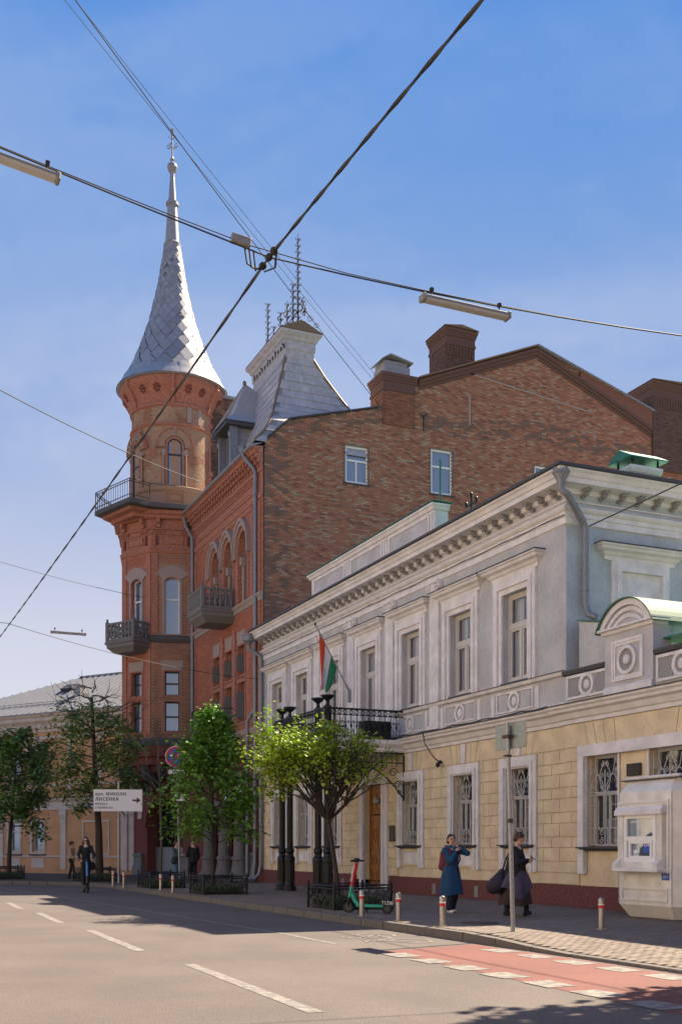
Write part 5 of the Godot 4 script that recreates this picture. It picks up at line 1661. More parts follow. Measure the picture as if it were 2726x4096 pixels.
	var slab := part(t, "high_balcony", B.new().prism(sl, -18.68, -18.46, XZ), MT.concrete, TF)
	var under := B.new()
	under.prism(PackedVector2Array([Vector2(-3.5, 1.2), Vector2(-2.05, 3.4), Vector2(-1.0, 2.9), Vector2(1.1, 2.75), Vector2(1.5, 0), Vector2(-2.0, -1.0)]), -18.46, -18.3, XZ)
	under.prism(PackedVector2Array([Vector2(-3.1, 1.1), Vector2(-1.9, 2.9), Vector2(-1.0, 2.75), Vector2(0, 0), Vector2(-2.0, -.8)]), -18.3, -18.1, XZ)
	part(slab, "stepped_underside", under, MT.redstone, TF)
	var rp := [Vector2(-3.2, -.3), Vector2(-3.85, 1.3), Vector2(-2.05, 3.92), Vector2(-1.1, 3.28), Vector2(1.15, 2.98)]
	var rl := B.new()
	for i in rp.size() - 1:
		var a: Vector2 = rp[i]; var c: Vector2 = rp[i + 1]
		for yy in [19.62, 19.5, 18.85] if i != 3 else [19.62]:
			rl.tube([Vector3(a.x, yy, a.y), Vector3(c.x, yy, c.y)], .022, -1, 5)
	part(slab, "rails", rl, MT.rustiron, TF)
	for i in rp.size() - 1:
		var a: Vector2 = rp[i]; var c: Vector2 = rp[i + 1]
		var n := int(a.distance_to(c) / .2)
		for k in n:
			if i < 2 or k % 8 == 0:
				var p := a.lerp(c, float(k) / n)
				part(slab, "baluster", B.new().tube([Vector3(p.x, 18.66, p.y), Vector3(p.x, 19.62, p.y)], .025 if k == 0 else .012, -1, 5), MT.rustiron, TF)
	# middle balcony on the left face
	balcony(t, face(7), -.95, .95, 1.1, 11.7, MT.greystone, true)

func bars(x0: float, x1: float, y0: float, y1: float, z: float, step: float) -> B:
	var b := B.new()
	var x := x0 + step / 2
	while x < x1:
		b.tube([Vector3(x, y0, z), Vector3(x, y1, z)], .015, -1, 4)
		x += step
	return b

func spire_r(y: float) -> float:
	var ys := [25.4, 25.75, 26.25, 26.7, 27.6, 29.0, 31.06, 33.2]
	var rs := [2.86, 2.62, 2.34, 2.1, 1.72, 1.22, .74, .39]
	for i in 7:
		if y <= ys[i + 1]: return lerpf(rs[i], rs[i + 1], (y - ys[i]) / (ys[i + 1] - ys[i]))
	return .39

func build_spire(t: Node):
	var pr := [Vector2(0, 25.42), Vector2(2.80, 25.36), Vector2(2.86, 25.40)]
	var y := 25.75
	while y < 33.2:
		pr.append(Vector2(spire_r(y) - .03, y)); y += .4
	pr.append(Vector2(.36, 33.2))
	var sp := part(t, "spire", B.new().lathe(pr, 40), MT.zinc2, TF)
	# skirt of bright sheets at the eave
	var sk := B.new()
	for k in 22:
		var a := TAU * k / 22
		var q := B.new().lathe(pairs([2.90, 25.40, 2.66, 25.76, 2.44, 26.12 + .04 * (k % 3)]), 2, Transform3D(Basis.IDENTITY, Vector3(0, .008 * (k % 2), 0)), a, a + TAU / 22 + .01)
		part(sp, "skirt_sheet", q, MT.zinc3, TF)
	# diamond shingles
	var dm := B.new()
	dm.prism(V2([0, -.62, .5, 0, 0, .62, -.5, 0]), 0, .012)
	var dmm := dm.mesh()
	var xf := []
	var singles := 0
	y = 26.15
	var row := 0
	while y < 33.1:
		var r := spire_r(y)
		var n := 18
		if r < .62: n = 14
		var w := TAU * r / n
		var h := maxf(w * 1.05, .22)
		var dr := spire_r(y + .1) - spire_r(y - .1)
		var sl := atan2(-dr, .2)
		for k in n:
			var an := TAU * (k + (.5 if row % 2 == 0 else 0.0)) / n
			var bs := Basis(Vector3.UP, an) * Basis(Vector3.RIGHT, -sl + .05 + rng.randf_range(-.03, .05)) * Basis(Vector3.UP, rng.randf_range(-.05, .05)) * Basis(Vector3.BACK, rng.randf_range(-.06, .06))
			var lift := rng.randf_range(.0, .03)
			var T := TF * Transform3D(bs * Basis.from_scale(Vector3(w * 1.02, h * .98, 1)), Vector3(sin(an) * (r + lift), y, cos(an) * (r + lift)))
			var vis := cos(an) > -.15
			if rng.randf() < .012: continue
			if vis and singles < 300:
				var m: Material = [MT.zinc, MT.zinc2, MT.zinc, MT.zinc3][rng.randi() % 4]
				part(sp, "shingle", dmm, m, T); singles += 1
			else: xf.append(T)
		y += h * .62
		row += 1
	multi(sp, "shingles", dmm, MT.zinc, xf)
	# upper tube, collars, ball and finial
	part(sp, "collar", B.new().lathe(pairs([.38, 33.0, .44, 33.05, .46, 33.25, .40, 33.32, .36, 33.34]), 20), MT.zinc2, TF)
	part(sp, "upper_cone", B.new().lathe(pairs([.37, 33.3, .25, 35.3]), 16), MT.zinc, TF)
	part(sp, "collar", B.new().lathe(pairs([.25, 35.25, .33, 35.3, .33, 35.45, .22, 35.5]), 16), MT.zinc2, TF)
	part(sp, "needle", B.new().lathe(pairs([.21, 35.5, .12, 36.8, .12, 37.0, .16, 37.05, .1, 37.1, .1, 37.15]), 14), MT.zinc, TF)
	part(sp, "ball", B.new().lathe(pairs([.1, 37.0, .2, 37.1, .27, 37.3, .24, 37.45, .12, 37.55, .06, 37.62, .13, 37.72, .06, 37.82, .04, 37.9, .035, 39.1, .08, 39.2, .1, 39.3, .0, 39.34]), 14), MT.zinc2, TF)
	var fs := B.new()
	for k in 4:
		var u := Vector3(cos(TAU * k / 4 + .4), 0, sin(TAU * k / 4 + .4))
		fs.tube(spiral(Vector3(0, 38.45, 0) + u * .2, .15, PI, 1.3, u, Vector3.UP), .016, -1, 4)
		fs.tube([Vector3(0, 38.75, 0), Vector3(0, 38.95, 0) + u * .14, Vector3(0, 38.93, 0) + u * .24], .014, -1, 4)
	part(sp, "finial_scrolls", fs, MT.leadroof, TF)

# concave pavilion roof: rectangles interpolated between foot and cap
func build_mansard(t: Node):
	# profile rows: y, front x, back x, right z, left z
	var rowsv := [[18.45, 15.35, 22.3, -43.75, -50.8], [19.0, 15.85, 21.7, -43.85, -50.5], [19.5, 16.15, 21.15, -43.98, -50.25], [20.0, 16.36, 20.65, -44.28, -50.05], [20.5, 16.54, 20.2, -44.52, -49.85], [21.2, 16.75, 19.6, -44.66, -49.5], [22.0, 16.95, 18.9, -44.72, -49.1], [22.75, 17.1, 18.35, -44.76, -48.75]]
	var b := B.new()
	for i in rowsv.size() - 1:
		var p: Array = rowsv[i]; var q: Array = rowsv[i + 1]
		b.quad(Vector3(p[1], p[0], p[4]), Vector3(p[1], p[0], p[3]), Vector3(q[1], q[0], q[3]), Vector3(q[1], q[0], q[4]))
		b.quad(Vector3(p[1], p[0], p[3]), Vector3(p[2], p[0], p[3]), Vector3(q[2], q[0], q[3]), Vector3(q[1], q[0], q[3]))
		b.quad(Vector3(p[2], p[0], p[3]), Vector3(p[2], p[0], p[4]), Vector3(q[2], q[0], q[4]), Vector3(q[2], q[0], q[3]))
		b.quad(Vector3(p[2], p[0], p[4]), Vector3(p[1], p[0], p[4]), Vector3(q[1], q[0], q[4]), Vector3(q[2], q[0], q[4]))
	var m := part(t, "pavilion_roof", b, MT.zinc2)
	# metal sheets laid over the two faces in view, each its own plate
	for i in rowsv.size() - 1:
		var p: Array = rowsv[i]; var q: Array = rowsv[i + 1]
		for f in 2:
			var a := Vector3(p[1], p[0], p[4]); var c := Vector3(p[1], p[0], p[3]); var d := Vector3(q[1], q[0], q[3]); var e := Vector3(q[1], q[0], q[4])
			if f == 1: a = Vector3(p[1], p[0], p[3]); c = Vector3(p[2], p[0], p[3]); d = Vector3(q[2], q[0], q[3]); e = Vector3(q[1], q[0], q[3])
			for sub in 2:
				var v0 := sub * .5; var v1 := v0 + .5
				var n := 8
				for k in n:
					var u0 := (k + (.5 if sub == 1 else 0.0)) / float(n); var u1 := minf(1.0, u0 + 1.0 / n)
					if sub == 1 and k == n - 1: continue
					var g0 := a.lerp(c, u0).lerp(e.lerp(d, u0), v0); var g1 := a.lerp(c, u1).lerp(e.lerp(d, u1), v0)
					var g2 := a.lerp(c, u1).lerp(e.lerp(d, u1), v1); var g3 := a.lerp(c, u0).lerp(e.lerp(d, u0), v1)
					var nn := (g1 - g0).cross(g3 - g0).normalized()
					var s := B.new()
					var o0 := nn * (.035 + rng.randf() * .01); var o1 := nn * .012
					s.quad(g0 + o0, g1 + o0, g2 + o1, g3 + o1); s.quad(g0, g1, g1 + o0, g0 + o0)
					s.quad(g1, g2, g2 + o1, g1 + o0); s.quad(g3, g0, g0 + o0, g3 + o1)
					part(m, "roof_sheet", s, [MT.pavzinc, MT.pavzinc2][rng.randi() % 2])
	# hip ridge strips
	for s in [[1, 3], [2, 3], [1, 4]]:
		var pts := []
		for r in rowsv: pts.append(Vector3(r[s[0]], r[0] + .03, r[s[1]]))
		part(m, "hip_roll", B.new().tube(pts, .05, -1, 6), MT.zincrust)
	# cap with cornice
	var x0 := 17.1; var x1 := 18.35; var z0 := -48.75; var z1 := -44.76
	var path := [Vector2(x0, z0), Vector2(x0, z1), Vector2(x1, z1), Vector2(x1, z0)]
	part(m, "cap_cornice", B.new().sweep(pairs([.02, 22.6, .05, 22.62, .05, 22.95, .1, 23.0, .1, 23.35, .16, 23.38, .2, 23.5, .32, 23.62, .34, 23.72, .0, 23.74]), path, true), MT.pavzinc)
	for k in 12: part(m, "cap_dentil", B.new().box(x0 - .1, 22.98, z0 + .2 + k * .34, x0 - .04, 23.16, z0 + .38 + k * .34), MT.zinc2)
	for k in 5: part(m, "cap_rivet", B.new().ball(Vector3(x0 - .1, 23.2, z0 + .3 + k * .9), Vector3(.05, .06, .06), 8, 5), MT.leadroof)
	part(m, "cap_roof", B.new().prism(V2([x0 - .36, 23.74, x1 + .36, 23.74, (x0 + x1) / 2 + .1, 24.15, (x0 + x1) / 2 - .1, 24.15]), z0 - .3, z1 + .36), MT.zincrust)
	# iron cresting
	var cr := part(t, "roof_cresting", B.new().tube([Vector3(17.72, 24.2, z0 - .2), Vector3(17.72, 24.2, z1 + .3)], .03).tube([Vector3(17.72, 24.75, z0), Vector3(17.72, 24.75, z1)], .02), MT.rustiron)
	for q in [[z0 + .1, 2.7], [z0 + .9, 1.3], [z0 + 1.75, 1.5], [z0 + 2.6, 1.7], [z0 + 3.3, 2.1], [z1 - .1, 4.0]]:
		var s := B.new().tube([Vector3(17.72, 24.1, q[0]), Vector3(17.72, 24.1 + q[1], q[0])], .032, .012, 5)
		var n := int(q[1] / .3)
		for k in n:
			var yy: float = 24.4 + k * .28
			for sgn: float in [-1.0, 1.0]:
				s.tube(spiral(Vector3(17.72, yy, q[0] + sgn * .08), .085, 0, 1.2 * sgn, Vector3.BACK, Vector3.UP, 8), .014, -1, 4)
				s.tube(spiral(Vector3(17.72 + sgn * .08, yy + .1, q[0]), .07, 0, 1.2 * sgn, Vector3.RIGHT, Vector3.UP, 8), .012, -1, 4)
		part(cr, "cresting_spike", s, MT.rustiron)
	var sc := B.new()
	for q in [[z1 + .35, 1.0], [z0 - .3, -1.0]]:
		for w in [[.55, .22], [.25, .30], [.0, .2]]:
			sc.tube(spiral(Vector3(17.72, 24.35 + w[0], q[0] + q[1] * (.3 - w[0] * .4)), w[1], 0, 1.5 * q[1], Vector3.BACK, Vector3.UP, 14), .018, -1, 4)
		sc.tube([Vector3(17.72, 25.2, q[0] - q[1] * .3), Vector3(17.72, 24.8, q[0] + q[1] * .2), Vector3(17.72, 24.1, q[0] + q[1] * .7)], .016, -1, 4)
	for u in [1.0, -1.0]:
		for k in 3: sc.tube(spiral(Vector3(17.72 + u * (.25 + .3 * k), 24.75 - .24 * k, z1 - .1), .2 - .03 * k, 0, 1.4 * u, Vector3.RIGHT, Vector3.UP, 12), .016, -1, 4)
	part(cr, "end_scrolls", sc, MT.rustiron)
	# dormer with a pyramid roof
	var dz0 := -49.0; var dz1 := -47.0
	var dm := part(t, "dormer", B.new().box(15.75, 18.2, dz0 + .25, 18.2, 20.3, dz1 - .25), MT.zinc2)
	part(dm, "dormer_window", frame(-.5, 18.7, .5, 20.1, .1, 0, .06).box(-.4, 18.8, -.01, .4, 20.0, .01), MT.pipe, Transform3D(Basis(Vector3.UP, -PI / 2), Vector3(15.74, 0, -48)))
	for z in [dz0 + .2, dz1 - .2]: part(dm, "dormer_bracket", B.new().box(15.4, 18.5, z - .08, 15.75, 20.25, z + .08).ball(Vector3(15.42, 19.9, z), Vector3(.12, .2, .09)), MT.pipe)
	part(dm, "dormer_eave", B.new().box(15.15, 20.25, dz0 - .1, 18.3, 20.42, dz1 + .1), MT.leadroof)
	var dr := B.new()
	var ap := Vector3(16.35, 22.6, -48)
	var bk := Vector3(18.4, 21.6, -48)
	var c0 := Vector3(15.1, 20.42, dz0 - .15); var c1 := Vector3(15.1, 20.42, dz1 + .15); var c2 := Vector3(18.4, 20.42, dz1 + .15); var c3 := Vector3(18.4, 20.42, dz0 - .15)
	var m0 := c0.lerp(ap, .3) + Vector3(.18, -.15, .2); var m1 := c1.lerp(ap, .3) + Vector3(.18, -.15, -.2); var m2 := c2.lerp(bk, .3) + Vector3(0, -.1, -.2)
	dr.quad(c0, c1, m1, m0); dr.tri(m0, m1, ap); dr.quad(c1, c2, m2, m1); dr.quad(m1, m2, bk, ap); dr.tri(c3, c0, ap); dr.tri(c3, ap, bk)
	part(dm, "dormer_roof", dr, MT.pavzinc2)
	part(dm, "dormer_knob", B.new().ball(ap, Vector3(.09, .12, .09)), MT.zincrust)

func build_orange_house():
	var ang := deg_to_rad(35)
	var C := Vector3(14.1, 0, -59.3)
	# local x runs to the right along the front, so the right corner is at x = 0
	var d := Vector3(sin(ang), 0, cos(ang))
	var F := Transform3D(Basis(d, Vector3.UP, d.cross(Vector3.UP)), C)
	var t := thing("orange_house", "low orange stucco house with pale trim and seamed metal roof", "building", C)
	var W := 19.0
	var hs := []
	var lowc := [-3.2, -7.4, -9.3, -11.6, -14, -16.4]
	var upc := [-7.6, -9.4, -11.6, -14, -16.4]
	for x in lowc:
		if x > -4: continue
		hs.append([x - .42, 1.35, x + .42, 3.05, 0])
	for x in upc: hs.append([x - .5, 5.35, x + .5, 7.3, 0])
	part(t, "wall", wall(-W, 0, 0, 9.0, hs, .3), MT.orange, F)
	part(t, "end_wall", B.new().box(-W, 0, -10, -.05, 8.9, -1.7), MT.orange, F)
	var P := [Vector2(-W, 0), Vector2(0, 0)]
	part(t, "eaves_cornice", B.new().sweep(pairs([0, 8.15, .05, 8.18, .05, 8.32, .12, 8.36, .14, 8.6, .2, 8.66, .34, 8.78, .36, 8.95, .46, 9.05, .46, 9.18, 0, 9.22]), P), MT.orangetrim, F)
	var dn := B.new().box(-.1, 8.4, .1, .1, 8.56, .2).mesh()
	for i in 46: part(t, "dentil", dn, MT.orangetrim, F * at(-.3 - i * .4, 0, 0))
	part(t, "architrave", B.new().sweep(pairs([0, 7.75, .05, 7.77, .05, 7.9, 0, 7.92]), P), MT.orangetrim, F)
	part(t, "storey_band", B.new().sweep(pairs([0, 3.7, .06, 3.72, .06, 4.15, .12, 4.2, .2, 4.28, .22, 4.36, 0, 4.42]), P), MT.orangetrim, F)
	part(t, "storey_band_top", B.new().sweep(pairs([.0, 4.37, .24, 4.362, .24, 4.40, 0, 4.45]), P), MT.leadroof, F)
	part(t, "upper_sill_band", B.new().sweep(pairs([0, 5.05, .06, 5.07, .08, 5.16, 0, 5.18]), P), MT.orangetrim, F)
	part(t, "plinth_band", B.new().sweep(pairs([0, 1.02, .05, 1.04, .05, 1.12, 0, 1.14]), P), MT.orangetrim, F)
	part(t, "plinth", B.new().box(-W, 0, -.2, 0, .35, .04), MT.orange, F)
	# pilasters
	for x in [-.3, -.8, -5.35, -10.4]:
		var pl := part(t, "pilaster", B.new().cbox(x - .2, .35, -.05, x + .2, 3.4, .10, .01), MT.orangetrim, F)
		part(pl, "capital", B.new().box(x - .26, 3.4, -.05, x + .26, 3.7, .16).box(x - .24, 3.05, 0, x + .24, 3.12, .13).ball(Vector3(x, 3.25, .1), Vector3(.09, .09, .05), 8, 5), MT.orangetrim, F)
	for x in [-.35, -2.6, -4.9]: part(t, "upper_strip", B.new().box(x - .1, 4.45, 0, x + .1, 7.75, .06), MT.orangetrim, F)
	# sunk panel to the right
	part(t, "blind_panel", frame(-3.9, 1.15, -1.9, 3.1, .1, 0, .06), MT.orangetrim, F)
	for x in lowc:
		part(t, "apron", B.new().cbox(x - .5, .42, 0, x + .5, .98, .04, .01), MT.orangetrim, F)
		if x > -4: continue
		var w := part(t, "window", frame(x - .6, 1.2, x + .6, 3.22, .15, 0, .06, .1), MT.orangetrim, F)
		win_simple(w, F, x - .42, 1.35, x + .42, 3.05, 0, .2, MT.winframe, .68, false, MT.glassdark)
		part(w, "sill", B.new().box(x - .62, 1.15, -.2, x + .62, 1.22, .14), MT.leadroof, F)
	for x in upc:
		var w := part(t, "window", frame(x - .68, 5.2, x + .68, 7.45, .15, 0, .07, .1), MT.orangetrim, F)
		win_simple(w, F, x - .5, 5.35, x + .5, 7.3, 0, .2, MT.winframe, .68, true, MT.glassdark)
		part(w, "hood", B.new().sweep(pairs([0, 7.45, .06, 7.48, .1, 7.58, .2, 7.62, .2, 7.68, 0, 7.7]), [Vector2(x - .75, 0), Vector2(x + .75, 0)]), MT.orangetrim, F)
		part(w, "sill", B.new().box(x - .7, 5.18, -.2, x + .7, 5.24, .14), MT.leadroof, F)
		part(w, "balustrade_panel", B.new().cbox(x - .7, 4.5, 0, x + .7, 5.0, .07, .02), MT.orangetrim, F)
	# seamed roof
	var ey := 9.2; var ry := 12.0; var rz := -4.6
	var rf := B.new()
	rf.quad(Vector3(-W, ey, .55), Vector3(.4, ey, .55), Vector3(.4, ry, rz), Vector3(-8.6, ry, rz))
	rf.tri(Vector3(-W, ey, .55), Vector3(-8.6, ry, rz), Vector3(-W, ey, -10))
	rf.quad(Vector3(.4, ey, -10), Vector3(-W, ey, -10), Vector3(-8.6, ry, rz), Vector3(.4, ry, rz))
	rf.quad(Vector3(-W, ey - .06, .55), Vector3(.4, ey - .06, .55), Vector3(.4, ey, .55), Vector3(-W, ey, .55))
	part(t, "roof", rf, MT.roofmetal, F)
	for i in 38:
		var x := .1 - i * .48
		var k := 1.0
		var top := Vector3(x, ry, rz)
		if x < -8.6:
			k = (x + W) / (W - 8.6)
			top = Vector3(x, ey, .55).lerp(Vector3(x, ry, rz), k)
		var a := Vector3(x, ey, .55)
		var n := Vector3(0, .88, .48)
		var s := B.new()
		s.quad(a + Vector3(-.02, 0, 0), a + Vector3(-.02, 0, 0) + n * .06, top + Vector3(-.02, 0, 0) + n * .06, top + Vector3(-.02, 0, 0))
		s.quad(a + Vector3(.02, 0, 0), top + Vector3(.02, 0, 0), top + Vector3(.02, 0, 0) + n * .06, a + Vector3(.02, 0, 0) + n * .06)
		s.quad(a + Vector3(-.02, 0, 0) + n * .06, a + Vector3(.02, 0, 0) + n * .06, top + Vector3(.02, 0, 0) + n * .06, top + Vector3(-.02, 0, 0) + n * .06)
		part(t, "roof_seam", s, MT.roofmetal, F)
	part(t, "ridge_cap", B.new().tube([Vector3(-8.6, ry + .04, rz), Vector3(.4, ry + .04, rz)], .06), MT.zinc2, F)
	var slope := Basis(Vector3.RIGHT, atan2(ry - ey, rz - .55) + PI)
	var sl := F * Transform3D(Basis(Vector3.RIGHT, -atan2(ry - ey, .55 - rz)).inverse(), Vector3.ZERO)
	part(t, "skylight", B.new().cbox(-.45, 0, -.35, .45, .14, .35, .02), MT.leadroof, F * Transform3D(Basis(Vector3.RIGHT, atan2(ry - ey, .55 - rz)), Vector3(-7.6, ey + 1.85, -2.7)))
	var vb := part(t, "roof_vent", B.new().box(-6.1, 10.0, -2.0, -5.6, 10.95, -1.5), MT.zinc3, F)
	part(vb, "vent_lid", B.new().box(-6.15, 10.95, -2.05, -5.55, 11.0, -1.45), MT.zinc, F)
	part(t, "snow_rail", B.new().tube([Vector3(-W + 2, 10.0, -.7), Vector3(-5, 10.0, -.7)], .02).tube([Vector3(-W + 2, 9.88, -.68), Vector3(-5, 9.88, -.68)], .02), MT.zinc2, F)
	for i in 26: part(t, "snow_rail_post", B.new().tube([Vector3(-W + 2.2 + i * .45, 9.75, -.75), Vector3(-W + 2.2 + i * .45, 10.05, -.7)], .02, -1, 4), MT.zinc2, F)
	part(t, "downpipe", B.new().tube([Vector3(-.55, 9.1, .4), Vector3(-.55, 8.5, .15), Vector3(-.55, .3, .15)], .06), MT.orangetrim, F)

# the sunlit fronts across the street; the windows opposite mirror them and they throw warm light back
func build_opposite():
	mat("cream", lin(.74, .64, .52), .9, 0, "blotch", .3, .2); mat("peach", lin(.72, .56, .44), .9, 0, "blotch", .3, .2); mat("ivory", lin(.76, .70, .61), .9, 0, "blotch", .3, .2)
	var spec := [[26.0, 7.0, 14.5, "cream", "cream stucco apartment house opposite the annex"], [6.8, -13.0, 13.0, "peach", "peach stucco apartment house opposite the grey mansion"], [-13.2, -33.0, 15.0, "ivory", "ivory stucco apartment house opposite the portico"], [-33.2, -52.0, 14.0, "cream", "cream stucco apartment house opposite the brick mansion"]]
	for q in spec:
		var z0: float = q[0]; var z1: float = q[1]; var H: float = q[2]
		var L := z0 - z1
		# local x runs along the front, outward +z is the street side
		var F := Transform3D(Basis(Vector3.UP, PI / 2), Vector3(-6.6, 0, z0))
		var t := thing("opposite_house", q[4], "building", Vector3(-6.6, 0, (z0 + z1) / 2))
		var hs := []
		for f in 4:
			for k in 6:
				var c := L * (k + .5) / 6
				hs.append([c - .6, 1.4 + f * 3.3, c + .6, 3.5 + f * 3.3, 0])
		part(t, "wall", wall(0, 0, L, H, hs, .25), MT[q[3]], F)
		part(t, "house_block", B.new().box(0, 0, -10, L, H, -.6), MT[q[3]], F)
		part(t, "cornice", B.new().sweep(pairs([0, H - .5, .1, H - .45, .2, H - .2, .5, H - .1, .5, H, 0, H + .1]), [Vector2(0, 0), Vector2(L, 0)]), MT.trim, F)
		part(t, "storey_band", B.new().sweep(pairs([0, 4.2, .1, 4.25, .15, 4.4, 0, 4.45]), [Vector2(0, 0), Vector2(L, 0)]), MT.trim, F)
		for h in hs:
			var w := part(t, "window", frame(h[0] - .15, h[1] - .1, h[2] + .15, h[3] + .15, .15, 0, .06), MT.trim, F)
			win_simple(w, F, h[0], h[1], h[2], h[3], 0, .2, MT.winframe, .68, true, MT.glassdark)

# grows limbs; fills tubes into b and leaf anchors into tips
func grow(b: B, tips: Array, p: Vector3, dir: Vector3, ln: float, r: float, lvl: int, maxl: int, spread: float, upw: float, g: RandomNumberGenerator, kids: int):
	var pts := [p]
	var d := dir
	var n := 4
	for i in n:
		d = (d + Vector3(g.randf_range(-1, 1), g.randf_range(-1, 1) + upw, g.randf_range(-1, 1)) * .16).normalized()
		p += d * ln / n
		pts.append(p)
		if lvl >= maxl - 1: tips.append([p, d])
	b.tube(pts, r, r * .62, 7 if lvl == 0 else (5 if lvl < 3 else 3))
	if lvl >= maxl: return
	var base := g.randf() * TAU
	for k in kids:
		var t := .45 + .55 * (k + 1.0) / kids
		var idx := clampi(int(t * n), 1, n)
		var q: Vector3 = pts[idx]
		var side := d.cross(Vector3(cos(base + k * 2.4), .3, sin(base + k * 2.4))).normalized()
		var nd := (d + side * spread * g.randf_range(.7, 1.2)).normalized()
		grow(b, tips, q, nd, ln * g.randf_range(.6, .82), r * .58, lvl + 1, maxl, spread, upw, g, kids)

func leaf_mesh(kind: int) -> ArrayMesh:
	var b := B.new()
	if kind == 0:      # broad lobed leaf, folded on its rib
		var pts := V2([0, 0, .28, .12, .5, .45, .3, .5, .34, .8, .12, .72, 0, 1.0])
		for i in pts.size() - 1:
			for s: float in [1.0, -1.0]:
				b.tri(Vector3(0, .35, -.06), Vector3(pts[i].x * s, pts[i].y, .05), Vector3(pts[i + 1].x * s, pts[i + 1].y, .05))
	elif kind == 2:    # small rounded leaf
		for s: float in [1.0, -1.0]:
			b.tri(Vector3(0, 0, 0), Vector3(.38 * s, .3, .1), Vector3(0, 1, 0))
			b.tri(Vector3(.38 * s, .3, .1), Vector3(.34 * s, .72, .08), Vector3(0, 1, 0))
	else:              # a spray of small oval leaflets
		for k in 5:
			var y := k * .2
			for s: float in [1.0, -1.0]:
				var a := Vector3(0, y, 0); var c := Vector3(s * .2, y + .04, .05); var e := Vector3(s * .34, y + .14, 0); var f := Vector3(s * .14, y + .14, .03)
				b.tri(a, c, e); b.tri(a, e, f)
	return b.mesh()

func leaves(parent: Node, tips: Array, per: int, spreadr: float, size: float, lm: Mesh, m: Material, col: Color, g: RandomNumberGenerator):
	var xf := []; var cols := []
	for tp in tips:
		for k in per:
			var o: Vector3 = Vector3(g.randfn(), g.randfn() * .8, g.randfn()) * spreadr
			var p: Vector3 = tp[0] + o
			var out := (Vector3(o.x, o.y * .4, o.z).normalized() + Vector3(0, -.3, 0) + Vector3(g.randf_range(-1, 1), g.randf_range(-1, 1) * .6, g.randf_range(-1, 1)) * .7).normalized()
			var side := out.cross(Vector3(g.randf_range(-.5, .5), 1, g.randf_range(-.5, .5))).normalized()
			var s := size * g.randf_range(.6, 1.25)
			xf.append(Transform3D(Basis(side * s, out * s, side.cross(out) * s), p))
			var f := g.randf_range(.72, 1.3)
			cols.append(Color(col.r * f * g.randf_range(.9, 1.15), col.g * f, col.b * f))
	multi(parent, "crown", lm, m, xf, cols)

func planter(x0: float, z0: float, x1: float, z1: float, label: String):
	# low scrolled iron fence round a bed of herbs
	var y := .14
	var t := thing("planter_fence", label, "fence", Vector3((x0 + x1) / 2, y, (z0 + z1) / 2), "iron fences round the tree beds")
	var cs := [Vector3(x0, y, z0), Vector3(x0, y, z1), Vector3(x1, y, z1), Vector3(x1, y, z0)]
	var pm := B.new().cbox(-.028, 0, -.028, .028, .58, .028, .006).ball(Vector3(0, .6, 0), Vector3(.035, .04, .035), 6, 4).mesh()
	var u := Vector3.RIGHT
	var w := Vector3.UP
	var sm := B.new().tube(spiral(Vector3(-.09, .3, 0), .13, PI / 2, 1.4, u, w), .012, .009, 4).tube(spiral(Vector3(.11, .22, 0), .11, -PI / 2, 1.4, u, w), .012, .009, 4).tube([Vector3(-.2, .08, 0), Vector3(-.05, .25, 0), Vector3(.05, .3, 0), Vector3(.2, .46, 0)], .011, -1, 4).mesh()
	for i in 4:
		var a: Vector3 = cs[i]; var c: Vector3 = cs[(i + 1) % 4]
		var d := (c - a).normalized()
		var ln := a.distance_to(c)
		var yaw := atan2(-d.z, d.x)
		part(t, "corner_post", pm, MT.iron, at(a.x, a.y, a.z))
		if ln > 2: part(t, "post", pm, MT.iron, at((a.x + c.x) / 2, y, (a.z + c.z) / 2))
		for h in [.07, .48, .55]: part(t, "rail", B.new().tube([a + Vector3(0, h, 0), c + Vector3(0, h, 0)], .015, -1, 4), MT.iron)
		var n := maxi(1, int(round(ln / .42)))
		for k in n:
			var p := a.lerp(c, (k + .5) / n)
			part(t, "scroll_panel", sm, MT.iron, at(p.x, p.y, p.z, yaw))
	var bed := thing("tree_bed", label.replace("fence", "planting bed") if label.contains("fence") else label, "plants", Vector3((x0 + x1) / 2, y, (z0 + z1) / 2), "planted tree beds")
	part(bed, "soil", B.new().box(x0 + .05, .0, z0 + .05, x1 - .05, .17, z1 - .05), MT.soil)
	var xf := []; var cols := []
	var b := B.new()
	for s: float in [-1.0, 0.0, 1.0]:
		b.tri(Vector3(-.05, 0, s * .03), Vector3(.05, 0, s * .03), Vector3(s * .25, 1, s * .2))
		b.tri(Vector3(0, 0, -.05), Vector3(0, 0, .05), Vector3(-s * .2, .85, .2 - s * .2))
	var bm := b.mesh()
	for k in int((x1 - x0) * absf(z1 - z0) * 420):
		var h := rng.randf_range(.10, .34)
		xf.append(Transform3D(Basis(Vector3.UP, rng.randf() * TAU) * Basis(Vector3.RIGHT, rng.randf_range(-.4, .4)) * Basis.from_scale(Vector3(.35, h, .35)), Vector3(rng.randf_range(minf(x0, x1) + .1, maxf(x0, x1) - .1), .16, rng.randf_range(minf(z0, z1) + .1, maxf(z0, z1) - .1))))
		var f := rng.randf_range(.6, 1.4)
		cols.append(Color(.085 * f, .12 * f, .06 * f))
	multi(bed, "herbs", bm, MT.herb, xf, cols)

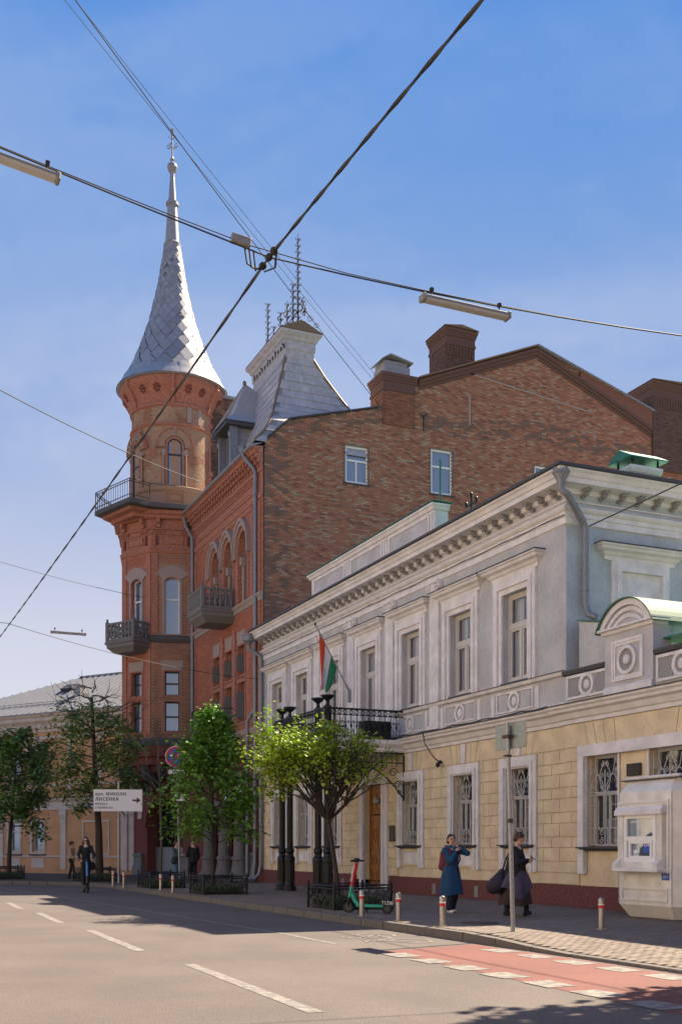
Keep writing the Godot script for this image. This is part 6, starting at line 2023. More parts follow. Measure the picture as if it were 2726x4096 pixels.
func build_trees():
	var g := RandomNumberGenerator.new()
	var lobed := leaf_mesh(0)
	var small := leaf_mesh(2)
	# globe acacia before the portico
	g.seed = 11
	var t := thing("globe_acacia", "lime-leaved umbrella tree with bare twiggy limbs before the portico", "tree", Vector3(10.3, .14, -23.5))
	var b := B.new()
	var foot := Vector3(10.3, .1, -23.5)
	var fork := Vector3(10.08, 2.16, -23.62)
	b.tube([foot, foot.lerp(fork, .1) + Vector3(.02, 0, 0), foot.lerp(fork, .5) + Vector3(.03, 0, 0), fork], .07, .05, 9)
	b.ball(fork, Vector3(.085, .1, .085), 8, 6)
	var tips := []
	for k in 17:
		var a := TAU * k / 17.0 + g.randf_range(-.15, .15)
		var tilt := [.5, .9, 1.25][k % 3] as float
		var d := Vector3(cos(a) * tilt, 1.0, sin(a) * tilt).normalized()
		grow(b, tips, fork, d, g.randf_range(.90, 1.12), .034, 1, 4, .52, .20, g, 3)
	part(t, "trunk", b, MT.bark)
	var up := []
	for q in tips:
		# the crown is fuller on its sunny, roadward side and thin towards the house
		var side: float = (q[0] - fork).dot(Vector3(.915, 0, .403))
		var keep := .5 if side < .1 else .2
		if q[0].y > 3.55 + g.randf_range(-.6, .5) - (.6 if side < -.7 else 0.0) and g.randf() < keep: up.append(q)
	leaves(t, up, 13, .085, .085, small, MT.leaflime, Color(.29, .38, .02), g)
	# young linden by the brick house
	g.seed = 5
	t = thing("young_linden", "dense young linden with conical crown before the brick porch", "tree", Vector3(10.15, .14, -32.8))
	b = B.new()
	var c := Vector3(10.15, .1, -32.8)
	b.tube([c, c + Vector3(.02, 2, 0), c + Vector3(-.05, 4, .05), c + Vector3(-.02, 5.9, 0)], .075, .015, 8)
	tips = []
	for k in 46:
		var h := 1.55 + 3.95 * k / 46.0
		var a := k * 2.4
		var reach := 1.75 * clampf(1.0 - (h - 2.3) / 3.4, 0, 1) * (1.0 if h > 2.3 else .75) + .12
		if h < 2.0: reach *= .9
		reach *= g.randf_range(.7, 1.15)
		grow(b, tips, c + Vector3(0, h, 0), Vector3(cos(a), .45, sin(a)).normalized(), reach * .62, .018, 2, 4, .6, .12, g, 3)
	for k in 6: tips.append([c + Vector3(g.randf_range(-.08, .08), 5.3 + k * .12, g.randf_range(-.08, .08)), Vector3.UP])
	part(t, "trunk", b, MT.bark)
	leaves(t, tips, 4, .14, .13, lobed, MT.leafgreen, Color(.125, .26, .032), g)
	# maple-like street trees by the orange house
	for q in [[Vector3(9.86, .14, -48.2), 21, "tall open-crowned tree with dark trunk before the orange house", 8.6, 2.5, .19], [Vector3(6.75, .14, -53.5), 33, "broad dark green tree beside the far planting bed", 6.7, 2.2, .12]]:
		g.seed = q[1]
		c = q[0]
		t = thing("street_tree", q[2], "tree", c)
		b = B.new()
		var hh: float = q[3]
		var tr: float = q[5]
		var lean := Vector3(-.35, 0, .0) if q[1] == 21 else Vector3(.35, 0, 0)
		b.tube([c - Vector3(0, .05, 0), c + lean * .1 + Vector3(0, hh * .25, 0), c + lean * .5 + Vector3(0, hh * .5, 0), c + lean + Vector3(0, hh * .92, 0)], tr, tr * .35, 9)
		tips = []
		var N := 34 if q[1] == 21 else 30
		for k in N:
			var h: float = hh * (.36 + .62 * k / N)
			var a := k * 2.4 + g.randf() * .5
			var reach: float = q[4] * (1.0 - pow(absf((h / hh - .62) / .42), 1.6) * .75) * g.randf_range(.65, 1.2)
			grow(b, tips, c + lean * (h / hh) + Vector3(0, h, 0), Vector3(cos(a), .25, sin(a)).normalized(), reach * .58, .035, 2, 4, .6, .05, g, 3)
		part(t, "trunk", b, MT.bark)
		if q[1] == 21:
			# part of this crown is still bare
			var sel := []
			for p in tips:
				if p[0].y < 7.3 + g.randf_range(-.7, .7) and NZ.get_noise_3d(p[0].x * 2, p[0].y * 2.2, p[0].z * 2) > -.22: sel.append(p)
			leaves(t, sel, 6, .17, .15, lobed, MT.leafdark, Color(.11, .19, .04), g)
		else: leaves(t, tips, 7, .17, .15, lobed, MT.leafdark, Color(.09, .185, .038), g)
	# sapling, still bare, in the bed by the traffic sign
	g.seed = 8
	t = thing("bare_sapling", "thin bare sapling in the bed beside the round traffic sign", "tree", Vector3(10.07, .14, -38.8))
	b = B.new()
	c = Vector3(10.07, .1, -38.8)
	b.tube([c, c + Vector3(.05, 1.6, 0), c + Vector3(.0, 3.6, 0)], .06, .04, 7)
	tips = []
	for k in 7: grow(b, tips, c + Vector3(0, 3.2 + .12 * k, 0), Vector3(cos(k * 2.4) * .8, 1, sin(k * 2.4) * .8).normalized(), 1.0, .02, 2, 4, .5, .1, g, 2)
	part(t, "trunk", b, MT.barkpale)
	# the tree whose shade falls on the cycle crossing; it stands just outside the picture
	g.seed = 44
	c = Vector3(13.1, .14, -9.3)
	t = thing("shade_tree", "leafy tree standing on the pavement beyond the payment kiosk", "tree", c)
	b = B.new()
	b.tube([c - Vector3(0, .05, 0), c + Vector3(.02, 2, 0), c + Vector3(0, 6.5, 0)], .16, .05, 8)
	tips = []
	for k in 30:
		var h := 3.4 + 4.2 * k / 30.0
		grow(b, tips, c + Vector3(0, h, 0), Vector3(cos(k * 2.4), .3, sin(k * 2.4)).normalized(), 1.05, .03, 2, 4, .6, .08, g, 3)
	part(t, "trunk", b, MT.bark)
	leaves(t, tips, 3, .16, .22, lobed, MT.leafdark, Color(.05, .11, .02), g)
	planter(9.89, -24.4, 11.3, -22.85, "low scrolled iron fence round the umbrella tree")
	planter(9.65, -33.5, 11.0, -32.06, "low scrolled iron fence round the young linden")
	planter(9.5, -39.7, 10.7, -37.9, "low scrolled iron fence round the bare sapling")
	planter(8.9, -49.1, 10.5, -47.2, "low scrolled iron fence round the tall open-crowned tree")
	planter(5.9, -54.6, 7.3, -52.5, "low scrolled iron fence round the broad dark tree")

func build_street():
	# bollards
	var bb := B.new().lathe(pairs([.052, .1, .052, .62]), 14).mesh()
	var bc := B.new().lathe(pairs([.056, .60, .056, .64, .045, .67, .02, .685, 0, .69]), 14).mesh()
	var br := B.new().lathe(pairs([.053, .50, .0555, .50, .0555, .555, .053, .555]), 14).mesh()
	var bw := B.new().lathe(pairs([.053, .555, .055, .555, .055, .58, .053, .58]), 14).mesh()
	var fl := B.new().lathe(pairs([.0, .14, .1, .14, .1, .152, .06, .16]), 14).mesh()
	var sp := [[11.76, -15.68, "steel bollard with red band standing before the payment kiosk"], [9.63, -17.42, "steel bollard with red band between sign pole and scooter"], [9.62, -19.13, "steel bollard with red band beside the rear wheel of the parked scooter"], [9.55, -20.65, "steel bollard with red band by the front of the parked scooter"], [9.37, -34.5, "steel bollard with red band by the linden bed"], [9.47, -36.4, "steel bollard with red band between the linden bed and sapling bed"], [9.1, -40.2, "steel bollard with red band beside the sapling bed"], [9.16, -42.3, "steel bollard with red band by the street name sign"]]
	for s in sp:
		var o := thing("bollard", s[2], "bollard", Vector3(s[0], .14, s[1]), "bollards along the kerb")
		part(o, "post", bb, MT.steel, at(s[0], 0, s[1])); part(o, "cap", bc, MT.steel, at(s[0], 0, s[1]))
		part(o, "red_band", br, MT.redband, at(s[0], 0, s[1])); part(o, "white_band", bw, MT.whiteband, at(s[0], 0, s[1])); part(o, "foot_plate", fl, MT.steel, at(s[0], 0, s[1]))
	# sign pole seen from behind
	var t := thing("sign_pole", "leaning grey sign pole with a plate seen from behind", "sign", Vector3(10.08, .14, -15.82))
	var top := Vector3(10.0, 3.62, -15.86)
	part(t, "pole", B.new().tube([Vector3(10.08, .1, -15.82), top], .038, -1, 10), MT.galv)
	var PF := Transform3D(Basis(Vector3.UP, deg_to_rad(-90)), Vector3(10.0, 3.38, -15.86))
	part(t, "plate", B.new().cbox(-.46, -.20, -.065, .46, .22, -.05, .004), MT.plateback, PF)
	part(t, "plate_face", B.new().box(-.45, -.19, -.068, .45, .21, -.0652), MT.signblue, PF)
	part(t, "clamp", B.new().box(-.10, -.02, -.06, .10, .03, .05).box(-.05, -.33, -.05, .05, -.30, .05), MT.rustiron, PF)
	part(t, "pole_strap", B.new().lathe(pairs([.045, 1.95, .05, 1.95, .05, 2.02, .045, 2.02]), 10), MT.rustiron, Transform3D(Basis.IDENTITY, Vector3(10.04, .0, -15.84)))
	# street name sign
	t = thing("street_sign", "white street name board with arrow on a thin pole", "sign", Vector3(9.94, .14, -44.85))
	part(t, "pole", B.new().tube([Vector3(9.94, .1, -44.85), Vector3(9.94, 4.2, -44.85)], .05, -1, 10), MT.galv)
	var SF := Transform3D(Basis(Vector3.UP, deg_to_rad(-17)), Vector3(9.94, 3.45, -44.85))
	var bd := part(t, "board", B.new().cbox(-.99, -.42, .05, .94, .46, .09, .01), MT.signwhite, SF)
	part(bd, "board_edge", frame(-1.0, -.43, .95, .47, .015, .045, .095), MT.galv, SF)
	text_left(bd, "вул. МИКОЛИ", .135, SF * at(-.93, .17, .092), MT.signblack)
	text_left(bd, "ЛИСЕНКА", .15, SF * at(-.93, -.05, .092), MT.signblack)
	text_left(bd, "MYKOLY", .095, SF * at(-.93, -.20, .092), MT.signblack)
	text_left(bd, "LYSENKA Str.", .09, SF * at(-.93, -.345, .092), MT.signblack)
	part(bd, "arrow", B.new().box(.55, -.01, .09, .74, .06, .094).prism(V2([.72, -.10, .88, .025, .72, .15]), .09, .094), MT.signblack, SF)
	# no stopping sign
	t = thing("no_stopping_sign", "round blue and red no stopping sign on a thin pole", "sign", Vector3(10.97, .14, -39.4))
	part(t, "pole", B.new().tube([Vector3(10.97, .1, -39.4), Vector3(10.82, 5.35, -39.4)], .04, -1, 10), MT.galv)
	var NF := Transform3D(Basis(Vector3.UP, deg_to_rad(-14)) * Basis(Vector3.BACK, .03), Vector3(10.80, 4.85, -39.34))
	var R90 := Transform3D(Basis(Vector3.RIGHT, PI / 2), Vector3.ZERO)
	var dk := part(t, "disc", B.new().lathe(pairs([0, 0, .37, 0, .37, .02, 0, .02]), 32, R90), MT.signblue, NF)
	part(dk, "red_rim", arc_band(0, 0, .30, .37, 0, TAU, .0, .026, 32), MT.signred, NF)
	part(dk, "white_edge", arc_band(0, 0, .37, .39, 0, TAU, .0, .022, 32), MT.signwhite, NF)
	var x := B.new()
	for a in [PI / 4, -PI / 4]: x.add(B.new().box(-.31, -.032, .02, .31, .032, .025 + .001 * a), Transform3D(Basis(Vector3.BACK, a), Vector3.ZERO))
	part(dk, "red_cross", x, MT.signred, NF)
	part(t, "lower_plate", B.new().cbox(-.30, -.62, 0, .30, -.45, .02, .004), MT.signwhite, NF)
	part(t, "arrow_plate", B.new().cbox(-.12, -1.62, 0, .28, -1.36, .02, .004), MT.signwhite, NF)
	build_kiosk()
	parked_scooter()
	flag()

func text_left(parent: Node, s: String, size: float, T: Transform3D, m: Material):
	var tm := TextMesh.new()
	var f := SystemFont.new()
	f.font_names = PackedStringArray(["Droid Sans"])
	f.font_weight = 700
	tm.font = f
	tm.text = s
	tm.font_size = 48
	tm.pixel_size = size / 36.0
	tm.depth = .004
	tm.curve_step = 1.0
	tm.horizontal_alignment = HORIZONTAL_ALIGNMENT_LEFT
	tm.vertical_alignment = VERTICAL_ALIGNMENT_BOTTOM
	part(parent, "lettering", tm, m, T)

func build_kiosk():
	# local x along the front (towards the viewer's right), z out to the street
	var F := Transform3D(Basis(Vector3.UP, -PI / 2), Vector3(14.15, .14, -18.5))
	var W := 2.0; var D := 1.4; var H := 2.75
	var t := thing("payment_kiosk", "cream armoured payment kiosk with small service window on the pavement", "kiosk", Vector3(14.8, .14, -17.5))
	var c := .22
	var ft := PackedVector2Array([Vector2(c, 0), Vector2(W - c, 0), Vector2(W, -c), Vector2(W, -D + c), Vector2(W - c, -D), Vector2(c, -D), Vector2(0, -D + c), Vector2(0, -c)])
	var b := B.new()
	var lev := [[.03, .16], [.28, 0.0], [H - .26, 0.0], [H - .03, .16], [H, .24]]
	for i in lev.size() - 1:
		var y0: float = lev[i][0]; var y1: float = lev[i + 1][0]
		var i0: float = lev[i][1]; var i1: float = lev[i + 1][1]
		for k in 8:
			var p := ft[k]; var q := ft[(k + 1) % 8]
			var ce := Vector2(W / 2, -D / 2)
			var s0 := Vector2(1 - i0 / (W / 2), 1 - i0 / (D / 2)); var s1 := Vector2(1 - i1 / (W / 2), 1 - i1 / (D / 2))
			var a0 := ce + (p - ce) * s0; var b0 := ce + (q - ce) * s0; var a1 := ce + (p - ce) * s1; var b1 := ce + (q - ce) * s1
			b.quad(Vector3(a0.x, y0, a0.y), Vector3(b0.x, y0, b0.y), Vector3(b1.x, y1, b1.y), Vector3(a1.x, y1, a1.y))
	b.box(.2, H - .05, -D + .2, W - .2, H, -.2)
	part(t, "shell", b, MT.kiosk, F)
	part(t, "roof_lid", B.new().cbox(.16, H, -D + .16, W - .16, H + .06, -.12, .02), MT.trim, F)
	part(t, "roof_seam", B.new().box(.14, H - .022, -D + .14, W - .14, H - .004, -.10), MT.leadroof, F)
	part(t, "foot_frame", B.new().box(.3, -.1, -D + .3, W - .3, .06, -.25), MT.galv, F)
	for x in [.2, W - .22]: part(t, "seam", B.new().box(x, .3, 0, x + .012, H - .28, .006), MT.modillion, F)
	# window surround standing proud
	var wf := part(t, "service_window", frame(.30, 1.0, 1.62, 2.22, .16, 0, .10, .12).add(frame(.22, .92, 1.72, 2.32, .05, 0, .03)), MT.kiosk, F)
	part(wf, "hood", B.new().prism(V2([0, 2.08, .16, 2.04, .16, 2.12, .10, 2.2, 0, 2.2]), .26, 1.66, Transform3D(Basis(Vector3(0, 0, 1), Vector3.UP, Vector3(-1, 0, 0)), Vector3(1.92, 0, 0))), MT.trim, F)
	part(wf, "frame", frame(.46, 1.12, 1.42, 2.06, .09, .02, .08).box(.55, 1.54, .02, 1.33, 1.62, .078).add(frame(.60, 1.18, 1.30, 1.54, .06, .02, .075)), MT.whiteplastic, F)
	part(wf, "pane", B.new().box(.55, 1.62, .03, 1.33, 1.97, .036), MT.glassdark, F)
	part(wf, "pane", B.new().box(.64, 1.22, .03, 1.26, 1.50, .036), MT.glassdark, F)
	var st := part(wf, "sticker", B.new().box(1.0, 1.30, .038, 1.28, 1.56, .042), MT.signblue, F)
	text(st, "G4S", .10, F * at(1.14, 1.39, .043), MT.signwhite)
	part(wf, "shelf", B.new().cbox(.30, .93, 0, 1.68, 1.0, .26, .015), MT.trim, F)
	for x in [.30, 1.52]: part(wf, "shelf_bracket", B.new().prism(V2([0, .98, .24, 1.0, .24, 1.08, .1, 1.2, 0, 1.22]), 0, .12, Transform3D(Basis(Vector3(0, 0, 1), Vector3.UP, Vector3(-1, 0, 0)), Vector3(x + .12, 0, 0))), MT.kiosk, F)
	part(t, "lower_panel", frame(.32, .36, 1.68, .62, .035, 0, .025), MT.kiosk, F)
	var e := part(t, "eco_sticker", B.new().box(1.50, .78, 0, 1.72, .95, .004), MT.signblue, F)
	text(e, "ECO", .055, F * at(1.61, .88, .005), MT.signwhite)
	text(e, "24/7", .05, F * at(1.61, .80, .005), MT.signwhite)
	# yellow notice on the near side
	var SF := F * Transform3D(Basis(Vector3.UP, PI / 2), Vector3(W, 0, 0))
	mat("notice", lin(.75, .62, .02), .5)
	var n := part(t, "notice", B.new().box(.3, 1.6, 0, .9, 1.98, .004), MT.notice, SF)
	part(n, "notice_foot", B.new().box(.3, 1.6, .004, .9, 1.66, .006), MT.signblue, SF)
	text(n, "ПОСЛУГИ", .12, SF * at(.62, 1.69, .006), MT.signblack)

func scooter(t: Node, T: Transform3D, stem: Material, deck: Material, tagged: bool):
	# local x forward
	for x in [-.45, .48]:
		var w := part(t, "wheel", B.new().lathe(pairs([.07, -.03, .125, -.035, .13, 0, .125, .035, .07, .03]), 20, Transform3D(Basis(Vector3.RIGHT, PI / 2), Vector3(x, .13, 0))), MT.rubber, T)
		part(w, "hub", B.new().lathe(pairs([0, -.035, .07, -.03, .07, .03, 0, .035]), 14, Transform3D(Basis(Vector3.RIGHT, PI / 2), Vector3(x, .13, 0))), MT.leadroof, T)
	part(t, "deck", B.new().cbox(-.38, .13, -.085, .27, .20, .085, .02), deck, T)
	part(t, "deck_mat", B.new().box(-.33, .20, -.07, .22, .206, .07), MT.rubber, T)
	part(t, "deck_neck", B.new().tube([Vector3(.22, .17, 0), Vector3(.33, .26, 0), Vector3(.40, .42, 0)], .05, .045, 8), deck, T)
	part(t, "rear_fender", B.new().add(arc_band(-.45, .13, .14, .155, .2, PI - .3, -.05, .05, 10)), MT.black, T)
	part(t, "front_fender", B.new().add(arc_band(.48, .13, .14, .155, .5, PI - .2, -.05, .05, 10)), MT.black, T)
	part(t, "fork", B.new().tube([Vector3(.48, .13, .055), Vector3(.46, .32, .045), Vector3(.43, .38, 0)], .018).tube([Vector3(.48, .13, -.055), Vector3(.46, .32, -.045), Vector3(.43, .38, 0)], .018), MT.black, T)
	part(t, "lower_stem", B.new().tube([Vector3(.45, .34, 0), Vector3(.40, .58, 0)], .045, .042, 10), deck, T)
	part(t, "stem", B.new().tube([Vector3(.40, .58, 0), Vector3(.29, 1.08, 0)], .042, .036, 10), stem, T)
	part(t, "handlebar", B.new().tube([Vector3(.27, 1.12, -.25), Vector3(.285, 1.14, 0), Vector3(.27, 1.12, .25)], .018), MT.black, T)
	for z in [-.22, .22]: part(t, "grip", B.new().tube([Vector3(.27, 1.12, z - .06), Vector3(.27, 1.12, z + .06)], .024), MT.rubber, T)
	part(t, "display", B.new().cbox(.24, 1.09, -.06, .33, 1.18, .06, .015), MT.black, T)
	part(t, "kickstand", B.new().tube([Vector3(.15, .14, .05), Vector3(.08, .01, .13)], .012), MT.black, T)

func parked_scooter():
	mat("scootgreen", lin(.01, .30, .19), .35)
	mat("scootred", lin(.45, .012, .03), .35)
	var p := Vector3(10.1, .14, -21.5)
	var d := Vector3(9.8, 0, -21.93) - Vector3(10.45, 0, -21.07)
	# the front wheel stands towards the road
	var T := Transform3D(Basis(Vector3.UP, atan2(-d.z, d.x)), p)
	T.basis = T.basis * Basis.from_scale(Vector3.ONE)
	var t := thing("parked_scooter", "green electric scooter with red stem parked by the umbrella tree bed", "scooter", p)
	scooter(t, T, MT.scootred, MT.scootgreen, true)
	var s := -1.0
	text(t, "BRAINTRAIN", .045, T * Transform3D(Basis(Vector3.UP, PI) * Basis(Vector3.BACK, PI / 2 - .2), Vector3(.335, .84, -.045)), MT.signwhite)
	part(t, "number_plate", B.new().box(-.62, .16, -.062, -.34, .27, -.058), MT.black, T)
	text(t, "T1296", .075, T * Transform3D(Basis(Vector3.UP, PI), Vector3(-.48, .18, -.063)), MT.signwhite)

func flag():
	mat("saffron", lin(.60, .055, .018), .8); mat("flagwhite", lin(.62, .62, .64), .8); mat("flaggreen", lin(.015, .16, .075), .8)
	for k in ["saffron", "flagwhite", "flaggreen"]: MT[k].cull_mode = BaseMaterial3D.CULL_DISABLED
	# the staff leans out over the pavement from a pilaster
	var t := thing("flag", "limp flag in three bands, orange, white and green, on a wall staff", "flag", Vector3(15.6, 6.5, -34.7))
	var a := Vector3(15.55, 6.89, -34.65); var e := Vector3(14.3, 9.07, -34.65)
	part(t, "staff", B.new().tube([a, e], .022), MT.galv)
	part(t, "socket", B.new().tube([a, a.lerp(e, .1)], .035).tube([a.lerp(e, .08), Vector3(15.6, 6.6, -34.65)], .012).box(15.5, 6.5, -34.7, 15.62, 6.95, -34.6), MT.galv)
	part(t, "staff_tip", B.new().ball(e, Vector3(.04, .06, .04)), MT.rustiron)
	# hoist runs down the staff from its tip; cloth hangs straight down from it in folds
	var h0 := e.lerp(a, .12); var h1 := e.lerp(a, .64)
	var nU := 30; var nV := 30
	var grid := []
	for i in nU + 1:
		var u := float(i) / nU     # along the hoist: 0 = tip (orange), 1 = lower (green)
		var row := []
		for j in nV + 1:
			var v := float(j) / nV # fly
			var top := h0.lerp(h1, u)
			# the fly hangs under the upper end of the hoist, gathered in folds
			var fly := h0 + Vector3(.02 + .20 * u, -1.85 - .22 * u, .08 * sin(u * 9.0))
			var fold := sin(u * 8.0 + v * 2.0) * .09 * v
			var p := top.lerp(fly, v) + Vector3(fold * .2, -.16 * sin(PI * v) * u, fold)
			row.append(p)
		grid.append(row)
	var names := ["orange_band", "white_band", "green_band"]
	var ms := [MT.saffron, MT.flagwhite, MT.flaggreen]
	for k in 3:
		var b := B.new()
		for i in range(k * 10, k * 10 + 10):
			for j in nV:
				b.quad(grid[i][j], grid[i + 1][j], grid[i + 1][j + 1], grid[i][j + 1])
		part(t, names[k], b, ms[k])
	# navy wheel on the white band
	var wh := B.new()
	var ctr: Vector3 = grid[15][15]
	var du: Vector3 = (grid[18][15] - grid[12][15]).normalized(); var dv: Vector3 = (grid[15][18] - grid[15][12]).normalized()
	var nn := du.cross(dv).normalized()
	for i in 24:
		var p := TAU * i / 24; var q := TAU * (i + 1) / 24
		for s: float in [.012, -.012]:
			wh.quad(ctr + (du * cos(p) + dv * sin(p)) * .08 + nn * s, ctr + (du * cos(p) + dv * sin(p)) * .10 + nn * s, ctr + (du * cos(q) + dv * sin(q)) * .10 + nn * s, ctr + (du * cos(q) + dv * sin(q)) * .08 + nn * s)
	part(t, "wheel_emblem", wh, MT.signblue)

# tapered capsules joined smoothly and meshed with surface nets; bones: [a, ra, b, rb]
func blob(bones: Array, cell: float, k := .03) -> B:
	var lo := Vector3.ONE * 1e9; var hi := Vector3.ONE * -1e9
	for b in bones:
		var r: float = maxf(b[1], b[3]) + cell * 2 + k
		lo = lo.min(b[0] - Vector3.ONE * r).min(b[2] - Vector3.ONE * r)
		hi = hi.max(b[0] + Vector3.ONE * r).max(b[2] + Vector3.ONE * r)
	var nx := int((hi.x - lo.x) / cell) + 2; var ny := int((hi.y - lo.y) / cell) + 2; var nz := int((hi.z - lo.z) / cell) + 2
	var fld := PackedFloat32Array(); fld.resize(nx * ny * nz); fld.fill(1.0)
	for b in bones:
		var a: Vector3 = b[0]; var c: Vector3 = b[2]
		var ra: float = b[1]; var rb: float = b[3]
		var r := maxf(ra, rb) + cell * 2.5 + k
		var p0 := (a.min(c) - Vector3.ONE * r - lo) / cell
		var p1 := (a.max(c) + Vector3.ONE * r - lo) / cell
		var ab := c - a
		var l2 := maxf(ab.length_squared(), 1e-9)
		for z in range(maxi(0, int(p0.z)), mini(nz, int(p1.z) + 2)):
			for y in range(maxi(0, int(p0.y)), mini(ny, int(p1.y) + 2)):
				var base := (z * ny + y) * nx
				for x in range(maxi(0, int(p0.x)), mini(nx, int(p1.x) + 2)):
					var p := lo + Vector3(x, y, z) * cell
					var t := clampf((p - a).dot(ab) / l2, 0, 1)
					var d := (p - a - ab * t).length() - lerpf(ra, rb, t)
					var o := fld[base + x]
					var h := maxf(k - absf(o - d), 0.0) / k
					fld[base + x] = minf(o, d) - h * h * k * .25
	var out := B.new()
	var idx := {}
	var offs := [0, 1, nx, nx + 1, nx * ny, nx * ny + 1, nx * ny + nx, nx * ny + nx + 1]
	var cell_v := func(x: int, y: int, z: int) -> Array:
		var key := (z * ny + y) * nx + x
		if idx.has(key): return idx[key]
		var s := Vector3.ZERO; var n := 0
		var gr := Vector3.ZERO
		for e in [[0, 1], [2, 3], [4, 5], [6, 7], [0, 2], [1, 3], [4, 6], [5, 7], [0, 4], [1, 5], [2, 6], [3, 7]]:
			var va := fld[key + offs[e[0]]]; var vb := fld[key + offs[e[1]]]
			if (va < 0) != (vb < 0):
				var t := va / (va - vb)
				var pa := Vector3(e[0] & 1, (e[0] >> 1) & 1, e[0] >> 2); var pb := Vector3(e[1] & 1, (e[1] >> 1) & 1, e[1] >> 2)
				s += pa.lerp(pb, t); n += 1
		for q in 8:
			gr += Vector3(1.0 if q & 1 else -1.0, 1.0 if q & 2 else -1.0, 1.0 if q & 4 else -1.0) * fld[key + offs[q]]
		var r := [lo + (Vector3(x, y, z) + s / maxi(1, n)) * cell, gr.normalized()]
		idx[key] = r
		return r
	for z in range(1, nz - 1):
		for y in range(1, ny - 1):
			var base := (z * ny + y) * nx
			for x in range(1, nx - 1):
				var v := fld[base + x]
				if v > cell * 2: continue
				var neg := v < 0
				for ax in 3:
					var w := fld[base + x + [1, nx, nx * ny][ax]]
					if (w < 0) == neg: continue
					var A; var Bq; var C; var D
					if ax == 0:
						A = cell_v.call(x, y - 1, z - 1); Bq = cell_v.call(x, y, z - 1); C = cell_v.call(x, y, z); D = cell_v.call(x, y - 1, z)
					elif ax == 1:
						A = cell_v.call(x - 1, y, z - 1); Bq = cell_v.call(x - 1, y, z); C = cell_v.call(x, y, z); D = cell_v.call(x, y, z - 1)
					else:
						A = cell_v.call(x - 1, y - 1, z); Bq = cell_v.call(x, y - 1, z); C = cell_v.call(x, y, z); D = cell_v.call(x - 1, y, z)
					if neg:
						out.trin(A[0], Bq[0], C[0], A[1], Bq[1], C[1]); out.trin(A[0], C[0], D[0], A[1], C[1], D[1])
					else:
						out.trin(A[0], C[0], Bq[0], A[1], C[1], Bq[1]); out.trin(A[0], D[0], C[0], A[1], D[1], C[1])
	return out

func cap(a: Vector3, ra: float, b: Vector3, rb: float) -> Array: return [a, ra, b, rb]

# hand: palm and five fingers; base frame: y along the fingers, x across towards the thumb, z palm normal
func hand(W: Transform3D, curl: float, thumb: float) -> Array:
	var r := []
	r.append(cap(W * Vector3(0, -.02, 0), .026, W * Vector3(0, .03, 0), .027))
	r.append(cap(W * Vector3(.02 * thumb, .06, 0), .018, W * Vector3(-.025 * thumb, .06, 0), .018))
	for i in 4:
		var x := (.032 - i * .021) * thumb
		var ln: float = [.068, .076, .072, .056][i]
		var a := Vector3(x, .075, 0)
		var b := a + Vector3(0, cos(curl), sin(curl)) * ln * .5
		var c := b + Vector3(0, cos(curl * 2), sin(curl * 2)) * ln * .5
		r.append(cap(W * a, .0095, W * b, .009)); r.append(cap(W * b, .009, W * c, .0075))
	var t0 := Vector3(.03 * thumb, .005, .008); var t1 := t0 + Vector3(.03 * thumb, .03, .015); var t2 := t1 + Vector3(.005 * thumb, .03, .015)
	r.append(cap(W * t0, .013, W * t1, .0105)); r.append(cap(W * t1, .0105, W * t2, .0085))
	return r

func aim(p: Vector3, y: Vector3, z: Vector3) -> Transform3D:
	y = y.normalized()
	var x := y.cross(z).normalized()
	return Transform3D(Basis(x, y, x.cross(y).normalized()), p)

func limb(sh: Vector3, target: Vector3, l1: float, l2: float, bend: Vector3) -> Vector3:
	var d := target - sh
	var L := minf(d.length(), l1 + l2 - .002)
	var dir := d.normalized()
	var a := (l1 * l1 - l2 * l2 + L * L) / (2 * L)
	var h := sqrt(maxf(0, l1 * l1 - a * a))
	var side := (bend - dir * bend.dot(dir)).normalized()
	return sh + dir * a + side * h

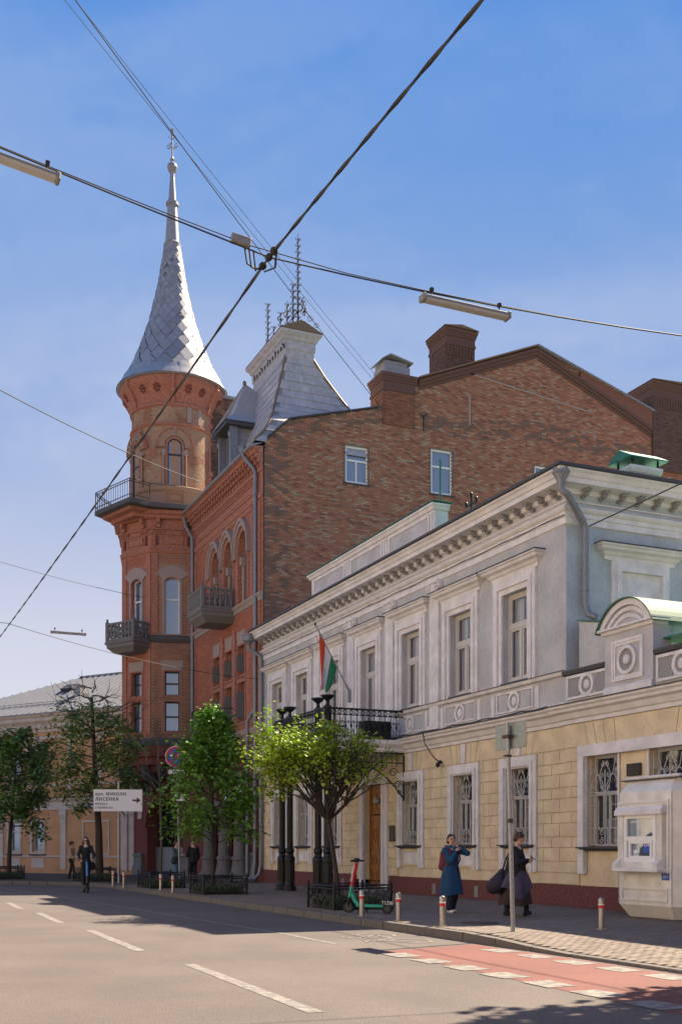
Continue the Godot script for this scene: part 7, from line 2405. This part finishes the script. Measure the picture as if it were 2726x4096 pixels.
# figure facing local +z, 1.68 m tall before scaling. o: pose and dress dictionary
func person(label: String, T: Transform3D, o: Dictionary):
	var t := thing("person", label, "person", T.origin)
	var cell: float = o.get("cell", .02)
	var hipy := .90
	var lf: Vector3 = o.get("lfoot", Vector3(.09, .08, 0)); var rf: Vector3 = o.get("rfoot", Vector3(-.09, .08, 0))
	var lh: Vector3 = o.lhand; var rh: Vector3 = o.rhand
	var lean: Vector3 = o.get("lean", Vector3.ZERO)
	var hip := Vector3(0, hipy, 0)
	var chest := Vector3(0, 1.22, .01) + lean * .6
	var neck := Vector3(0, 1.42, 0) + lean
	var ls := Vector3(.165, 1.36, 0) + lean; var rs := Vector3(-.165, 1.36, 0) + lean
	var lhip := hip + Vector3(.085, -.03, 0); var rhip := hip + Vector3(-.085, -.03, 0)
	var lk := limb(lhip, lf, .403, .403, Vector3(0, 0, 1)); var rk := limb(rhip, rf, .403, .403, Vector3(0, 0, 1))
	var le := limb(ls, lh, .28, .25, o.get("lbend", Vector3(.5, -1, -.4))); var re := limb(rs, rh, .28, .25, o.get("rbend", Vector3(-.5, -1, -.4)))
	# skin body
	var sk := [cap(hip, .11, chest, .12), cap(chest, .12, neck - Vector3(0, .06, 0), .10), cap(neck - Vector3(0, .04, 0), .05, neck + Vector3(0, .08, .01), .048)]
	sk += [cap(ls, .05, le, .04), cap(le, .039, lh, .028), cap(rs, .05, re, .04), cap(re, .039, rh, .028), cap(ls, .05, chest, .09), cap(rs, .05, chest, .09)]
	sk += [cap(lhip, .08, lk, .055), cap(lk, .054, lf, .038), cap(rhip, .08, rk, .055), cap(rk, .054, rf, .038)]
	for q in [[lf, o.get("ltoe", Vector3(0, 0, 1))], [rf, o.get("rtoe", Vector3(0, 0, 1))]]:
		sk.append(cap(q[0] + Vector3(0, -.04, 0), .033, q[0] + q[1] * .12 + Vector3(0, -.05, 0), .026))
	var body := blob(sk, cell, .04)
	# head
	var hd := Transform3D(Basis.from_euler(o.get("head", Vector3.ZERO)), neck + Vector3(0, .08, .01))
	var hb := [cap(hd * Vector3(0, .12, -.012), .082, hd * Vector3(0, .12, .015), .078), cap(hd * Vector3(0, .09, .02), .066, hd * Vector3(0, .03, .045), .042), cap(hd * Vector3(0, .015, .066), .02, hd * Vector3(0, .02, .06), .026)]
	hb += [cap(hd * Vector3(0, .105, .092), .008, hd * Vector3(0, .073, .106), .013), cap(hd * Vector3(.022, .035, .082), .010, hd * Vector3(-.022, .035, .082), .010), cap(hd * Vector3(.032, .118, .078), .011, hd * Vector3(-.032, .118, .078), .011)]
	for s: float in [-1.0, 1.0]: hb += [cap(hd * Vector3(.078 * s, .10, -.005), .016, hd * Vector3(.08 * s, .07, .0), .010)]
	hb.append(cap(neck, .045, hd * Vector3(0, .04, 0), .045))
	body.add(blob(hb, minf(cell, .009), .015))
	var lw := aim(lh, lh - le, o.get("lpalm", Vector3(-1, 0, .3))); var rw := aim(rh, rh - re, o.get("rpalm", Vector3(1, 0, .3)))
	body.add(blob(hand(lw, o.get("curl", .5), 1), minf(cell * .5, .007), .008)); body.add(blob(hand(rw, o.get("curl", .5), -1), minf(cell * .5, .007), .008))
	part(t, "body", body, MT.skin, T)
	var ey := B.new()
	for s: float in [-1.0, 1.0]: ey.ball(hd * Vector3(.031 * s, .098, .083), Vector3(.009, .007, .006), 6, 4)
	part(t, "eyes", ey, MT.black, T)
	part(t, "mouth", B.new().tube([hd * Vector3(.02, .036, .092), hd * Vector3(0, .035, .096), hd * Vector3(-.02, .036, .092)], .005, -1, 4), MT.lips, T)
	# hair
	var hr := [cap(hd * Vector3(.03, .06, -.06), .055, hd * Vector3(-.03, .06, -.06), .055), cap(hd * Vector3(0, .155, -.02), .078, hd * Vector3(0, .12, -.045), .078), cap(hd * Vector3(.04, .165, .03), .042, hd * Vector3(-.04, .165, .03), .042)]
	for s: float in [-1.0, 1.0]: hr.append(cap(hd * Vector3(.068 * s, .14, .015), .028, hd * Vector3(.07 * s, .09, -.02), .026))
	match o.get("hair", "short"):
		"bun": hr += [cap(hd * Vector3(0, .10, -.09), .045, hd * Vector3(0, .12, -.11), .05)]
		"long":
			for s: float in [-1.0, 1.0]: hr += [cap(hd * Vector3(.075 * s, .11, -.02), .035, hd * Vector3(.10 * s, -.06, -.02), .04), cap(hd * Vector3(.10 * s, -.06, -.02), .04, hd * Vector3(.11 * s, -.22, .0), .022)]
			hr.append(cap(hd * Vector3(0, .08, -.07), .06, hd * Vector3(0, -.12, -.09), .06))
		"tousled":
			for k in 9: hr.append(cap(hd * Vector3(.07 * cos(k * .7), .15 + .03 * sin(k * 1.9), -.02 + .07 * sin(k * .7)), .03, hd * Vector3(.10 * cos(k * .7), .17 + .04 * sin(k * 2.3), -.02 + .095 * sin(k * .7)), .014))
	part(t, "hair", blob(hr, minf(cell, .011), .02), o.hairmat, T)
	# trousers or stockings
	if o.has("trousers"):
		var w: float = o.get("legw", 1.0)
		var tr := [cap(hip + Vector3(0, .05, 0), .125, hip - Vector3(0, .06, 0), .125), cap(lhip, .098, lk, .072 * w), cap(lk, .072 * w, lf + Vector3(0, .03, 0), .062 * w), cap(rhip, .098, rk, .072 * w), cap(rk, .072 * w, rf + Vector3(0, .03, 0), .062 * w)]
		part(t, "trousers", blob(tr, cell, .03), o.trousers, T)
	# shoes
	for q in [[lf, o.get("ltoe", Vector3(0, 0, 1))], [rf, o.get("rtoe", Vector3(0, 0, 1))]]:
		var f: Vector3 = q[0]; var d: Vector3 = q[1]
		var sh := [cap(f + Vector3(0, -.035, 0) - d * .035, .042, f + d * .10 + Vector3(0, -.045, 0), .034), cap(f + Vector3(0, -.035, 0), .044, f + Vector3(0, .02, 0), .043)]
		if o.get("boots", false):
			sh.append(cap(f, .05, f + Vector3(0, .2, 0), .056))
			sh.append(cap(f - d * .05 + Vector3(0, -.04, 0), .02, f - d * .05 + Vector3(0, -.075, 0), .016))
		part(t, "boot" if o.get("boots", false) else "shoe", blob(sh, minf(cell, .014), .02), o.shoes, T)
	# upper garment
	var up := [cap(hip + Vector3(0, .08, 0), o.get("waist", .135), chest, .15), cap(chest, .15, neck - Vector3(0, .09, 0), .105), cap(ls, .068, le, .058), cap(rs, .068, re, .058), cap(le, .057, lh.lerp(le, .12), .044), cap(re, .057, rh.lerp(re, .12), .044), cap(ls, .07, chest, .11), cap(rs, .07, chest, .11)]
	if o.get("hem", .85) < .86: up.append(cap(hip + Vector3(0, .08, 0), .14, Vector3(0, .86, 0), .15))
	part(t, o.get("topname", "jacket"), blob(up, cell, .04), o.top, T)
	# coat skirt: a loft with folds
	if o.has("skirt"):
		for s in o.skirt:
			var b := B.new()
			var N := 28
			var rows := []
			for j in 9:
				var v := j / 8.0
				var y: float = lerpf(s.y0, s.y1, v)
				var row := []
				for i in N:
					var an := TAU * i / N
					var r: float = lerpf(s.r0, s.r1, pow(v, .8)) * (1.0 + s.get("fold", .06) * v * sin(an * 6 + s.get("ph", 0.0)))
					var hemv: float = s.get("hemv", 0.0) * v * sin(an * 3 + 1.0)
					var sw: Vector3 = s.get("sway", Vector3.ZERO)
					row.append(Vector3(sin(an) * r * 1.08, y + hemv, cos(an) * r * .95) + sw * v * v)
				rows.append(row)
			for j in 8:
				for i in N:
					var i2 := (i + 1) % N
					b.quad(rows[j + 1][i], rows[j + 1][i2], rows[j][i2], rows[j][i])
			part(t, s.name, b, s.mat, T)
	return {"t": t, "le": le, "re": re, "hd": hd, "ls": ls, "rs": rs}

func yaw_to(dir: Vector3) -> float: return atan2(dir.x, dir.z)

func build_people():
	mat("skin", lin(.50, .30, .22), .55); mat("lips", lin(.35, .10, .09), .5)
	mat("hairdark", lin(.018, .013, .012), .6); mat("hairbrown", lin(.055, .028, .018), .7)
	mat("coatblue", lin(.010, .062, .145), .9, 0, "fine", 6, .3); mat("navy", lin(.012, .016, .035), .9, 0, "fine", 6, .3)
	mat("clothblack", lin(.014, .014, .018), .9, 0, "fine", 5, .3); mat("plum", lin(.075, .062, .095), .9, 0, "blotch", 3, .3)
	mat("brownskirt", lin(.045, .026, .022), .9, 0, "blotch", 3, .3); mat("beige", lin(.45, .35, .29), .9, 0, "fine", 4, .3)
	mat("denim", lin(.10, .12, .15), .9, 0, "blotch", 4, .3); mat("jeans", lin(.10, .20, .32), .9, 0, "blotch", 4, .3)
	mat("whiteshoe", lin(.65, .65, .65), .6); mat("burgundy", lin(.12, .015, .025), .8); mat("olive", lin(.03, .045, .03), .9)
	mat("bagcloth", lin(.028, .022, .042), .85, 0, "blotch", 4, .4); mat("scarfteal", lin(.02, .10, .16), .9); mat("blouse", lin(.52, .38, .36), .8)
	mat("scootblue", lin(.02, .16, .50), .35)
	for k in ["coatblue", "plum", "brownskirt", "clothblack"]: MT[k].cull_mode = BaseMaterial3D.CULL_DISABLED
	var cam := Vector3(0, 0, 0)
	var right := Vector3(.915, 0, .403)
	# 1: woman in a blue belted coat
	var p := Vector3(11.85, .14, -21.05)
	var tc := (cam - p); tc.y = 0; tc = tc.normalized()
	var T := Transform3D(Basis(Vector3.UP, yaw_to(tc * .8 + right * .62)).scaled(Vector3.ONE * .985), p)
	var o = person("person in a blue belted coat and white shoes, one hand at the ear", T, {"cell": .015, "lhand": Vector3(.085, 1.45, .13), "rhand": Vector3(.0, 1.35, .17), "lbend": Vector3(.9, -.9, .2), "rbend": Vector3(-.5, -1, .1), "lfoot": Vector3(.075, .08, -.06), "rfoot": Vector3(-.075, .08, .05), "head": Vector3(-.12, -.35, .0), "hair": "bun", "hairmat": MT.hairdark, "trousers": MT.navy, "legw": 1.25, "shoes": MT.whiteshoe, "top": MT.coatblue, "topname": "coat", "hem": .8, "curl": .9,
		"skirt": [{"name": "coat_skirt", "y0": 1.02, "y1": .40, "r0": .16, "r1": .27, "mat": MT.coatblue, "fold": .05, "hemv": .02}]})
	part(o.t, "belt", B.new().lathe(pairs([.152, .985, .158, .985, .158, 1.025, .152, 1.025]), 20, Transform3D(Basis.from_scale(Vector3(1.08, 1, .95)), Vector3.ZERO)), MT.clothblack, T)
	part(o.t, "belt_end", B.new().box(.02, .72, .17, .05, 1.0, .19), MT.clothblack, T)
	part(o.t, "scarf", blob([cap(Vector3(.07, 1.44, .03), .045, Vector3(-.07, 1.44, .03), .045), cap(Vector3(.06, 1.42, -.06), .045, Vector3(-.06, 1.42, -.06), .045), cap(Vector3(0, 1.42, .09), .04, Vector3(.02, 1.33, .13), .03)], .012, .03), MT.scarfteal, T)
	part(o.t, "glasses", arc_band(0, 0, .022, .027, 0, TAU, 0, .004, 12).add(arc_band(.062, 0, .022, .027, 0, TAU, 0, .004, 12)).box(.026, -.002, 0, .036, .003, .004), MT.clothblack, T * o.hd * at(-.031, .098, .098))
	var bp := thing("backpack", "dark red backpack worn on the back of the blue coat", "backpack", T.origin + Vector3(0, 1.0, 0))
	part(bp, "pack", blob([cap(Vector3(0, 1.28, -.22), .10, Vector3(0, 1.05, -.23), .12), cap(Vector3(.06, 1.0, -.22), .09, Vector3(-.06, 1.0, -.22), .09)], .018, .05), MT.burgundy, T)
	for s: float in [-1.0, 1.0]: part(bp, "strap", B.new().tube([Vector3(.10 * s, 1.36, -.14), Vector3(.12 * s, 1.45, -.02), Vector3(.12 * s, 1.38, .11), Vector3(.13 * s, 1.18, .15), Vector3(.15 * s, 1.02, .02)], .022), MT.burgundy, T)
	# 2: woman in dark layered clothes, walking and reading a phone
	p = Vector3(12.4, .14, -19.35)
	tc = (cam - p); tc.y = 0; tc = tc.normalized()
	T = Transform3D(Basis(Vector3.UP, yaw_to(tc * .42 + right * .95)), p)
	o = person("person in dark layered clothes and heeled boots walking with a phone", T, {"cell": .015, "lhand": Vector3(.05, 1.15, .27), "rhand": Vector3(-.05, 1.15, .27), "lbend": Vector3(.8, -1, -.3), "rbend": Vector3(-.8, -1, -.3), "lfoot": Vector3(.07, .10, .20), "rfoot": Vector3(-.07, .10, -.17), "ltoe": Vector3(0, .25, .95), "rtoe": Vector3(0, -.1, 1), "head": Vector3(.42, .05, 0), "hair": "tousled", "hairmat": MT.hairbrown, "trousers": MT.clothblack, "legw": .8, "shoes": MT.clothblack, "boots": true, "top": MT.clothblack, "topname": "cardigan", "hem": .8, "curl": .8, "lean": Vector3(0, 0, .02),
		"skirt": [{"name": "brown_skirt", "y0": .98, "y1": .24, "r0": .16, "r1": .34, "mat": MT.brownskirt, "fold": .10, "hemv": .02, "sway": Vector3(0, 0, -.02)}, {"name": "plum_overskirt", "y0": 1.0, "y1": .48, "r0": .175, "r1": .36, "mat": MT.plum, "fold": .13, "hemv": .13, "ph": 1.0, "sway": Vector3(0, 0, -.03)}, {"name": "cardigan_hem", "y0": 1.22, "y1": .80, "r0": .17, "r1": .25, "mat": MT.clothblack, "fold": .08, "hemv": .06, "ph": 2.0, "sway": Vector3(0, 0, -.04)}]})
	part(o.t, "neckline", blob([cap(Vector3(0, 1.40, .07), .03, Vector3(0, 1.27, .135), .028)], .01, .02), MT.blouse, T)
	var ph := thing("phone", "small dark phone held by the person in layered clothes", "phone", T * Vector3(0, 1.2, .3))
	part(ph, "case", B.new().cbox(-.035, -.07, -.005, .035, .07, .005, .004), MT.black, T * Transform3D(Basis(Vector3.RIGHT, -.9), Vector3(0, 1.20, .34)))
	var bag := thing("shoulder_bag", "large dark slouchy bag hanging behind the walking person", "bag", T * Vector3(-.1, .6, -.35))
	part(bag, "sack", blob([cap(Vector3(-.12, .92, -.26), .06, Vector3(-.12, .70, -.34), .16), cap(Vector3(-.12, .66, -.30), .17, Vector3(-.12, .60, -.44), .15)], .02, .08), MT.bagcloth, T)
	part(bag, "strap", B.new().tube([Vector3(-.12, .9, -.26), Vector3(-.16, 1.2, -.15), Vector3(-.14, 1.42, -.02), Vector3(-.15, 1.25, .1), Vector3(-.15, .95, -.15)], .018), MT.bagcloth, T)
	# 3: rider on a blue scooter
	p = Vector3(7.45, 0, -38.75)
	tc = (cam - p); tc.y = 0; tc = tc.normalized()
	var ST := Transform3D(Basis(Vector3.UP, yaw_to(tc + right * .12) - PI / 2), p)
	var sc := thing("ridden_scooter", "electric scooter with blue stem ridden along the road", "scooter", p)
	scooter(sc, ST, MT.scootblue, MT.black, false)
	T = Transform3D(Basis(Vector3.UP, yaw_to(tc + right * .12)), p + Vector3(0, .205, 0) - tc * .02)
	o = person("person in black with long dark hair and sunglasses riding a scooter", T, {"cell": .022, "lhand": Vector3(.22, .94, .27), "rhand": Vector3(-.22, .94, .27), "lbend": Vector3(1, -.6, -.5), "rbend": Vector3(-1, -.6, -.5), "lfoot": Vector3(.045, .08, .10), "rfoot": Vector3(-.045, .08, -.16), "head": Vector3(.02, -.15, 0), "hair": "long", "hairmat": MT.hairdark, "trousers": MT.clothblack, "shoes": MT.clothblack, "top": MT.clothblack, "curl": 1.2, "hem": .8})
	part(o.t, "sunglasses", B.new().cbox(-.065, -.022, 0, -.005, .02, .012, .004).cbox(.005, -.022, 0, .065, .02, .012, .004).box(-.01, .0, 0, .01, .01, .01), MT.black, T * o.hd * at(0, .10, .088))
	var sb := thing("side_bag", "small black bag at the rider's hip", "bag", T * Vector3(.2, .8, 0))
	part(sb, "pouch", blob([cap(Vector3(.23, .80, .02), .08, Vector3(.23, .70, .0), .10)], .022, .04), MT.clothblack, T)
	# 4: walker in a beige jumper
	p = Vector3(9.4, .14, -52.3)
	tc = (cam - p); tc.y = 0; tc = tc.normalized()
	T = Transform3D(Basis(Vector3.UP, yaw_to(tc * .25 + right * .95)), p)
	person("person in a beige jumper and black trousers walking past the orange house", T, {"cell": .024, "lhand": Vector3(.22, .84, -.18), "rhand": Vector3(-.18, .95, .28), "lfoot": Vector3(.06, .08, -.16), "rfoot": Vector3(-.06, .08, .20), "head": Vector3(.1, .1, 0), "hair": "bun", "hairmat": MT.hairdark, "trousers": MT.clothblack, "shoes": MT.clothblack, "top": MT.beige, "topname": "jumper", "hem": .8})
	# 5: man in a grey denim jacket
	p = Vector3(12.35, .14, -45.0)
	tc = (cam - p); tc.y = 0; tc = tc.normalized()
	T = Transform3D(Basis(Vector3.UP, yaw_to(tc * .55 + right * .85)), p)
	o = person("person in a grey denim jacket and blue jeans standing by the archway", T, {"cell": .024, "lhand": Vector3(.10, 1.12, .25), "rhand": Vector3(-.06, 1.12, .28), "lfoot": Vector3(.09, .08, .05), "rfoot": Vector3(-.09, .08, -.05), "head": Vector3(.1, .15, 0), "hair": "short", "hairmat": MT.hairbrown, "trousers": MT.jeans, "legw": 1.15, "shoes": MT.whiteshoe, "top": MT.denim, "hem": .8})
	sb = thing("crossbody_bag", "olive bag hanging on the person in the denim jacket", "bag", T * Vector3(-.2, .9, 0))
	part(sb, "pouch", blob([cap(Vector3(-.20, .98, .06), .10, Vector3(-.20, .86, .04), .12)], .024, .04), MT.olive, T)
	part(sb, "strap", B.new().tube([Vector3(-.2, 1.0, .1), Vector3(-.05, 1.3, .17), Vector3(.12, 1.45, 0), Vector3(0, 1.3, -.16), Vector3(-.2, 1.0, 0)], .015), MT.olive, T)
	# 6: man in black seen from behind
	p = Vector3(12.55, .14, -43.2)
	tc = (cam - p); tc.y = 0; tc = tc.normalized()
	T = Transform3D(Basis(Vector3.UP, yaw_to(-tc * .9 - right * .35)).scaled(Vector3.ONE * 1.04), p)
	person("person in black seen from behind, standing by the brick porch", T, {"cell": .024, "lhand": Vector3(.12, 1.02, .22), "rhand": Vector3(-.22, .86, .08), "lfoot": Vector3(.10, .08, .04), "rfoot": Vector3(-.10, .08, -.02), "head": Vector3(.2, .1, 0), "hair": "short", "hairmat": MT.hairdark, "trousers": MT.clothblack, "legw": 1.1, "shoes": MT.clothblack, "top": MT.clothblack, "hem": .8})

func sag(a: Vector3, c: Vector3, s: float, n := 14) -> Array:
	var r := []
	for i in n + 1:
		var t := float(i) / n
		r.append(a.lerp(c, t) - Vector3(0, 4 * s * t * (1 - t), 0))
	return r

func tube_lamp(called_label: String, p: Vector3, half: float, tilt := 0.0):
	var t := thing("tube_lamp", called_label, "street lamp", p, "tube lamps hung on the span wires")
	var b := B.new()
	b.prism(V2([-.065, 0, -.06, .025, -.035, .045, .035, .045, .06, .025, .065, 0]), -half, half, Transform3D(Basis(Vector3(0, 0, 1), Vector3.UP, Vector3(-1, 0, 0)), p))
	part(t, "housing", b, MT.lampgrey)
	var d := B.new()
	d.prism(V2([-.06, 0, .06, 0, .05, -.025, .02, -.035, -.02, -.035, -.05, -.025]), -half + .02, half - .02, Transform3D(Basis(Vector3(0, 0, 1), Vector3.UP, Vector3(-1, 0, 0)), p))
	part(t, "diffuser", d, MT.lampglass)
	for s: float in [-.8, .8]: part(t, "hanger", B.new().tube([p + Vector3(s * half, .04, 0), p + Vector3(s * half, .13, 0)], .010).box(p.x + s * half - .02, p.y + .10, p.z - .02, p.x + s * half + .02, p.y + .14, p.z + .02), MT.cable)
	for s: float in [-1.0, 1.0]: part(t, "end_cap", B.new().cbox(p.x + s * half - .025, p.y - .035, p.z - .068, p.x + s * half + .025, p.y + .05, p.z + .068, .015), MT.lampgrey)
	t.rotation.z = tilt

func wire(called: String, label: String, pts: Array, r: float, seg := 5):
	var o := part(self, called, B.new().tube(pts, r, -1, seg), MT.cable)
	o.set_meta("label", label); o.set_meta("category", "cable")

func build_wires():
	var nd := Vector3(4.2, 8.0, -11.5)
	# thick twisted cable along the street
	var t := thing("street_cable", "thick twisted black cable running above the middle of the street", "cable", Vector3(4.2, 8, -20))
	var near := [Vector3(4.6, 7.35, -1.5)]
	var line := sag(Vector3(4.25, 7.55, -4.5), nd, -.02, 8)
	line += sag(nd, Vector3(4.2, 8.0, -36), .06, 16).slice(1)
	line += sag(Vector3(4.2, 8.0, -36), Vector3(2.0, 8.1, -62), .2, 10).slice(1)
	part(t, "core", B.new().tube(line, .013, -1, 6), MT.cable)
	for k in 2:
		var tw := []
		for i in line.size() - 1:
			for q in 6:
				var p: Vector3 = line[i].lerp(line[i + 1], q / 6.0)
				var an := (i * 6 + q) * .8 + PI * k
				tw.append(p + Vector3(cos(an), sin(an), 0) * .012)
		part(t, "strand", B.new().tube(tw, .009, -1, 4), MT.cable)
	# junction box and clamps
	var j := thing("junction_box", "small grey junction box and clamps where the cables cross", "junction box", nd)
	part(j, "box", B.new().cbox(-.11, -.05, -.04, .11, .05, .04, .012), MT.lampgrey, Transform3D(Basis(Vector3.UP, -.1) * Basis(Vector3.BACK, -.16), nd + Vector3(-.33, .10, .02)))
	part(j, "clamp", B.new().ball(nd, Vector3(.04, .04, .07)).ball(nd + Vector3(0, -.01, .16), Vector3(.045, .045, .05)).ball(nd + Vector3(0, 0, -.20), Vector3(.045, .04, .06)), MT.rubber)
	var lp := B.new()
	for k in 3: lp.tube([nd + Vector3(-.28 + .05 * k, .04, 0), nd + Vector3(-.24 + .05 * k, -.10 - .03 * k, -.04), nd + Vector3(-.1, -.08, -.15), nd + Vector3(0, 0, -.25)], .010, -1, 4)
	lp.tube([nd + Vector3(.05, 0, .1), nd + Vector3(.07, -.10, 0), nd + Vector3(.02, -.06, -.2)], .012, -1, 4)
	part(j, "loops", lp, MT.rubber)
	# span wire across the street with two lamps
	wire("span_wire", "span wire crossing the street overhead, carrying the near tube lamps", sag(Vector3(-6, 9.9, -11.2), nd, .12) + sag(nd, Vector3(17.2, 9.0, -11.0), .36).slice(1), .009)
	wire("feeder_wire", "thin feeder twisted beside the overhead span wire", sag(Vector3(-6, 9.95, -11.22), nd + Vector3(-.2, .08, 0), .16) + sag(nd + Vector3(0, .03, 0), Vector3(17.2, 9.05, -11.02), .39).slice(1), .006)
	tube_lamp("grey tube lamp hanging from the span wire towards the grey mansion", Vector3(6.5, 7.76, -11.2), .56)
	tube_lamp("grey tube lamp hanging from the span wire away from the mansion", Vector3(1.32, 8.20, -11.2), .56, -.13)
	wire("span_wire", "far span wire in front of the turret, carrying one tube lamp", sag(Vector3(-8, 9.3, -33.6), Vector3(4.2, 8.08, -33.6), .25) + sag(Vector3(4.2, 8.08, -33.6), Vector3(15.7, 8.6, -44), .25).slice(1), .010)
	tube_lamp("far tube lamp hanging from the span wire before the turret", Vector3(6.0, 7.98, -33.9), .5)
	# thin wires to the houses
	wire("house_wire", "thin wire running from above the street to the gable coping", sag(Vector3(.2, 20.4, -20.0), Vector3(21.0, 20.75, -43.6), .25), .014)
	wire("house_wire", "paired thin wire running down to the metal capped chimney", sag(Vector3(-.3, 20.4, -20.2), Vector3(20.95, 21.6, -43.6), .15), .008)
	wire("house_wire", "second thin wire running down to the metal capped chimney", sag(Vector3(-.1, 20.5, -20.2), Vector3(20.95, 21.9, -43.6), .15), .008)
	wire("house_wire", "thin wire running in front of the turret window", sag(Vector3(2.0, 17.6, -38), Vector3(16.2, 20.0, -54.3), .3), .02)
	wire("house_wire", "thin wire running towards the lower bay of the turret", sag(Vector3(-4, 13.8, -40), Vector3(14.4, 14.3, -56.2), .5), .012)
	wire("house_wire", "dark wire anchored to the side wall of the grey mansion", [Vector3(16.3, 9.3, -22.2), Vector3(15.6, 9.05, -16.0), Vector3(15.2, 8.9, -8.0)], .016)
